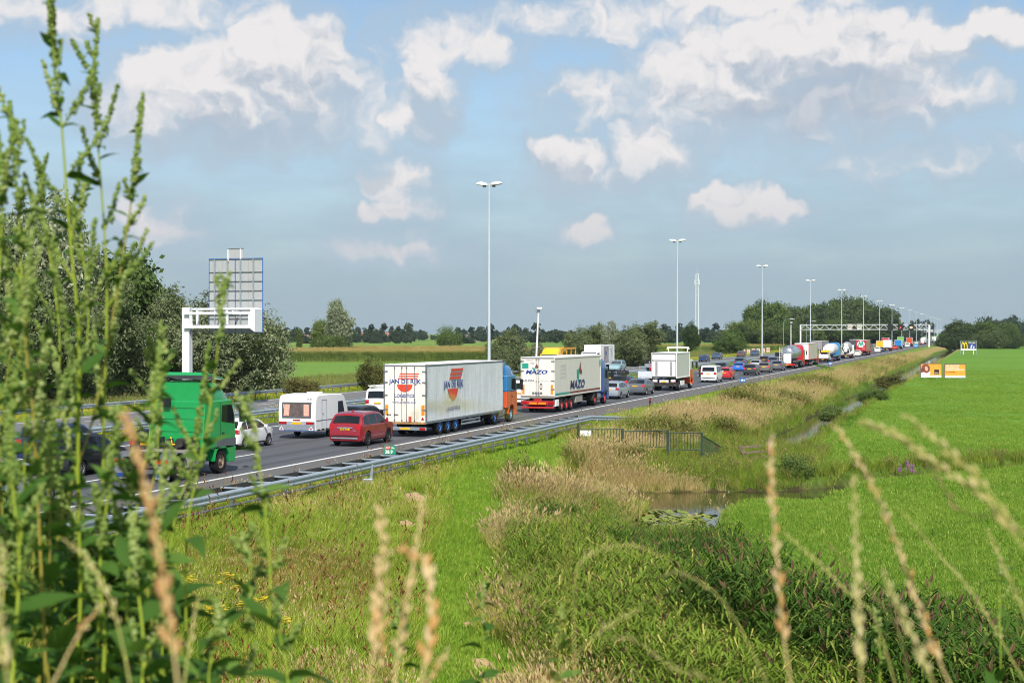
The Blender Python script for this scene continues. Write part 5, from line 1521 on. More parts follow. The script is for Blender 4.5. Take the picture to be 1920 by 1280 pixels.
def mixer_truck():
    t = thing('mixer_lorry', 'concrete mixer lorry with white crossed bands on its grey drum', 'lorry')
    axis = Vector((0, .96, -.26)).normalized(); c0 = Vector((0, 1.0, 3.05))
    q = MB(); prof = [(0, .42), (.15, .55), (1.3, 1.12), (2.9, 1.18), (4.3, .75), (4.5, .1)]
    u = Vector((1, 0, 0)); w = axis.cross(u); rings = []
    for s, r in prof: rings.append([c0 + axis * s + u * (r * math.cos(k * .2856)) + w * (r * math.sin(k * .2856)) for k in range(22)])
    q.loft(rings); q.build('drum', mat('drum_grey', S(150, 154, 156), .5, dirt=.4), t, smooth=40)
    for ph in (0, math.pi):
        q = MB(); vs = []
        for i in range(14):
            s = .2 + 2.9 * i / 13; r = float(np.interp(s, [p[0] for p in prof], [p[1] for p in prof])) + .015
            for e in (-.16, .16):
                a = ph - 2.4 + i * .36 + e / max(r, .3); vs.append(c0 + axis * s + u * (r * math.cos(a)) + w * (r * math.sin(a)))
        q.add(vs, [(2 * i, 2 * i + 1, 2 * i + 3, 2 * i + 2) for i in range(13)]); q.build('drum_band', M_WHITE, t)
    q = MB(); q.prism([(.4, 3.3), (.9, 3.4), (.9, 2.5), (.6, 2.3)], -.5, .5); q.prism([(-.3, 1.6), (.7, 2.5), (.7, 2.35), (-.25, 1.45)], -.3, .3); q.build('chute', M_WHITE, t)
    q = MB()
    for s in (1, -1): q.tube((s * 1.0, .3, 1.0), (s * .3, .7, 3.2), .07)
    q.tube((-.9, .5, 1.0), (-.9, .5, 3.4), .05); q.build('drum_support', M_WHITE, t)
    MB().box(-1.22, 1.22, .1, 2.0, .8, 1.1).build('rear_platform', mat('mixer_base', S(186, 170, 168), .6, dirt=.5), t, bevel=.03)
    q = MB(); q.lathe([(-.05, .3), (.1, .3)], 'y', 14, (-.1, 0, 1.3), cap=True); q.build('hose_reel', M_BLACK, t)
    bumper_lights(t, .02, .6, 1.2); chassis(t, .3, 8.0, .7, 1.0)
    for y in (1.5, 2.85): lorry_wheels(t, y, M_RIM, .95, True)
    lorry_wheels(t, 5.0, M_RIM); cab(t, 6.3, P_WHITE, None, 'none', rim=M_RIM)
    place(t, 1586, L1)


def flatbed(label, px, a, bed, cabm, rack, name='pickup_lorry'):
    t = thing(name, label, 'lorry')
    MB().box(-1.05, 1.05, 0, 3.2, .85, .95).build('load_bed', bed, t)
    q = MB()
    for s in (1, -1): q.box(s * 1.02, s * 1.06, 0, 3.2, .95, 1.5)
    q.box(-1.05, 1.05, -.02, .03, .95, 1.6); q.build('drop_side', bed, t)
    q = MB()
    for s in (1, -1): q.tube((s * .95, 3.1, .95), (s * .95, 3.1, 2.3), .06); q.tube((s * .95, .15, 1.5), (s * .95, .15, 2.1), .05)
    q.box(-1.0, 1.0, 3.06, 3.14, 2.0, 2.35); q.box(-1, 1, .1, .2, 2.0, 2.15); q.build('rack', rack, t)
    bumper_lights(t, .0, .6, .95); chassis(t, .1, 4.6, .5, .75)
    for s in (1, -1):
        wheel(t, s * .82, .95, .34, .22, M_RIM); wheel(t, s * .82, 4.2, .34, .22, M_RIM)
    MB().prism([(3.3, .5), (3.3, 2.0), (3.5, 2.15), (4.1, 2.12), (4.75, 1.3), (5.25, 1.1), (5.3, .45)], -.98, .98).build('cab', cabm, t, bevel=.06)
    for s in (1, -1):
        q = MB(); q.add([(s * .986, y, z) for y, z in ((3.5, 1.35), (4.6, 1.3), (4.1, 1.95), (3.55, 1.98))], [(0, 1, 2, 3)]); q.build('side_window', M_GLASS, t)
    q = MB(); q.add([(-.8, 3.292, 1.4), (.8, 3.292, 1.4), (.75, 3.292, 1.95), (-.75, 3.292, 1.95)], [(0, 1, 2, 3)]); q.build('rear_window', M_GLASS, t)
    place(t, px, a); return t


def caravan():
    t = thing('caravan', 'white touring caravan with pink curtains in its rear window, towed by a black car', 'caravan')
    L, h, zt = 5.0, 1.1, 2.55
    prof = [(.06, .42), (0, .8), (.02, 1.5), (.10, 2.2), (.2, 2.42), (.45, 2.52), (2.0, zt), (3.9, 2.48), (4.3, 2.3), (4.75, 1.7), (4.95, 1.1), (4.98, .6), (4.9, .42)]
    MB().prism(prof, -h, h).build('body', mat('caravan_white', S(232, 232, 230), .4, var=.03, dirt=.15, dirtcol=S(190, 188, 182), streak=True), t, bevel=.07)
    MB().prism([(.05, .45), (-.03, .8), (-.02, 1.0), (.06, 1.0), (.1, .45)], -h + .03, h - .03).build('rear_lower_panel', mat('caravan_grey', S(150, 158, 168), .5), t, bevel=.02)
    q = MB(); q.add([(-.82, .022, 1.28), (.82, .022, 1.28), (.76, .085, 2.05), (-.76, .085, 2.05)], [(0, 1, 2, 3)])
    for i in range(4): q.v[i] = (q.v[i][0], q.v[i][1] - .05, q.v[i][2])
    w = q.build('rear_window', mat('caravan_glass', S(96, 84, 80), .15, var=.3, scale=3), t)
    cur = mat('pink_curtain', S(214, 164, 146), .9, var=.2, scale=14)
    for s in (1, -1):
        q = MB(); n = 6; vs = []
        for i in range(n + 1):
            x = .44 + .32 * i / n; o = .006 if i % 2 else -.008
            vs += [(s * x, -.036 + o, 1.32), (s * (x - .03), .022 + o, 1.98)]
        q.add(vs, [(2 * i, 2 * i + 1, 2 * i + 3, 2 * i + 2) for i in range(n)]); q.build('curtain', cur, w)
    q = MB()
    for (x0, x1, z0_, z1_) in ((-.86, .86, 1.22, 1.28), (-.86, .86, 2.05, 2.10), (-.86, -.8, 1.28, 2.05), (.8, .86, 1.28, 2.05)):
        q.box(x0, x1, -.035 + (z0_ - 1.28) * .07, .02 + (z0_ - 1.28) * .08, z0_, z1_)
    q.build('window_frame', M_GREYP, t)
    MB().box(-.22, .22, -.03, .01, 1.06, 1.12).build('brake_light', M_TAIL, t)
    lettering('KIP', 'rear', (.62, .055, 2.26), .09, M_INK, t, .03, width=.28)
    for s in (1, -1):
        MB().box(s * .58, s * 1.04, -.05, -.02, .84, .98).build('tail_light', M_TAIL, t)
        q = MB(); c = s * .88; q.add([(c - .15, -.06, .5), (c + .15, -.06, .5), (c, -.055, .74)], [(0, 1, 2)]); q.build('warning_triangle', M_WHITE, t)
        q = MB(); q.add([(c - .08, -.064, .54), (c + .08, -.064, .54), (c, -.06, .67)], [(0, 1, 2)]); q.build('warning_triangle_centre', M_TAIL, t)
    MB().box(-.28, .28, -.05, -.03, .84, .96).build('number_plate', M_PLATE, t)
    MB().box(-h + .05, h - .05, -.06, .0, .42, .5).build('rear_trim', mat('trim_blue', S(70, 84, 120), .5), t)
    for s in (1, -1):
        q = MB(); q.add([(s * (h + .004), y, z) for y, z in ((3.3, 1.35), (4.3, 1.35), (4.0, 2.05), (3.3, 2.05))], [(0, 1, 2, 3)]); q.build('side_window', M_GLASS, t)
        MB().box(s * h, s * (h + .012), .15, 4.7, 1.02, 1.06).build('side_stripe', M_GREYP, t)
        q = MB(); q.add([(s * (h + .007), y, z) for y, z in ((.95, .55), (1.62, .55), (1.62, 2.2), (.95, 2.2))], [(0, 1, 2, 3)])
        q.build('door', mat('caravan_door', S(224, 226, 228), .4, var=.03), t) if s > 0 else None
        wheel(t, s * .98, 2.35, .32, .2, M_RIM)
        for k in range(3): MB().box(s * h, s * (h + .01), .3 + .6 * k, .7 + .6 * k, .46, .54).build('side_vent', M_BLACK, t)
        MB().prism([(2.35 + .42 * math.sin(a), .34 + .42 * math.cos(a)) for a in np.linspace(-1.5, 1.5, 12)], s * (h + .002), s * (h + .02)).build('wheel_arch', M_BLACK, t)
    for y0_, y1_, z0_, z1_ in ((.93, .955, .55, 2.22), (1.615, 1.64, .55, 2.22), (.93, 1.64, 2.2, 2.22)): MB().box(h + .004, h + .016, y0_, y1_, z0_, z1_).build('door_seam', M_GREYP, t)
    MB().box(.98, 1.13, 1.05, 1.1, 1.35, 1.45).build('door_handle', M_BLACK, t)
    MB().box(-.35, .35, 2.2, 2.9, zt - .01, zt + .06).build('roof_vent', M_WHITE, t, bevel=.02)
    q = MB(); q.tube((-.4, 4.8, .5), (0, 6.1, .5), .05); q.tube((.4, 4.8, .5), (0, 6.1, .5), .05); q.build('drawbar', M_STEEL, t)
    place(t, 556, 35.6); t.scale = (1, .9, .94)


green_tractor(); white_artic(); reefer_artic(); tail_lift_truck(); caravan(); mixer_truck()
tank_truck('polished silver tank lorry with ladder and white rear cabinet, red cab', 1476, L1, P_CHR, P_RED, 'silo')
curtain_artic('curtain-sided lorry with white rear doors in a red frame, ahead of the silver tanker', 1503, L1, mat('curtain_beige', S(196, 190, 172), .6, dirt=.5, dirtcol=S(120, 130, 110), streak=True), W_TAIL, RIM_RED, P_RED)
flatbed('small white flatbed lorry with yellow rack, ahead of the red-framed lorry', 1543, L1, P_WHITE, P_WHITE, P_YEL)
tank_truck('white and blue bulk tank lorry with blue letters on its rear cabinet', 1553, L1, mat('tank_white', S(222, 222, 220), .35, .1, dirt=.2), P_LBLUE, 'cb', low=P_LBLUE)
t_ = curtain_artic('red lorry with large white round emblem on its rear, ahead of the mixer', 1615, L1, mat('curtain_olive', S(150, 140, 112), .6, dirt=.5, dirtcol=S(96, 100, 70)), P_RED, RIM_RED, P_RED)
patch([(-.1 + .95 * math.cos(a), 2.95 + .85 * math.sin(a)) for a in np.linspace(0, 2 * math.pi, 22, False)], 'emblem_disc', M_WHITE, t_, 'rear', -.03)
patch([(-.85, 2.45), (-.6, 3.65), (-.3, 3.65), (-.1, 2.9), (.1, 3.65), (.4, 3.65), (.65, 2.45), (.35, 2.45), (.2, 3.1), (0, 2.45), (-.2, 2.45), (-.4, 3.1), (-.55, 2.45)], 'emblem_letter', C_TEAL, t_, 'rear', -.04)
lettering('MARKET', 'rear', (.1, -.04, 1.75), .16, M_WHITE, t_, .02, width=.9, name='small_print')
rigid_box('white box lorry with pale tail lift, further ahead than the red emblem lorry', 1663, L1, W_TAIL, W_TAIL, P_ORNG, 7.0, 3.6)
rigid_box('blue and white box van in the distant queue beyond the white box lorry', 1684, L1, P_LBLUE, P_LBLUE, P_WHITE, 6.0, 3.4)
rigid_box('orange lorry in the distant queue under the gantry', 1705, 33, P_ORNG, P_ORNG, P_ORNG, 7.0, 3.9)
tank_truck('white tank lorry with red underframe at the far end of the queue', 1730, L1, mat('tank_white', S(222, 222, 220)), P_WHITE, 'silo', 12)
rigid_box('white lorry beside the right leg of the gantry', 1751, L1, W_TAIL, W_TAIL, P_WHITE, 9, 4.0)
rigid_box('yellow delivery lorry between the red emblem lorry and the white box lorry', 1650, 34.2, P_YEL, P_YEL, P_WHITE, 5.0, 3.3)
# middle lane
curtain_artic('grey trailer lorry in the middle lane, seen above the small yellow-racked flatbed', 1531, L2, mat('trailer_grey', S(150, 152, 156), .55, dirt=.4), mat('trailer_grey', S(150, 152, 156)), mat('frame_maroon', S(110, 70, 70), .6), P_WHITE)
curtain_artic('dark lorry in the middle lane beside the concrete mixer', 1601, L2, mat('curtain_slate', S(70, 74, 84), .6), mat('curtain_slate', S(70, 74, 84)), M_CHASSIS, P_NAVY)
rigid_box('lorry with bright green roof box in the middle lane far ahead', 1688, 36, paint(S(110, 190, 70), 'lime'), paint(S(110, 190, 70), 'lime'), P_WHITE, 6, 4.2)
rigid_box('red-roofed lorry in the middle lane far ahead, above the white box lorry', 1660, L2, P_RED, P_RED, P_RED, 6, 4.1)
# the far carriageway, coming towards the camera
t_ = rigid_box('white billboard lorry with a photograph on its side, coming on the far carriageway', 1137, 55.5, P_WHITE, P_WHITE, P_WHITE, 8.5, 4.0, True)
pic = mat('billboard_photo', S(140, 130, 140), .6, var=.6, scale=1.6, dirt=.7, dirtcol=S(214, 200, 190))
patch([(3.6, 1.35), (6.4, 1.35), (6.4, 3.75), (3.6, 3.75)], 'picture', pic, t_, 'left', -1.265)
patch([(4.9, 2.5), (5.6, 2.5), (5.6, 3.0), (4.9, 3.0)], 'picture_sign', C_BLUE, t_, 'left', -1.27)
for k in range(4): MB().box(-1.262, -1.258, 1.2, 2.6 - .2 * k, 3.35 - .35 * k, 3.45 - .35 * k).build('print_line', C_GREYT, t_)
t_ = thing('yellow_lorry', 'yellow lorry with rounded cab roof on the far carriageway, behind the refrigerated lorry', 'lorry')
cab(t_, 7.2, P_YEL, None, 'high', rim=M_RIM); chassis(t_, .2, 8.5); lorry_wheels(t_, 1.4, M_RIM, .95, True); lorry_wheels(t_, 2.8, M_RIM, .95, True)
MB().box(-1.25, 1.25, 0, 6.9, 1.05, 2.5).build('load_body', mat('tarp_grey', S(196, 200, 206), .6), t_, bevel=.05)
q_ = MB()
for s_ in (1, -1):
    q_.box(s_ * 1.12, s_ * 1.25, 0, 7.1, 3.55, 3.8)
    for y_ in (.2, 2.4, 4.6, 6.9): q_.box(s_ * 1.14, s_ * 1.23, y_ - .06, y_ + .06, 2.5, 3.6)
for y_ in np.linspace(.3, 6.8, 8): q_.box(-1.12, 1.12, y_ - .05, y_ + .05, 3.6, 3.75)
q_.build('crane_frame', mat('crane_orange', S(224, 160, 40), .5), t_); bumper_lights(t_, .05, .7)
place(t_, 1064, 55.5, True)


# ------------------------------------------------------------------ traffic: cars
P_CAR = {'red': paint(S(140, 18, 32), 'deep_red'), 'brightred': paint(S(196, 30, 36), 'bright_red'), 'black': paint(S(20, 21, 24), 'car_black'), 'navy': paint(S(28, 44, 86), 'car_navy'), 'silver': mat('car_silver', S(176, 184, 194), .34, .5, coat=.7, var=.04),
         'grey': mat('car_grey', S(112, 116, 122), .34, .5, coat=.7, var=.04), 'dgrey': mat('car_dark_grey', S(66, 69, 74), .34, .5, coat=.7, var=.04), 'gold': mat('car_taupe', S(126, 118, 110), .34, .5, coat=.7, var=.04), 'white': P_WHITE,
         'blue': paint(S(20, 104, 206), 'car_bright_blue'), 'teal': mat('car_ice_blue', S(146, 178, 188), .34, .3, coat=.7, var=.04), 'brown': paint(S(96, 62, 56), 'car_brown'), 'lblue': paint(S(96, 168, 208), 'car_light_blue'), 'slate': paint(S(58, 76, 98), 'car_slate')}


def add_car(label, px, a, style, colr, name='car', oncoming=False, **kw):
    t = thing(name, label, 'van' if style == 'van' else 'car')
    car(t, style, P_CAR[colr], **kw); place(t, px, a, oncoming); return t


t_ = add_car('dark red estate-type SUV behind the white lorry with red emblem', 646, 30.8, 'suv', 'red', 'suv', rim=M_RIMD, rails=False)
MB().box(-.42, .42, -.0, .035, .93, .98).build('chrome_strip', M_STEEL, t_)
MB().box(-.72, .72, -.05, .06, .40, .47).build('silver_skid_plate', M_STEEL, t_)
MB().box(-.22, .22, .40, .46, 1.57, 1.6).build('high_brake_light', M_TAILON, t_)
MB().prism([(.9, 1.70), (1.15, 1.70), (1.02, 1.80)], -.03, .03).build('aerial_fin', P_CAR['red'], t_)
lettering('PHEV', 'rear', (.45, -.0, .78), .06, M_STEEL, t_, .02, name='badge')
for o_ in list(t_.children):
    if o_.name.startswith('number_plate'): lettering('PK-482-T', 'rear', (-.2, -.017 + o_.data.vertices[0].co.y, o_.data.vertices[0].co.z + .02), .07, M_INK, o_, .01, width=.4)
add_car('white hatchback half hidden by the green lorry cab', 418, 35.6, 'hatch', 'white')
add_car('black hatchback beside the back of the green lorry tractor', 272, 35.3, 'hatch', 'black', lit=False)
add_car('black car towing the white caravan', 645, 35.3, 'wagon', 'black')
add_car('silver car at the left edge of the picture behind the weeds', -65, 30.9, 'hatch', 'silver')
add_car('dark navy SUV in the outer lane at far left behind the weeds', 60, 39.4, 'suv', 'navy', 'suv')
add_car('black people carrier in the middle lane at far left behind the weeds', 95, 35.2, 'mpv', 'black')
t_ = add_car('white delivery van with ladder rack between the caravan and the white lorry', 707, L3, 'van', 'white', 'delivery_van', noside=True)
q_ = MB()
for y_ in (.5, 1.6, 2.7): q_.box(-.75, .75, y_, y_ + .05, 2.05, 2.1)
for s_ in (1, -1): q_.box(s_ * .72, s_ * .78, .3, 3.0, 2.1, 2.16); q_.box(s_ * .72, s_ * .76, .5, .55, 1.9, 2.08)
q_.build('ladder_rack', M_WHITE, t_)
add_car('white van half hidden between the two big articulated lorries', 972, L2, 'van', 'white', 'delivery_van', noside=True)
add_car('silver estate car just ahead of the blue cab of the refrigerated lorry', 1141, 31.2, 'wagon', 'silver', rails=True)
add_car('grey saloon car with wide red tail lights behind the tail lift lorry', 1190, 30.9, 'sedan', 'grey', lit=True)
t_ = add_car('dark estate car with black roof box in the middle lane', 1160, 34.9, 'wagon', 'dgrey', lit=True, rails=True)
MB().prism([(.9, 1.58), (.95, 1.9), (1.2, 1.98), (2.6, 1.95), (2.9, 1.75), (2.9, 1.58)], -.42, .42).build('roof_box', M_BLACK, t_, bevel=.06)
add_car('dark red-lit car in the outer lane beside the blue lorry cab', 1141, L3, 'hatch', 'black', lit=True)
t_ = flatbed('pale pickup lorry with a red drum on its load, left of the tail lift lorry', 1214, L2, mat('pale_bed', S(206, 212, 222), .5), paint(S(90, 120, 160), 'pickup_blue'), M_STEEL)
q_ = MB(); q_.lathe([(1.65, .02), (1.65, .3), (1.75, .36), (2.15, .36), (2.25, .3), (2.25, .02)], 'z', 14, (.3, 1.2, 0)); q_.build('red_drum', mat('drum_red', S(214, 40, 44), .5), t_)
MB().box(0, .6, .9, 1.5, .96, 1.65).build('dark_load', M_CHASSIS, t_)
t_ = add_car('white passenger van with dark rear window just ahead of the tail lift lorry', 1328, 30.8, 'van', 'white', 'minibus')
add_car('bright red hatchback ahead of the white passenger van', 1357, 30.9, 'hatch', 'brightred')
add_car('dark grey estate car two ahead of the white passenger van', 1405, 30.9, 'wagon', 'dgrey', lit=True)
add_car('taupe grey hatchback between the dark estate and the grey saloon in the slow lane', 1432, 30.9, 'hatch', 'gold', lit=True)
add_car('grey saloon car directly behind the silver tank lorry', 1455, 30.9, 'sedan', 'grey')
add_car('bright blue sports coupe in the middle lane', 1383, 35.4, 'sport', 'blue')
add_car('dark hatchback in the middle lane behind the bright blue coupe', 1351, 35.3, 'mpv', 'dgrey', lit=True)
t_ = add_car('dark car with a bicycle on its back, left of the white passenger van', 1322, 35.2, 'wagon', 'black')
q_ = MB()
for cx_ in (-.5, .5):
    pts_ = [(cx_ + .33 * math.cos(a), -.35, 1.0 + .33 * math.sin(a)) for a in np.linspace(0, 2 * math.pi, 17)]; q_.path(pts_, .03, 5)
q_.path([(-.5, -.35, 1.0), (-.15, -.35, 1.5), (.3, -.35, 1.45), (0, -.35, 1.0), (-.15, -.35, 1.5)], .03, 5); q_.path([(.5, -.35, 1.0), (.28, -.35, 1.65)], .03, 5)
q_.build('bicycle', M_INK, t_)
MB().box(-.6, .6, -.4, .1, .5, .56).build('cycle_carrier', M_STEEL, t_)
add_car('dark car in the outer lane beyond the bright blue coupe', 1386, L3, 'mpv', 'slate')
add_car('silver car with lit tail lights in the middle lane, ahead of the blue coupe', 1416, 35.2, 'hatch', 'silver', lit=True)
add_car('black car in the outer lane beside the third lamp mast', 1432, L3, 'hatch', 'black')
add_car('dark slate car in the middle lane behind the silver tank lorry', 1449, 35.2, 'mpv', 'slate', lit=True)
add_car('black van in the outer lane left of the silver tank ladder', 1461, L3, 'van', 'black', 'delivery_van')
add_car('white car between the concrete mixer and the red emblem lorry', 1607, 30.9, 'hatch', 'white')
add_car('white car just ahead of the red emblem lorry', 1645, 30.9, 'mpv', 'white')
add_car('dark car behind the distant white box lorry', 1652, 30.9, 'hatch', 'navy', lit=True)
add_car('small red car ahead of the distant white box lorry', 1677, 30.9, 'hatch', 'brightred')
add_car('white van behind the distant orange lorry', 1701, 30.9, 'van', 'white', 'delivery_van')
add_car('pale car in the middle lane far ahead, left of the tank lorry with red underframe', 1718, 34, 'mpv', 'white')
add_car('light blue car on the hard shoulder below the gantry', 1717, 27.2, 'mpv', 'lblue')
add_car('grey car in the outer lane beside the dark slate car', 1470, L3, 'hatch', 'grey')
# far carriageway, coming towards the camera
add_car('ice blue car coming on the far carriageway in front of the billboard lorry', 1164, 53.2, 'mpv', 'teal', oncoming=True)
add_car('black car coming on the far carriageway, left of the tail lift lorry', 1219, 56.6, 'suv', 'black', 'suv', oncoming=True)
add_car('dark blue car coming on the far carriageway just right of the tail lift lorry', 1324, 54.0, 'hatch', 'navy', oncoming=True)
add_car('slate car coming on the far carriageway, left of the round grey-green tree', 1348, 57.2, 'sedan', 'slate', oncoming=True)
add_car('brown car coming on the far carriageway beside the marker boards', 1392, 56.6, 'hatch', 'brown', oncoming=True)
add_car('blue-grey car coming on the far carriageway in front of the marker boards', 1418, 56.2, 'wagon', 'slate', oncoming=True)


# ------------------------------------------------------------------ guard rails
WPROF = [(0, .155), (.03, .15), (.075, .10), (.075, .06), (.03, .02), (.03, -.02), (.075, -.06), (.075, -.10), (.03, -.15), (0, -.155), (-.012, -.15), (-.012, .15)]


def wbeam(q, x, y0, y1, z0, z1, out, prof=WPROF):
    q.loft([[(x + out * a, y, z + b) for a, b in prof] for y, z in ((y0, z0), (y1, z1))])


def guard_rail(label, x, y0, y1, step, zt, name='guard_rail', double=True, gz=None, terminal=None, spacer=True, group=None, m=None, mback=None):
    """beams on posts; the double one carries cross pieces between its two beams"""
    t = thing(name, label, 'guard rail', (x, y0, 0))
    m = m or M_STEEL; L = y1 - y0; zc = zt - .15; h = .4 if double else .0
    seg = 12.0; n = max(1, int(round(L / seg)))
    for s in ((1, -1) if double else (1,)):
        for k in range(n):
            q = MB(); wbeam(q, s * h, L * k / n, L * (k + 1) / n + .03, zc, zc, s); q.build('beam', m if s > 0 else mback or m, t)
        if terminal:
            q = MB(); wbeam(q, s * h, L, L + terminal, zc, -.18, s); q.build('terminal_beam', m, t)
    npost = int(L / step)
    pm = MB().box(-.04, .04, -.06, .06, -1.3, zt - .1).mesh('post'); pm.materials.append(M_STEELD)
    sm = MB().box(-.40, .40, -.06, .06, zt - .035, zt + .005).mesh('spacer'); sm.materials.append(m)
    dm = MB().box(-.36, .36, .12, .3, zt - .10, zt - .06).mesh('strut'); dm.materials.append(M_STEELD)
    for k in range(min(npost, 290)):
        o = link('post', pm, None, t); o.location = (0, .6 + step * k, 0)
        if spacer and double:
            o = link('spacer', sm, None, t); o.location = (0, .6 + step * k, 0)
            if k < 60:
                o = link('strut', dm, None, t); o.location = (0, .6 + step * k, 0)
    if double:                                           # lower tube rail below the outer beam
        q = MB(); q.tube((h, 0, .28), (h, L, .28), .035, n=6); q.build('lower_rail', M_STEELD, t)
    return t


M_RAILW = mat('rail_pale', S(168, 180, 190), .45, .35, var=.08, dirt=.2, dirtcol=S(150, 152, 152))
guard_rail('double guard rail with cross pieces along the near hard shoulder, sloping into the grass', -23.1, 12, 87, 1.9, .76, terminal=13.5, m=M_RAILW, mback=mat('painted_shade_beam', S(58, 60, 62), .7, var=.2))  # back beam coloured dark to paint shade into the gap between the beams
guard_rail('guard rail along the central reservation between the two carriageways', -44.9, -20, 420, 4.0, .78, spacer=True, m=M_RAILW)
guard_rail('far guard rail in front of the willows beyond the opposite carriageway', -60.4, -20, 300, 2.0, .72, double=False)


# ------------------------------------------------------------------ lamp masts
def mast_mesh():
    q = MB(); q.path([(0, 0, -.3), (0, 0, 6), (0, 0, 13), (0, 0, 20.2)], [.17, .14, .11, .07], 10); pole = q.mesh('pole', 40); pole.materials.append(mat('mast_white', S(206, 214, 220), .4, .3, var=.04))
    heads = []
    for s in (1, -1):
        q = MB(); rings = []
        for (x, w, z0, z1) in ((.12, .06, 20.02, 20.12), (.3, .22, 20.02, 20.30), (.75, .30, 20.04, 20.40), (1.15, .27, 20.10, 20.36), (1.32, .12, 20.16, 20.26)):
            rings.append([(s * x, -w, z0 + .05), (s * x, -w * .6, z0), (s * x, w * .6, z0), (s * x, w, z0 + .05), (s * x, w * .7, z1), (s * x, -w * .7, z1)])
        q.loft(rings); hm = q.mesh('lamp_head', 35); hm.materials.append(mat('lamp_housing', S(214, 214, 208), .45, var=.05))
        q = MB(); q.box(min(s * .34, s * .62), max(s * .34, s * .62), -.14, .14, 19.86, 20.03); gm = q.mesh('lamp_control_gear', None, .02); gm.materials.append(M_GREYP)
        heads.append((hm, gm))
    return pole, heads


_pole, _heads = mast_mesh()
_ord = ['nearest', 'second nearest', 'third nearest', 'fourth nearest', 'fifth nearest', 'sixth nearest', 'seventh nearest', 'eighth nearest', 'ninth nearest', 'tenth nearest']
for k in range(17):
    y = ALONG(917, 46.0) + 92.4 * k
    far = k >= 10
    t_ = thing('lamp_mast', ('one of the faint lamp masts at the far end of the row' if far else '%s tall twin-headed lamp mast in the central reservation' % _ord[k]), 'lamp mast', (-46.0, y, 0), 0, 'row of tall lamp masts')
    link('pole', _pole, None, t_)
    for hm, gm in _heads:
        o = link('lamp_head', hm, None, t_); link('lamp_control_gear', gm, None, t_)


def camera_pole(label, px, a, lean):
    t = thing('camera_pole', label, 'camera pole', (-a, ALONG(px, a), 0))
    t.rotation_euler = (0, lean, 0)
    q = MB(); q.path([(0, 0, -.2), (0, 0, 4.2), (0, 0, 7.9)], [.13, .11, .09], 10); q.build('pole', M_WHITE, t, smooth=40)
    q = MB(); q.lathe([(4.15, .14), (4.25, .14)], 'z', 10, cap=True); q.build('collar', M_WHITE, t)
    MB().box(-.14, .16, -.12, .12, 8.05, 8.3).build('camera_mount', M_GREYP, t, bevel=.03)
    MB().box(-.2, .38, -.14, .14, 8.34, 8.56).build('camera_housing', M_WHITE, t, bevel=.05)
    q = MB(); q.path([(-.2, 0, 7.9), (-.32, 0, 8.2), (-.2, 0, 8.45)], .02, 5); q.build('cable', M_BLACK, t)


camera_pole('white camera pole leaning slightly, above the refrigerated lorry', 1003, 47.0, .05)
camera_pole('white camera pole behind the silver tank lorry', 1483, 47.0, .0)


def street_lamp(label, px, a, h, arm):
    t = thing('street_lamp', label, 'street lamp', (-a, ALONG(px, a), float(terrain(-a, ALONG(px, a)))), 0, 'curved street lamps on the slip road')
    q = MB(); q.path([(0, 0, 0), (0, 0, h * .9), (.4, 0, h * .97), (1.2, 0, h), (arm, 0, h + .1)], [.12, .09, .07, .05, .05], 8); q.build('pole', M_STEEL, t, smooth=50)
    MB().box(arm - .2, arm + 1.6, -.2, .2, h + .02, h + .22).build('lamp_head', M_WHITE, t, bevel=.06)


street_lamp('curved street lamp just left of the gantry leg, over the tank lorry', 1469, 78, 12.4, 2.8)
street_lamp('curved street lamp right of the gantry leg, behind the fourth mast', 1512, 82, 12.6, 2.8)
street_lamp('third curved street lamp, furthest along, in front of the wood', 1526, 84, 11, 2.8)


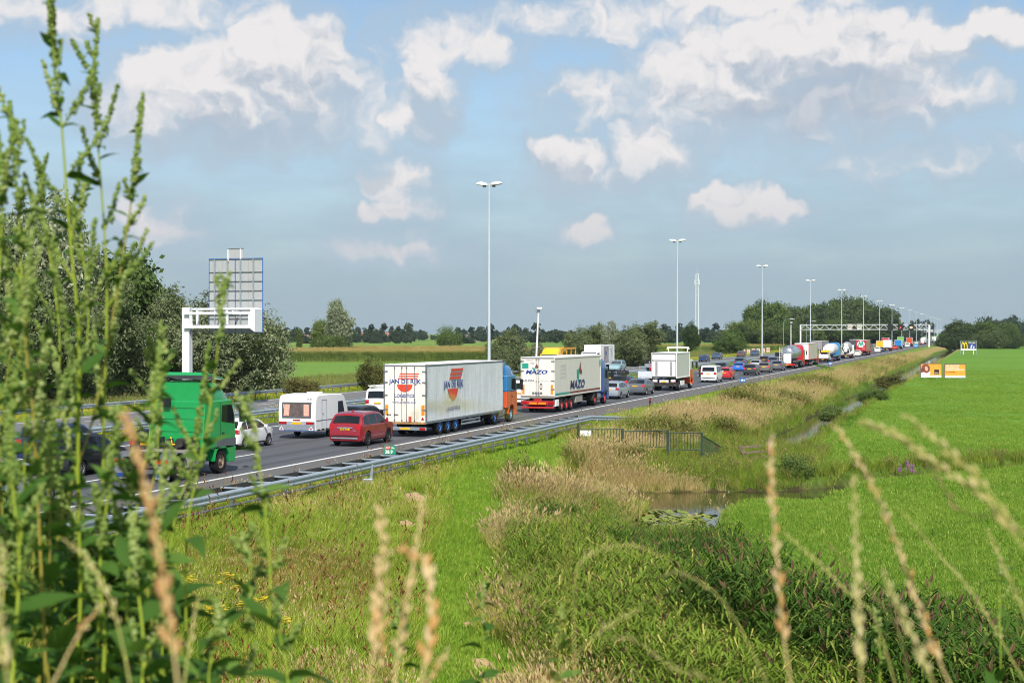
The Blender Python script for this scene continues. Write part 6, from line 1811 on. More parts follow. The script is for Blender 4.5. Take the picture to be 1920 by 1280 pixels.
# ------------------------------------------------------------------ cantilever sign seen from behind
def cantilever_sign():
    a = 61.6; y = ALONG(351, a); t = thing('cantilever_sign', 'white cantilever frame carrying the back of a large blue-edged road sign', 'road sign', (-a, y, -.2))
    mw = mat('gantry_white', S(222, 224, 226), .45, var=.05, dirt=.15, dirtcol=S(180, 180, 176), streak=True)
    MB().box(-.32, .32, -.3, .3, -.4, 8.0).build('post', mw, t, bevel=.04)
    q = MB(); q.box(-.335, .335, -.05, .05, -.4, 7.98); q.build('post_flange', M_STEEL, t)
    for nm, z0_, z1_, y0_, y1_ in (('truss_chord', 7.4, 7.62, -.55, -.3), ('truss_chord', 6.3, 6.56, -.55, -.3), ('truss_chord', 7.78, 7.95, .5, .75), ('truss_chord', 6.36, 6.56, .5, .75)):
        MB().box(.0, 6.05, y0_, y1_, z0_, z1_).build(nm, mw, t, bevel=.03)
    for x in (.5, 3.2, 5.75):
        for yy in (-.5, .55): MB().box(x, x + .2, yy - .02, yy + .16, 6.56, 7.42 if yy < 0 else 7.8).build('truss_upright', mw, t)
    for x in (1.0, 2.6, 4.2, 5.8): MB().box(x, x + .1, -.3, .5, 7.6, 7.72).build('truss_tie', mw, t)
    MB().prism_y([(5.95, 6.25), (6.35, 6.0), (6.35, 7.85), (5.95, 7.95)], -.56, .76).build('end_plate', mw, t, bevel=.03)
    q = MB(); q.box(.1, 6.1, -.1, .3, 6.05, 6.15); q.build('walkway', M_STEELD, t)
    # sign panels: three by five sheets of aluminium, each its own sheet, with blue rim at the edge
    ms = mat('sign_back', S(176, 178, 178), .6, .2, var=.06, scale=3, dirt=.2, dirtcol=S(150, 150, 148)); blue = mat('sign_blue', S(38, 104, 180), .5)
    X0, X1, Z0, Z1, yp = 1.5, 6.25, 5.95, 11.9, .95
    cols = [X0, 2.7, 3.85, 5.02, X1]; rows = [Z0, 7.1, 7.85, 8.6, 9.35, 10.1, 10.85, Z1]
    for i in range(4):
        for j in range(7):
            MB().box(cols[i] + .006, cols[i + 1] - .006, yp, yp + .03, rows[j] + .006, rows[j + 1] - .006).build('sign_sheet', ms, t)
    for j in rows: MB().box(X0, X1, yp - .07, yp - .004, j - .035, j + .015).build('cross_profile', M_STEELD, t)
    for x in (2.02, 3.18, 4.35, 5.5): MB().box(x - .05, x + .05, yp - .15, yp - .075, Z0, Z1 + (.0)).build('sign_stiffener', M_STEEL, t)
    for x0_, x1_, z0_, z1_ in ((X0 - .05, X0, Z0, Z1), (X1, X1 + .05, Z0, Z1), (X0 - .05, X1 + .05, Z1, Z1 + .06)): MB().box(x0_, x1_, yp - .02, yp + .05, z0_, z1_).build('sign_rim', blue, t)
    MB().box(3.8, 3.87, yp - .03, yp - .002, Z0, Z1).build('sign_joint', blue, t)
    MB().box(3.12, 4.54, yp, yp + .03, Z1 + .07, Z1 + .8).build('top_panel', ms, t)
    MB().box(3.1, 4.56, yp - .03, yp + .04, Z1 + .8, Z1 + .86).build('sign_rim', M_STEELD, t)
    for x in (3.22, 4.35): MB().box(x - .05, x + .05, yp - .1, yp - .005, Z1 - .2, Z1 + .8).build('sign_stiffener', mw, t)


cantilever_sign()


# ------------------------------------------------------------------ gantries over the road
def gantry(label, y, x0, x1, zb, zt, boxes, backs, name='gantry', nb=26):
    t = thing(name, label, 'gantry', (0, y, 0))
    mw = mat('gantry_white', S(222, 224, 226))
    for x in (x0, x1): MB().box(x - .3, x + .3, -.35, .35, -.8, zt).build('leg', mw, t, bevel=.04)
    for z in (zb, zt):
        for yy in (-.45, .45): MB().box(x0, x1, yy - .12, yy + .12, z - .12, z + .12).build('truss_chord', mw, t)
    dx = (x1 - x0) / nb
    for k in range(nb):
        a, b = (zb, zt) if k % 2 == 0 else (zt, zb)
        q = MB(); q.tube((x0 + dx * k, -.45, a), (x0 + dx * (k + 1), -.45, b), .09, n=5); q.build('truss_diagonal', mw, t)
    for i, (x, mode) in enumerate(boxes):
        bx = MB().box(x - 1.05, x + 1.05, -1.0, -.6, zb - .35, zt + .2).build('signal_box', M_BLACK, t)
        if mode == 'arrow':
            q = MB(); q.add([(x - .35, -1.01, zb + .45), (x + .1, -1.01, zb + 1.2), (x + .35, -1.01, zb + 1.0), (x - .15, -1.01, zb + .25)], [(0, 1, 2, 3)]); q.build('lit_arrow', glow('signal_red', S(255, 70, 60), 1.5), bx)
        elif mode:
            v_ = lettering(mode, 'rear', (x - .55, -1.012, zb + .45), .85, glow('signal_amber', S(250, 220, 150), 1.4), bx, .03, width=1.1, name='lit_number')
    for x in backs:
        MB().box(x - 1.0, x + 1.0, .6, 1.0, zb - .2, zt + .25).build('signal_back', mat('signal_beige', S(214, 204, 184), .6), t)


YG = 661
gantry('white lattice gantry with dark lane signal boxes spanning both carriageways', YG, -77.6, -23.4, 7.4, 9.5, [(-39.4, ''), (-35.2, 'arrow'), (-30.8, '50')], [-52.5, -56.5])
gantry('second, smaller looking gantry further along the road', 1560, -70, -23.4, 7.4, 9.4, [(-35.2, ''), (-30.8, '50')], [-52.5, -56.5], nb=20)
gantry('hardly visible third gantry at the end of the road', 2350, -66, -23.4, 7.4, 9.4, [(-35.2, ''), (-30.8, '')], [], nb=14)


def panel_sign(label, px, a, w, z0, z1, m):
    y = ALONG(px, a); t = thing('panel_sign', label, 'road sign', (-a, y, float(terrain(-a, y))))
    for s in (1, -1): q = MB(); q.tube((s * w * .3, 0, 0), (s * w * .3, 0, z0 + .2), .1, n=6); q.build('post', M_STEEL, t)
    n = 4
    for k in range(n): MB().box(-w / 2 + .01, w / 2 - .01, -.04, .04, z0 + (z1 - z0) * k / n + .012, z0 + (z1 - z0) * (k + 1) / n - .012).build('sheet', m, t)


panel_sign('pale back of a tall rectangular sign below the gantry signal boxes', 1649, 62, 3.6, 2.8, 8.2, mat('sign_back', S(176, 178, 178)))


# ------------------------------------------------------------------ lattice radio mast
def lattice_mast():
    Z = 880; X = (1307 - 960) / F * Z; x, y = X * CT - Z * ST, X * ST + Z * CT
    t = thing('radio_mast', 'slim lattice radio mast with antennas right of the second lamp mast', 'radio mast', (x, y, -1.2))
    q = MB(); H = 42; m = mat('mast_grey', S(222, 226, 230), .5, .1)
    cs = [(1.0, 1.0), (-1.0, 1.0), (-1.0, -1.0), (1.0, -1.0)]
    for cx, cy in cs: q.tube((cx, cy, 0), (cx * .7, cy * .7, H), .11, n=5)
    q.build('mast_legs', m, t)
    q = MB(); n = 24
    for k in range(n):
        f0, f1 = 1 - .3 * k / n, 1 - .3 * (k + 1) / n; z0_, z1_ = H * k / n, H * (k + 1) / n
        for i in range(4):
            a, b = cs[i], cs[(i + 1) % 4]
            q.tube((a[0] * f0, a[1] * f0, z0_), (b[0] * f1, b[1] * f1, z1_), .06, n=4); q.tube((b[0] * f1, b[1] * f1, z1_), (a[0] * f1, a[1] * f1, z1_), .05, n=4)
    o = q.build('mast_lattice', m, t); o['kind'] = 'stuff'
    for k, (dx, dy) in enumerate(((1.2, 0), (-1.2, 0), (0, 1.2))): MB().box(dx - .25, dx + .25, dy - .15, dy + .15, H - 6.5, H - 3.5).build('antenna_panel', M_WHITE, t, bevel=.05)
    q = MB(); q.tube((0, 0, H), (0, 0, H + 5), .06, n=5); q.build('whip_antenna', m, t)


lattice_mast()


# ------------------------------------------------------------------ billboards in the pasture
def field_pos(px, py, z=-1.5):
    return GP(px, py, z)


def billboards():
    x0, y0 = field_pos(1746, 711); x1, y1 = field_pos(1791, 711)
    ang = TH
    mo = mat('poster_orange', S(244, 158, 52), .6, var=.05, scale=1.5); mk = mat('board_edge', S(96, 92, 92), .7, var=.3, scale=9)
    for k, (cx, cy) in enumerate(((x0, y0), (x1, y1))):
        lab = 'orange billboard with a woman with long brown hair, left of the pair in the pasture' if k == 0 else 'orange billboard with white lettering, right of the pair in the pasture'
        t = thing('billboard', lab, 'billboard', (cx, cy, float(terrain(cx, cy))), ang)
        w, zb, zt = 1.62, .32, 2.42
        MB().box(-w, w, 0, .08, zb + .32, zt).build('poster', mo, t)
        MB().box(-w, w, -.01, .09, zb, zb + .31).build('base_board', M_WHITE, t)
        q = MB(); q.box(-w - .1, -w, -.03, .1, zb, zt + .09); q.build('frame_side', mk, t); q = MB(); q.box(w, w + .1, -.03, .1, zb, zt + .09); q.build('frame_side', mk, t)
        MB().box(-w, w, -.03, .1, zt, zt + .09).build('frame_top', mk, t)
        for px_ in (-.9, .9): MB().box(px_ - .06, px_ + .06, .1, .22, -.5, zt).build('post', M_STEEL, t)
        if k == 0:
            hair = mat('poster_hair', S(124, 62, 52), .7, var=.5, scale=4); skin = mat('poster_skin', S(222, 160, 136), .7, var=.2, scale=5); shirt = mat('poster_white', S(236, 226, 220), .7, var=.08, scale=4)
            patch([(-1.6, .66), (-1.6, 1.6), (-1.35, 2.2), (-.95, 2.4), (-.5, 2.3), (-.2, 1.9), (-.25, 1.2), (-.55, .66)], 'poster_hair', hair, t, 'rear', -.012)
            patch([(-1.6, .65), (-1.6, 1.0), (-1.2, 1.15), (-.7, .95), (-.2, 1.3), (-.1, .95), (-.3, .65)], 'poster_shirt', shirt, t, 'rear', -.016)
            patch([(-.75 + .25 * math.cos(a) - .05 * math.sin(a), 1.68 + .38 * math.sin(a)) for a in np.linspace(0, 2 * math.pi, 16, False)], 'poster_face', skin, t, 'rear', -.02)
            MB().box(.48, 1.22, -.02, -.012, .82, 1.55).build('poster_logo', mat('poster_dark', S(58, 36, 34), .6), t)
            lettering('MEUBEL', 'rear', (.58, -.024, .95), .13, M_WHITE, t, .02, width=.54)
        else:
            for i, (s_, wd) in enumerate((('HET GROOTSTE', 2.1), ('WOONHUIS IN', 2.0), ('MIDDEN NEDERLAND', 2.9))):
                lettering(s_, 'rear', (-1.45, -.012, 2.08 - .31 * i), .22, M_WHITE, t, .03, width=wd)
            lettering('MAARSSEN', 'rear', (-1.45, -.012, 1.1), .16, mat('poster_brown', S(110, 56, 30), .6), t, .03, width=1.5)


billboards()


def restaurant_sign():
    x, y = field_pos(1816, 664); t = thing('restaurant_sign', 'dark green field sign with a yellow double arch and a blue panel on thin legs', 'sign', (x, y, float(terrain(x, y))), TH)
    w, zb, zt = 2.75, 1.45, 4.7
    MB().box(-w, w, 0, .12, zb + .5, zt).build('panel', mat('sign_dark_green', S(52, 66, 52), .6), t)
    MB().box(-w, w, -.03, .14, zb, zb + .48).build('base_strip', M_WHITE, t)
    for s in (-1, 1):
        MB().box(s * w - .06, s * w + .06, -.04, .14, -.6, zt + .05).build('edge_post', M_STEEL, t)
        MB().box(s * 1.75 - .09, s * 1.75 + .09, .15, .33, -.6, zt - .3).build('leg', M_WHITE, t)
    MB().box(-w, w, -.04, .14, zt, zt + .08).build('top_edge', M_STEEL, t)
    ye = mat('arch_yellow', S(248, 206, 30), .5, var=.04)
    for s in (-1, 1):
        cx = -1.45 + s * .5; q = MB(); o, i = [], []
        for a in np.linspace(0, math.pi, 15):
            o.append((cx + .62 * math.cos(a), -.02, zb + .55 + 2.3 * math.sin(a) ** .75)); i.append((cx + .36 * math.cos(a), -.02, zb + .55 + 1.95 * math.sin(a) ** .75))
        q.add(o + i, [(k, k + 1, 15 + k + 1, 15 + k) for k in range(14)]); q.build('arch', ye, t)
        if s > 0:
            for v in q.v: pass
    MB().box(.4, 2.4, -.03, -.002, zb + .65, zb + 2.2).build('blue_panel', mat('panel_blue', S(58, 72, 150), .5), t)
    q = MB(); q.add([(.6, -.036, zb + .8), (1.1, -.036, zb + .8), (1.35, -.036, zb + 1.9), (1.0, -.036, zb + 1.9)], [(0, 1, 2, 3)]); q.add([(1.5, -.036, zb + .8), (1.9, -.036, zb + .8), (2.15, -.036, zb + 1.3), (1.6, -.036, zb + 1.3)], [(0, 1, 2, 3)]); q.build('panel_symbol', M_WHITE, t)
    lettering('Nieuwegein', 'rear', (.0, -.012, zb + 2.5), .42, M_WHITE, t, .02, width=2.4)


restaurant_sign()


# ------------------------------------------------------------------ small things along the verge
def small_things():
    # hectometre plate on the near guard rail
    y = ALONG(731, 23.1); t = thing('distance_plate', 'green distance plate reading A27 Re 38.9 on the near guard rail', 'sign', (-23.1, y, 0))
    t.rotation_euler = (0, 0, .15)
    mg = mat('plate_green', S(22, 140, 108), .5, var=.04)
    MB().box(-.24, .24, -.012, .012, .80, 1.16).build('plate', mg, t, bevel=.004)
    MB().box(-.03, .03, .014, .05, .3, 1.1).build('bracket', M_STEELD, t)
    MB().box(-.21, .03, -.017, -.0125, 1.0, 1.13).build('red_field', mat('plate_red', S(190, 40, 60), .5), t)
    lettering('A27', 'rear', (-.185, -.019, 1.03), .075, M_WHITE, t, .02, width=.19); lettering('Re', 'rear', (.07, -.014, 1.02), .085, M_WHITE, t, .02, width=.12)
    lettering('38.9', 'rear', (-.2, -.014, .83), .14, M_WHITE, t, .03, width=.32)
    # leaning steel marker by the rail
    x, y = -22.5, ALONG(694, 22.5); t = thing('steel_marker_post', 'short leaning grey steel post with base block beside the near guard rail', 'post', (x, y, float(terrain(x, y))), .2)
    q = MB(); q.prism_y([(-.07, 0), (.07, 0), (.05, .85), (-.02, .85)], -.05, .05); o = q.build('post', M_STEEL, t, bevel=.01); o.rotation_euler = (0, .1, 0)
    MB().box(-.26, .12, -.16, .16, -.1, .32).build('base_block', M_STEEL, t, bevel=.03)
    # reflector post
    x = -25.0; y = ALONG(1219, 25.0); t = thing('reflector_post', 'small black and red reflector post on the grass beside the hard shoulder', 'post', (x, y, float(terrain(x, y))))
    MB().prism([(-.05, -.2), (.05, -.2), (.05, .72), (-.05, .66)], -.07, .07).build('post', M_BLACK, t); MB().box(-.075, .075, -.056, .056, .52, .64).build('reflector', mat('reflector_red', S(190, 36, 50), .4), t)
    # blue emergency signs
    for px, nm in ((1393, 'small blue sign with white arrow on the grass beside the shoulder, nearest one'), (1557, 'small blue sign beside the shoulder near the flatbed lorry, further one')):
        x = -24.9; y = ALONG(px, 24.9); t = thing('blue_sign', nm, 'sign', (x, y, float(terrain(x, y))))
        MB().box(-.3, .3, -.02, .02, .45, 1.0).build('plate', mat('sign_blue', S(38, 104, 180)), t, bevel=.01); MB().box(-.03, .03, .025, .07, -.2, .9).build('post', M_STEEL, t)
        q = MB(); q.add([(a, -.025, u) for a, u in ((-.24, .72), (-.02, .9), (-.02, .8), (.22, .8), (.22, .66), (-.02, .66), (-.02, .55))], [tuple(range(7))]); q.build('arrow', M_WHITE, t)
    # marker boards along the far verge
    _o2 = ['first', 'second', 'third', 'fourth', 'fifth', 'sixth', 'seventh', 'eighth', 'ninth', 'tenth', 'eleventh']
    for k in range(11):
        px = 1396 + k * 4.6 + (k % 2) * 1.2; a = 61.5 + (k % 3) * .8; y = ALONG(px, a)
        t = thing('marker_board', 'orange and white striped marker board beyond the far carriageway, %s from the left' % (_o2[k]), 'marker board', (-a, y, float(terrain(-a, y))), 0, 'striped marker boards')
        MB().box(-.22, .22, -.04, .04, .35, 1.75).build('board', M_WHITE, t, bevel=.02); MB().box(-.3, .3, -.2, .2, -.1, .12).build('foot', M_BLACK, t); MB().box(-.04, .04, -.03, .03, .1, .36).build('stem', M_STEELD, t)
        for z in (.45, .85, 1.25):
            q = MB(); q.add([(-.22, -.045, z), (.22, -.045, z + .2), (.22, -.045, z + .4), (-.22, -.045, z + .2)], [(0, 1, 2, 3)]); q.build('stripe', mat('stripe_orange', S(226, 104, 50), .5), t)
    # litter
    x, y = GP(430, 998, -.2); t = thing('litter', 'white scrap of litter in the grass below the near guard rail', 'litter', (x, y, float(terrain(x, y)) + .12))
    MB().add([(-.1, -.06, 0), (.12, -.08, .05), (.14, .07, 0), (-.06, .1, .07), (.02, .0, .1)], [(0, 1, 4), (1, 2, 4), (2, 3, 4), (3, 0, 4)]).build('scrap', M_WHITE, t)
    # green railing by the culvert
    mg = mat('railing_green', S(44, 66, 48), .55, var=.12, dirt=.3)
    P = [GP(1084, 838, -.45), GP(1167, 843, -.6), GP(1252, 846, -.75), GP(1316, 852, -.95), GP(1352, 862, -1.5)]
    zt = [.52, .40, .26, .10, -.75]; zb = [-.45, -.6, -.8, -.98, -1.6]
    t = thing('railing', 'dark green bar railing stepping down the bank to the ditch, with a white plate', 'railing', (P[0][0], P[0][1], 0))
    loc = [Vector((p[0] - P[0][0], p[1] - P[0][1], 0)) for p in P]
    for k, p in enumerate(loc[:4]):
        MB().box(p.x - .06, p.x + .06, p.y - .06, p.y + .06, zb[k] - .4, zt[k] + (.32 if k == 0 else .14)).build('post', mg, t)
    for k in range(4):
        a, b = loc[k], loc[k + 1]; za = zt[k]; zb2 = zt[k] if k < 3 else zt[4]
        q = MB(); q.tube((a.x, a.y, za), (b.x, b.y, zb2), .035, n=6); q.build('rail', mg, t)
        q = MB(); q.tube((a.x, a.y, zb[k] + .12), (b.x, b.y, zb[k] + .12 + (zb2 - za)), .03, n=6); q.build('rail', mg, t)
        n = int((b - a).length / .16)
        for i in range(1, n):
            p = a.lerp(b, i / n); z1_ = za + (zb2 - za) * i / n; q = MB(); q.box(p.x - .014, p.x + .014, p.y - .014, p.y + .014, zb[k] + .1 + (zb2 - za) * i / n, z1_); q.build('bar', mg, t)
    d = (loc[1] - loc[0]).normalized(); c = loc[0] + d * .42
    q = MB(); q.add([(c.x - d.x * .3, c.y - d.y * .3 - .06, .16), (c.x + d.x * .3, c.y + d.y * .3 - .06, .16), (c.x + d.x * .3, c.y + d.y * .3 - .06, .46), (c.x - d.x * .3, c.y - d.y * .3 - .06, .46)], [(0, 1, 2, 3)])
    q.build('white_plate', M_WHITE, t)
    # leaning wooden gate at the culvert
    x, y = GP(1404, 862, -1.3); z = float(terrain(x, y)); z = max(z, -1.7); wd = mat('grey_wood', S(118, 102, 82), .85, var=.25, scale=7, dirt=.4)
    t = thing('wooden_gate', 'leaning wooden gate with plank rails at the culvert between the ditches', 'gate', (x, y, z), TH)
    o = MB().box(-.09, .09, -.08, .08, -.4, 1.15).build('post', wd, t, bevel=.015); o.rotation_euler = (0, -.45, 0)
    o = MB().box(-.09, .09, -.08, .08, -.4, 1.25).build('post', wd, t, bevel=.015); o.location = (1.15, 0, .1)
    for k in range(3):
        o = MB().box(.0, 1.15, -.02, .02, .25 + .3 * k, .37 + .3 * k).build('plank', wd, t, bevel=.008); o.location = (-.1 - .12 * k, -.1, 0); o.rotation_euler = (0, -.1, 0)
    # bushes on the ditch bank and purple flowers
    T = tree_px
    bx, by = GP(1490, 885, -1.3); tree_at('shrub', 'bush_b', bx, by, 1.7, 2.3, 'dark green shrub on the ditch bank right of the wooden gate', 'shrub', None, z=-1.9)
    for i, (px, py, w, h_, lab) in enumerate(((1640, 745, 3.4, 1.9, 'yellow-green shrub on the far ditch bank below the billboards'), (1560, 775, 3.0, 1.5, 'pale green shrub beside the roadside ditch, nearest of the three'), (1672, 718, 4.0, 2.2, 'dull green shrub along the roadside ditch, left of the billboards'))):
        x, y = GP(px, py, -1.2); tree_at('shrub', 'bush_b' if i != 2 else 'bush_a', x, y, h_, w, lab, 'shrub', None, z=-1.8)
    x, y = GP(1692, 893, -1.4); t = thing('loosestrife', 'purple flowering plant on the bank of the cross ditch', 'plant', (x, y, float(terrain(x, y))))
    mp = leafmat('purple_flower', S(116, 76, 112), S(146, 104, 140), None, .2, .5); r = random.Random(2)
    for k in range(4):
        ax_, ay_ = r.uniform(-.5, .5), r.uniform(-.2, .2); h_ = r.uniform(.7, 1.2)
        q = MB(); q.path([(ax_, ay_, 0), (ax_ * 1.2, ay_, h_)], [.012, .006], 5); q.build('stem', G_SEDGE, t)
        q = MB()
        for i in range(22):
            z_ = h_ * r.uniform(.55, 1.05); a = r.uniform(0, 6.28); c = Vector((ax_ * 1.15 + .05 * math.cos(a), ay_ + .05 * math.sin(a), z_)); s = .035
            q.add([c + Vector((-s, 0, 0)), c + Vector((0, s, s)), c + Vector((s, 0, 0)), c + Vector((0, -s, -s))], [(0, 1, 2, 3)])
        q.build('flower_spike', mp, t)
    # ragwort plants below the rail
    for k, (px, py) in enumerate(((428, 1098), (462, 1112), (486, 1108), (405, 1120), (350, 1100), (336, 1135), (538, 1132))):
        x, y = GP(px, py + 20, -.4); r = random.Random(k)
        t = thing('ragwort_plant', 'yellow flowering ragwort in the grass, %s' % ['tallest of the cluster left of centre', 'right of the tallest one', 'rightmost of the close cluster', 'lower left of the tallest one', 'behind the weed leaves near the left', 'lowest one near the left weeds', 'single small one nearest the track'][k], 'plant', (x, y, float(terrain(x, y)) - .05))
        for i in range(4 if k != 6 else 2):
            a = r.uniform(0, 6.28); h_ = r.uniform(.7, 1.05) * (1.2 if k == 0 else .95); tip = Vector((.16 * math.cos(a), .16 * math.sin(a), h_))
            q = MB(); q.path([(0, 0, 0), tip * .5, tip], [.012, .01, .006], 5); q.build('stem', G_VERGE, t)
            q = MB()
            for j in range(26):
                c = tip + Vector((r.gauss(0, .06), r.gauss(0, .06), r.gauss(0, .03))); s = r.uniform(.026, .045)
                q.add([c + Vector((s * math.cos(b), s * math.sin(b), 0)) for b in np.linspace(0, 6.28, 6, False)], [tuple(range(6))])
            q.build('flower_head', G_YFLOW, t)
            q = MB()
            for j in range(7):
                c = tip * r.uniform(.15, .9); b = r.uniform(0, 6.28); d_ = Vector((math.cos(b), math.sin(b), .4)) * .13; sd = Vector((-math.sin(b), math.cos(b), 0)) * .025
                q.add([c, c + d_ * .5 + sd, c + d_, c + d_ * .5 - sd], [(0, 1, 2, 3)])
            q.build('leaf', G_VERGE, t)
    # far farm buildings
    for px, py, Z, w, h_, c1, c2, lab in ((700, 634, 1420, 15, 6, S(150, 108, 98), S(150, 100, 88), 'farm with long red tiled roof on the horizon'), (763, 634, 1350, 4, 5.5, S(196, 186, 180), S(146, 96, 86), 'small white house with red roof among the far trees'), (893, 634, 1300, 14, 4.5, S(190, 190, 190), S(120, 112, 104), 'low pale farm building right of the far trees'), (582, 634, 1200, 8, 4.5, S(210, 204, 200), S(140, 110, 100), 'white farm shed behind the field trees')):
        X = (px - 960) / F * Z; x, y = X * CT - Z * ST, X * ST + Z * CT
        t = thing('farmhouse', lab, 'building', (x, y, -1.2), TH)
        mwall = mat('farm_wall_%d' % px, c1, .8); mroof = mat('farm_roof_%d' % px, c2, .8, scale=2)
        MB().box(-w, w, -4, 4, 0, h_ * .45).build('wall', mwall, t)
        MB().prism([(-4.4, h_ * .45), (4.4, h_ * .45), (0, h_ * 1.3)], -w - .3, w + .3).build('roof', mroof, t)
        for k in range(4): MB().box(-w * .7 + k * w * .42, -w * .7 + k * w * .42 + 1.6, -4.05, -3.99, h_ * .12, h_ * .36).build('window', M_GLASS, t)
    for k, px in enumerate((1316, 1330)):
        Z = 560; X = (px - 960) / F * Z; x, y = X * CT - Z * ST, X * ST + Z * CT
        t = thing('silage_heap', 'white wrapped heap in the field right of the dark compact tree' if k == 0 else 'grey wrapped heap right of the white one in the field', 'heap', (x, y, -1.1), TH)
        MB().prism_y([(-1.4, 0), (-1.1, 1.2), (-.5, 1.7), (.5, 1.75), (1.2, 1.1), (1.45, 0)], -2, 2).build('wrap', M_WHITE if k == 0 else mat('wrap_grey', S(168, 172, 180), .4), t, bevel=.15)


small_things()


# ------------------------------------------------------------------ foreground weeds and dry stalks on the embankment
GZ = 4.1
W_STEM = leafmat('weed_stem', S(132, 150, 40), S(150, 164, 60), None, .1, .6)
W_STEMR = leafmat('weed_stem_red', S(150, 120, 60), S(140, 150, 60), None, .1, .9)
W_LEAF = leafmat('weed_leaf', S(50, 86, 32), S(84, 118, 50), S(112, 144, 66), .38, 3.0)
W_SEED = leafmat('weed_seed', S(112, 138, 60), S(150, 170, 92), S(180, 190, 124), .25, 6.0)
D_STEM = leafmat('dry_stalk', S(200, 176, 116), S(216, 196, 140), None, .2, 5.0)
D_SEED = leafmat('dry_spikelet', S(212, 180, 128), S(232, 210, 170), S(206, 152, 90), .25, 8.0)
D_PALE = leafmat('pale_spikelet', S(206, 192, 128), S(230, 218, 168), S(186, 176, 104), .3, 8.0)
D_GREEN = leafmat('greenish_stalk', S(160, 160, 84), S(190, 182, 112), None, .2, 5.0)
N_STEM = leafmat('nettle_stem', S(122, 104, 70), S(104, 112, 60), None, .1, 3.0)

LEAFM = []
for k_ in range(4):
    r_ = random.Random(k_); q_ = MB(); vs_ = []; n_ = 7; curl = r_.uniform(-.25, .35)
    for i_ in range(n_ + 1):
        t_ = i_ / n_; wd_ = .185 * math.sin(math.pi * min(1, t_ ** .62)) ** 1.1 * (1 + .10 * (i_ % 2)) + .006
        z_ = .16 * math.sin(t_ * 2.2) - curl * t_ * t_
        vs_ += [(t_, -wd_, z_ + wd_ * .35), (t_, 0, z_), (t_, wd_, z_ + wd_ * .35)]
    q_.add(vs_, [(3 * i_ + a_, 3 * i_ + a_ + 1, 3 * i_ + a_ + 4, 3 * i_ + a_ + 3) for i_ in range(n_) for a_ in range(2)])
    m_ = q_.mesh('leaf', 80); m_.materials.append(W_LEAF); LEAFM.append(m_)

ICO = [Vector(p) for p in ((0, 0, 1), (.894, 0, .447), (.276, .851, .447), (-.724, .526, .447), (-.724, -.526, .447), (.276, -.851, .447), (.724, .526, -.447), (-.276, .851, -.447), (-.894, 0, -.447), (-.276, -.851, -.447), (.724, -.526, -.447), (0, 0, -1))]
ICOF = [(0, 1, 2), (0, 2, 3), (0, 3, 4), (0, 4, 5), (0, 5, 1), (1, 6, 2), (2, 7, 3), (3, 8, 4), (4, 9, 5), (5, 10, 1), (6, 7, 2), (7, 8, 3), (8, 9, 4), (9, 10, 5), (10, 6, 1), (11, 7, 6), (11, 8, 7), (11, 9, 8), (11, 10, 9), (11, 6, 10)]


def blob(q, c, r, st=1.0, ax=None):
    if ax is None: q.add([c + p * r for p in ICO], ICOF)
    else:
        a = ax.normalized(); u = a.orthogonal().normalized(); w = a.cross(u)
        q.add([c + u * p.x * r + w * p.y * r + a * p.z * r * st for p in ICO], ICOF)


def smooth_path(pts, n):
    """Catmull-Rom through the points"""
    P = [Vector(p) for p in pts]; P = [P[0] * 2 - P[1]] + P + [P[-1] * 2 - P[-2]]; o = []
    for i in range(1, len(P) - 2):
        for k in range(n):
            t = k / n; a, b, c, d = P[i - 1], P[i], P[i + 1], P[i + 2]
            o.append(.5 * ((2 * b) + (c - a) * t + (2 * a - 5 * b + 4 * c - d) * t * t + (3 * b - a - 3 * c + d) * t * t * t))
    return o + [P[-2]]


def seed_spike(pts, r, dens, rnd, big=1.0):
    """knobbly spike of little green seed clusters round a twig"""
    q = MB(); L = sum((pts[i + 1] - pts[i]).length for i in range(len(pts) - 1)); n = max(8, int(L * dens))
    for k in range(n):
        t = rnd.random() ** .85 * (len(pts) - 1); i = min(int(t), len(pts) - 2); c = pts[i].lerp(pts[i + 1], t - i)
        tt = t / (len(pts) - 1); sp = r * (1.25 - .8 * tt) * (0.55 + .65 * abs(math.sin(tt * L * 150)))
        a = rnd.uniform(0, 6.28); e = rnd.uniform(-.6, .6)
        c = c + Vector((math.cos(a), math.sin(a), e)) * sp * rnd.uniform(.3, 1.15)
        blob(q, c, rnd.uniform(.0017, .0032) * big)
    return q


def put_leaf(parent, p, direc, size, rnd, m=None):
    o = link('leaf', LEAFM[rnd.randrange(4)], None, parent)
    d = direc.normalized(); side = d.cross(Vector((0, 0, 1)))
    if side.length < .05: side = Vector((1, 0, 0))
    side.normalize(); up = side.cross(d)
    roll = rnd.uniform(-.7, .7); s2 = side * math.cos(roll) + up * math.sin(roll); u2 = d.cross(s2) * -1
    M = Matrix((d, s2, u2)).transposed().to_4x4(); M.translation = p
    o.matrix_world = M @ Matrix.Scale(size, 4)
    return o


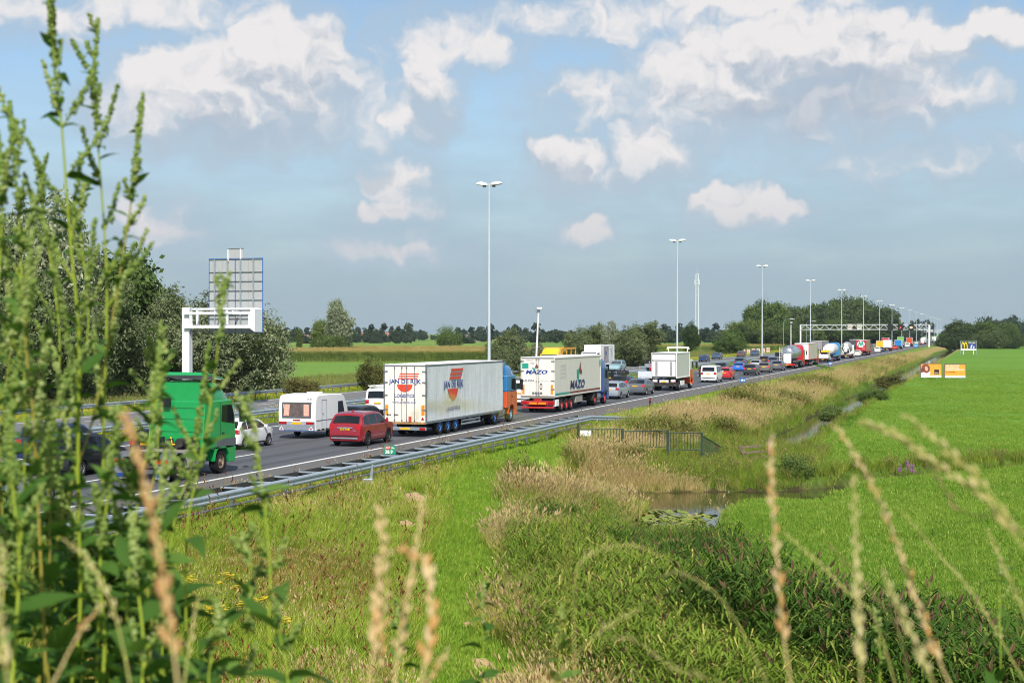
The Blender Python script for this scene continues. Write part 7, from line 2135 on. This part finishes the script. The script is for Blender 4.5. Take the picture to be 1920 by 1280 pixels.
def weed(label, pts_px, d, r0=.0048, leaves=16, leafsize=.055, branches=9, blen=.16, spike_from=.45, seed=0, drift=.15, top=True, seedr=.0055, dens=1150, name='goosefoot_plant'):
    rnd = random.Random(seed); t = thing(name, label, 'plant')
    P = [PX(px, py, d + drift * (i / max(1, len(pts_px) - 1) - .5)) for i, (px, py) in enumerate(pts_px)]
    base = P[0] + (P[0] - P[1]).normalized() * .2; base = Vector((base.x, base.y, GZ - .1))
    m_ = max(1, int((P[0] - base).length / .14)); P = [base.lerp(P[0], i / m_) for i in range(m_)] + P
    C = smooth_path(P, 8); n = len(C)
    t.location = base; inv = -base
    C = [c + inv for c in C]
    rad = [r0 * (1.1 - .85 * i / (n - 1)) for i in range(n)]
    q = MB(); q.path(C, rad, 7); q.build('stem', W_STEM if rnd.random() < .75 else W_STEMR, t, smooth=60)
    vis = [i for i in range(n) if (C[i] - inv).z > 4.95] or [n - 1]
    v0 = vis[0]
    at = lambda f: C[min(n - 1, int(v0 + f * (n - 1 - v0)))]
    for k in range(branches):
        f = spike_from + (1 - spike_from) * (k + rnd.random() * .6) / branches; f = min(f, .97); p = at(f)
        a = rnd.uniform(0, 6.28); el = rnd.uniform(.75, 1.2); L = blen * (1.15 - f) * rnd.uniform(.6, 1.3)
        dr = Vector((math.cos(a) * math.cos(el), math.sin(a) * math.cos(el), math.sin(el)))
        bp = [p, p + dr * L * .35, p + dr * L * .7 + Vector((0, 0, L * .06)), p + dr * L + Vector((0, 0, L * .16))]
        bp = smooth_path(bp, 4); q = MB(); q.path(bp, [r0 * .38 * (1 - .7 * i / (len(bp) - 1)) for i in range(len(bp))], 5); br = q.build('twig', W_STEM, t)
        s = seed_spike(bp[2:], seedr, dens, rnd); s.build('flower_spike', W_SEED, br, smooth=80)
        for j in range(rnd.randrange(1, 3)):
            put_leaf(t, p, Vector((math.cos(a + rnd.uniform(-.6, .6)), math.sin(a + rnd.uniform(-.6, .6)), rnd.uniform(-.1, .6))), leafsize * rnd.uniform(.3, .6), rnd)
    if top:
        s = seed_spike(C[int(v0 + .78 * (n - 1 - v0)):], seedr * 1.1, dens * 1.2, rnd); s.build('flower_spike', W_SEED, t, smooth=80)
    for k in range(leaves):
        f = (k + rnd.random()) / leaves * .85; p = at(f); a = k * 2.4 + rnd.uniform(-.4, .4)
        put_leaf(t, p, Vector((math.cos(a), math.sin(a), rnd.uniform(-.25, .55))), leafsize * 1.2 * (1.15 - .7 * f) * rnd.uniform(.7, 1.2), rnd)
    return t


def stalk(label, pts_px, d, head=.6, size=.010, m=None, ms=None, seed=0, drift=.1, r=.0014, dens=130, name='dry_grass_stalk', fat=1.0):
    """dry grass stalk with a spike of overlapping spikelets on its upper part"""
    rnd = random.Random(seed + 50); t = thing(name, label, 'grass stalk')
    P = [PX(px, py, d + drift * (i / max(1, len(pts_px) - 1) - .5)) for i, (px, py) in enumerate(pts_px)]
    down = (P[0] - P[1]).normalized(); base = P[0] + down * .12; base = Vector((base.x, base.y, GZ - .08))
    m_ = max(1, int((P[0] - base).length / .09)); C = smooth_path([base.lerp(P[0], i / m_) for i in range(m_)] + P, 9); n = len(C); t.location = base; C = [c - base for c in C]
    q = MB(); q.path(C, [r * .8 * (1.3 - .7 * i / (n - 1)) for i in range(n)], 6); q.build('stem', m or D_STEM, t, smooth=60)
    tot = (n - 1); i0 = int(9 * m_ + (1 - head) * (tot - 9 * m_)); q = MB(); k = 0
    L = sum((C[i + 1] - C[i]).length for i in range(i0, n - 1)); ns = max(6, int(L * dens * 1.5))
    for k in range(ns):
        f = i0 + (tot - i0) * k / ns; i = min(int(f), n - 2); c = C[i].lerp(C[i + 1], f - i); ax = (C[i + 1] - C[i]).normalized()
        sd = ax.orthogonal().normalized(); sd.rotate(Matrix.Rotation(k * 2.6 + rnd.uniform(-.3, .3), 3, ax))
        e = (ax + sd * rnd.uniform(.15, .45)).normalized(); s = size * .42 * rnd.uniform(.7, 1.2) * (1.05 - .45 * k / ns)
        blob(q, c + e * s * .9 + sd * r, s * .24 * fat, 3.6 / fat ** .3, e)
    q.build('seed_head', ms or D_SEED, t, smooth=80)
    return t


def make_foreground():
    # tall goosefoot at the left, main plant first
    weed('tallest goosefoot weed, its thick pale stem running up to the top left of the picture', [(128, 1330), (146, 1180), (290, 1190)][:1] + [(150, 1150), (146, 900), (148, 640), (130, 430), (116, 240), (100, 90), (92, -30)], 2.35, .0050, 20, .060, 15, .26, .34, 1)
    weed('goosefoot weed leaning right with its tip beside the left cloud', [(70, 1320), (110, 1000), (180, 760), (232, 470), (252, 330), (268, 175)], 2.45, .0040, 14, .055, 8, .13, .6, 2)
    weed('goosefoot weed second tallest, its dense tip against blue sky', [(180, 1320), (190, 1000), (196, 760), (200, 520), (186, 300), (176, 160), (184, 35)], 2.5, .0042, 16, .055, 13, .22, .38, 3)
    weed('goosefoot weed at the left edge with tip under the top left cloud', [(20, 1320), (45, 900), (42, 560), (30, 330), (18, 190)], 2.3, .0042, 18, .060, 12, .22, .4, 4)
    weed('goosefoot weed cut by the left edge of the picture', [(-30, 1320), (-20, 950), (-6, 600), (4, 380), (-4, 250)], 2.25, .0042, 18, .06, 10, .2, .4, 5)
    weed('goosefoot weed with long bare stem left of the green lorry', [(88, 1320), (74, 1000), (64, 800), (46, 600), (60, 430)], 2.1, .0046, 16, .065, 9, .2, .5, 6)
    weed('goosefoot weed crossing in front of the green lorry cab', [(350, 1320), (350, 1010), (372, 880), (398, 740), (418, 560), (424, 535)], 2.3, .0034, 12, .06, 10, .12, .5, 7, dens=700)
    weed('goosefoot weed with drooping seed spikes right of the green lorry', [(512, 1330), (504, 1180), (506, 1060), (492, 920), (474, 790), (452, 770)], 2.1, .0034, 10, .075, 9, .12, .5, 8, dens=800)
    weed('short goosefoot weed with seed spike above the yellow ragwort', [(455, 1330), (462, 1180), (470, 1060), (452, 1000)], 2.2, .003, 9, .06, 6, .10, .4, 9)
    weed('goosefoot weed low between the green lorry and the yellow ragwort', [(300, 1330), (310, 1130), (330, 960), (362, 860), (392, 640)], 2.6, .0032, 12, .055, 9, .13, .5, 10)
    weed('branching goosefoot weed left of the cantilever sign', [(236, 1330), (240, 1100), (262, 920), (292, 760), (300, 640)], 2.15, .0044, 14, .07, 9, .16, .5, 11)
    weed('leafy goosefoot weed at the bottom left corner', [(20, 1340), (30, 1180), (36, 1040), (20, 860), (28, 700)], 1.9, .0045, 18, .075, 10, .14, .5, 12)
    weed('leafy goosefoot weed left of the rust brown stalk', [(190, 1340), (196, 1200), (188, 1060), (206, 900), (222, 760)], 2.0, .0045, 18, .075, 9, .14, .5, 13)
    weed('goosefoot weed behind the tallest one near the left edge', [(110, 1340), (104, 1120), (96, 880), (112, 640), (84, 420), (72, 300)], 2.8, .0045, 18, .06, 12, .2, .4, 14)
    weed('goosefoot weed filling the lower left behind the others', [(60, 1340), (66, 1150), (92, 960), (78, 760), (98, 600)], 2.6, .0045, 22, .075, 10, .18, .4, 15)
    weed('goosefoot weed with broad leaves in the lower left middle', [(262, 1340), (270, 1220), (256, 1080), (246, 960)], 1.9, .0045, 15, .085, 5, .10, .5, 16)
    weed('small leafy weed at the bottom with one broad leaf pointing right', [(540, 1350), (538, 1260), (520, 1160), (528, 1100)], 2.0, .003, 8, .085, 3, .08, .6, 17)
    weed('low leafy weed at the bottom left of the dry stalks', [(395, 1350), (392, 1260), (410, 1180), (404, 1120)], 2.0, .003, 12, .08, 4, .08, .6, 18)
    weed('weed with seed spikes rising past the green lorry roof', [(285, 1340), (276, 1000), (296, 840), (290, 700), (302, 600)], 2.7, .0032, 10, .05, 9, .13, .5, 19)
    weed('outermost left weed with dense pale seed clusters', [(-10, 1340), (8, 1100), (0, 820), (20, 640), (10, 480)], 2.55, .004, 20, .06, 12, .2, .3, 20)
    weed('slim weed between the tallest one and the leaning one', [(150, 1340), (160, 1050), (142, 800), (166, 600), (150, 420), (160, 330)], 2.9, .004, 16, .055, 12, .18, .35, 21)
    rr = random.Random(77)
    for k in range(13):
        bx = -45 + 29 * k + rr.uniform(-12, 12); ty = rr.uniform(560, 820) if k < 6 else rr.uniform(820, 1010); dx = rr.uniform(-30, 40)
        if bx > 300: ty = rr.uniform(1040, 1150)
        o = weed('leafy weed in the thick lower left tangle', [(bx, 1345), (bx + dx * .3, 1150), (bx + dx * .6, (1150 + ty) / 2), (bx + dx, ty)], rr.uniform(2.0, 3.2), .0038, 26, .10, 6, .13, .5, 100 + k)
        o['group'] = 'leafy weeds in the lower left tangle'
    # leafy dark stems lower centre and right (nettles)
    for k, (lab, pts, d_) in enumerate((('thin nettle stem with leaves low in the centre, right of the dry stalks', [(905, 1340), (906, 1250), (904, 1160), (908, 1090)], 3.0), ('thin nettle stem low right of centre with drooping leaves', [(1044, 1340), (1048, 1260), (1052, 1180), (1052, 1130)], 3.0), ('dark nettle stem at the right edge of the picture', [(1876, 1340), (1876, 1220), (1874, 1100), (1872, 1030)], 2.8), ('thin nettle stem left of the first dry stalks', [(752, 1340), (755, 1250), (745, 1180), (742, 1120)], 3.0), ('nettle stem low between the two right hand stalks', [(1645, 1350), (1650, 1270), (1648, 1190), (1640, 1140)], 2.6))):
        weed(lab, pts, d_, .0022, 9, .05, 5, .05, .5, 30 + k, name='nettle_plant', seedr=.004, dens=500)
    S_ = stalk
    S_('thick orange dry grass stalk, leftmost of the centre group', [(686, 1340), (700, 1220), (706, 1130), (716, 1020), (710, 950)], 1.15, .75, .017, seed=1, fat=1.2)
    S_('dry grass stalk close right of the leftmost centre one', [(700, 1345), (712, 1240), (722, 1120), (726, 1000)], 1.2, .7, .014, D_GREEN, seed=2)
    S_('dry grass stalk with slanting tip in the middle of the centre group', [(735, 1340), (745, 1230), (762, 1130), (778, 1040), (794, 930)], 1.2, .75, .015, seed=3)
    S_('pale fat dry stalk bending over at its top, rightmost of the centre group', [(790, 1340), (796, 1240), (812, 1170), (806, 1100), (800, 1050), (770, 1038), (748, 1026)], 1.1, .85, .019, None, D_SEED, seed=4, fat=1.3)
    S_('short dry stalk low in the centre pointing right', [(776, 1345), (796, 1290), (840, 1216)], 1.2, .6, .014, seed=5)
    S_('rust orange dry stalk in front of the weeds, left of the green lorry', [(338, 1350), (320, 1180), (300, 1050), (276, 920), (248, 820), (232, 780)], 1.0, .85, .019, D_STEM, leafmat('rust_spikelet', S(184, 140, 92), S(200, 164, 112), S(160, 116, 72), .25, 8.0), seed=6, fat=1.3)
    S_('pale arching dry stalk across the lower left weeds', [(250, 1350), (236, 1240), (205, 1120), (165, 1050), (118, 1010)], 1.3, .6, .012, D_GREEN, D_PALE, seed=7)
    S_('slanting dry stalk at the bottom left', [(80, 1345), (120, 1240), (160, 1170), (195, 1130)], 1.2, .5, .012, seed=8)
    S_('blurred pale stalk at the very bottom left corner', [(20, 1345), (10, 1240), (-2, 1130), (8, 1020)], .95, .7, .014, D_GREEN, D_PALE, seed=9)
    S_('single pale stalk by the yellow ragwort', [(340, 1345), (348, 1260), (360, 1180), (372, 1120)], 1.4, .5, .010, D_GREEN, D_PALE, seed=10)
    S_('upright dry stalk in front of the pond, left of the right hand group', [(1490, 1345), (1470, 1200), (1456, 1040), (1446, 900), (1446, 822)], 1.25, .75, .016, seed=11, fat=1.1)
    S_('long dry stalk slanting from upper left across the pasture', [(1800, 1345), (1762, 1240), (1720, 1130), (1675, 1000), (1630, 900), (1568, 798)], 1.3, .8, .016, seed=12)
    S_('upright blurred stalk between the upright and the slanting stalks', [(1616, 1345), (1612, 1200), (1606, 1060), (1600, 890)], 1.15, .75, .015, D_GREEN, D_PALE, seed=13)
    S_('pale feathery spike reaching in from the right over the field', [(1975, 1080), (1915, 1020), (1850, 935), (1770, 880), (1690, 820), (1612, 787)], 1.2, .75, .016, D_GREEN, D_PALE, seed=14, fat=1.2)
    S_('dark thin spike just below the feathery one', [(1990, 1120), (1900, 985), (1800, 955), (1740, 870), (1680, 820), (1612, 795)], 1.5, .6, .010, N_STEM, leafmat('brown_spikelet', S(150, 118, 88), S(180, 150, 116), None, .2, 8), seed=15)
    S_('short pale spike pointing up left from the right edge', [(1990, 1100), (1900, 980), (1835, 900), (1760, 830), (1698, 776)], 1.2, .55, .015, D_GREEN, D_PALE, seed=16, fat=1.1)
    S_('thin green stalk with dotted seeds on the right', [(1960, 1345), (1900, 1240), (1830, 1120), (1770, 1050), (1688, 956)], 1.9, .65, .009, D_GREEN, D_PALE, seed=17)
    S_('short fat stalk low right beside the nettle', [(1780, 1345), (1745, 1270), (1700, 1170), (1656, 1076)], 1.1, .6, .015, D_GREEN, D_PALE, seed=18)
    S_('thin reddish panicle branch in front of the pasture', [(1710, 1345), (1690, 1200), (1650, 1130), (1600, 1070), (1550, 1015)], 1.8, .5, .008, N_STEM, leafmat('brown_spikelet', S(150, 118, 88), S(180, 150, 116)), seed=19)
    S_('forked pale grass head right of the upright stalk', [(1690, 1340), (1640, 1160), (1590, 1110), (1530, 1050), (1468, 996)], 1.7, .5, .010, D_GREEN, D_PALE, seed=20)
    S_('arching pale grass head over the reeds in the centre', [(1080, 1345), (1076, 1180), (1082, 1070), (1110, 1036), (1160, 1022), (1200, 1024), (1240, 1044)], 1.6, .62, .011, D_GREEN, D_PALE, seed=21, r=.0009, fat=.75)
    S_('second arching pale grass head lower over the reeds', [(1460, 1345), (1400, 1200), (1350, 1120), (1310, 1090), (1270, 1072), (1234, 1082)], 1.6, .5, .010, D_GREEN, D_PALE, seed=22, r=.0009, fat=.75)
    S_('third arching pale grass head at the bottom centre', [(1420, 1345), (1370, 1290), (1320, 1268), (1260, 1250), (1190, 1200), (1130, 1198)], 1.5, .6, .010, D_GREEN, D_PALE, seed=23, r=.0009, fat=.75)
    S_('blurred olive grass arch across the side of the white lorry', [(1020, 1345), (1062, 1100), (1050, 900), (1000, 800), (950, 775), (880, 758), (820, 762), (775, 778)], .72, .3, .012, leafmat('olive_stalk', S(150, 148, 62), S(168, 164, 84), None, .3, 5), leafmat('olive_spikelet', S(158, 154, 74), S(178, 172, 96), None, .3, 8), seed=24, drift=.02, dens=70, r=.0007)
    S_('bent brown grass blade at the bottom right of centre', [(1000, 1350), (1060, 1250), (1130, 1180), (1200, 1140)], 1.3, .4, .010, D_GREEN, D_PALE, seed=25, r=.0009, fat=.75)
    S_('pale stalk at the far right edge', [(1960, 1345), (1930, 1180), (1890, 1080), (1850, 990)], 1.5, .5, .010, D_GREEN, D_PALE, seed=26)


make_foreground()


# ------------------------------------------------------------------ air: thin even haze over the whole flat land
def make_haze():
    m = bpy.data.materials.new('haze_air'); m.use_nodes = True; t = NT(m.node_tree); t.N.clear()
    out = t.n('ShaderNodeOutputMaterial'); v = t.n('ShaderNodeVolumePrincipled')
    v.inputs['Color'].default_value = (.80, .90, 1.0, 1); v.inputs['Density'].default_value = HAZE; v.inputs['Anisotropy'].default_value = 0.2
    t.L.new(v.outputs[0], out.inputs['Volume'])
    o = MB().box(-3500, 3500, -400, 4200, -4.5, 62).build('haze', m)
    tag(o, 'thin pale haze over the fields', None, None, 'stuff')


HAZE = 0.00006
make_haze()
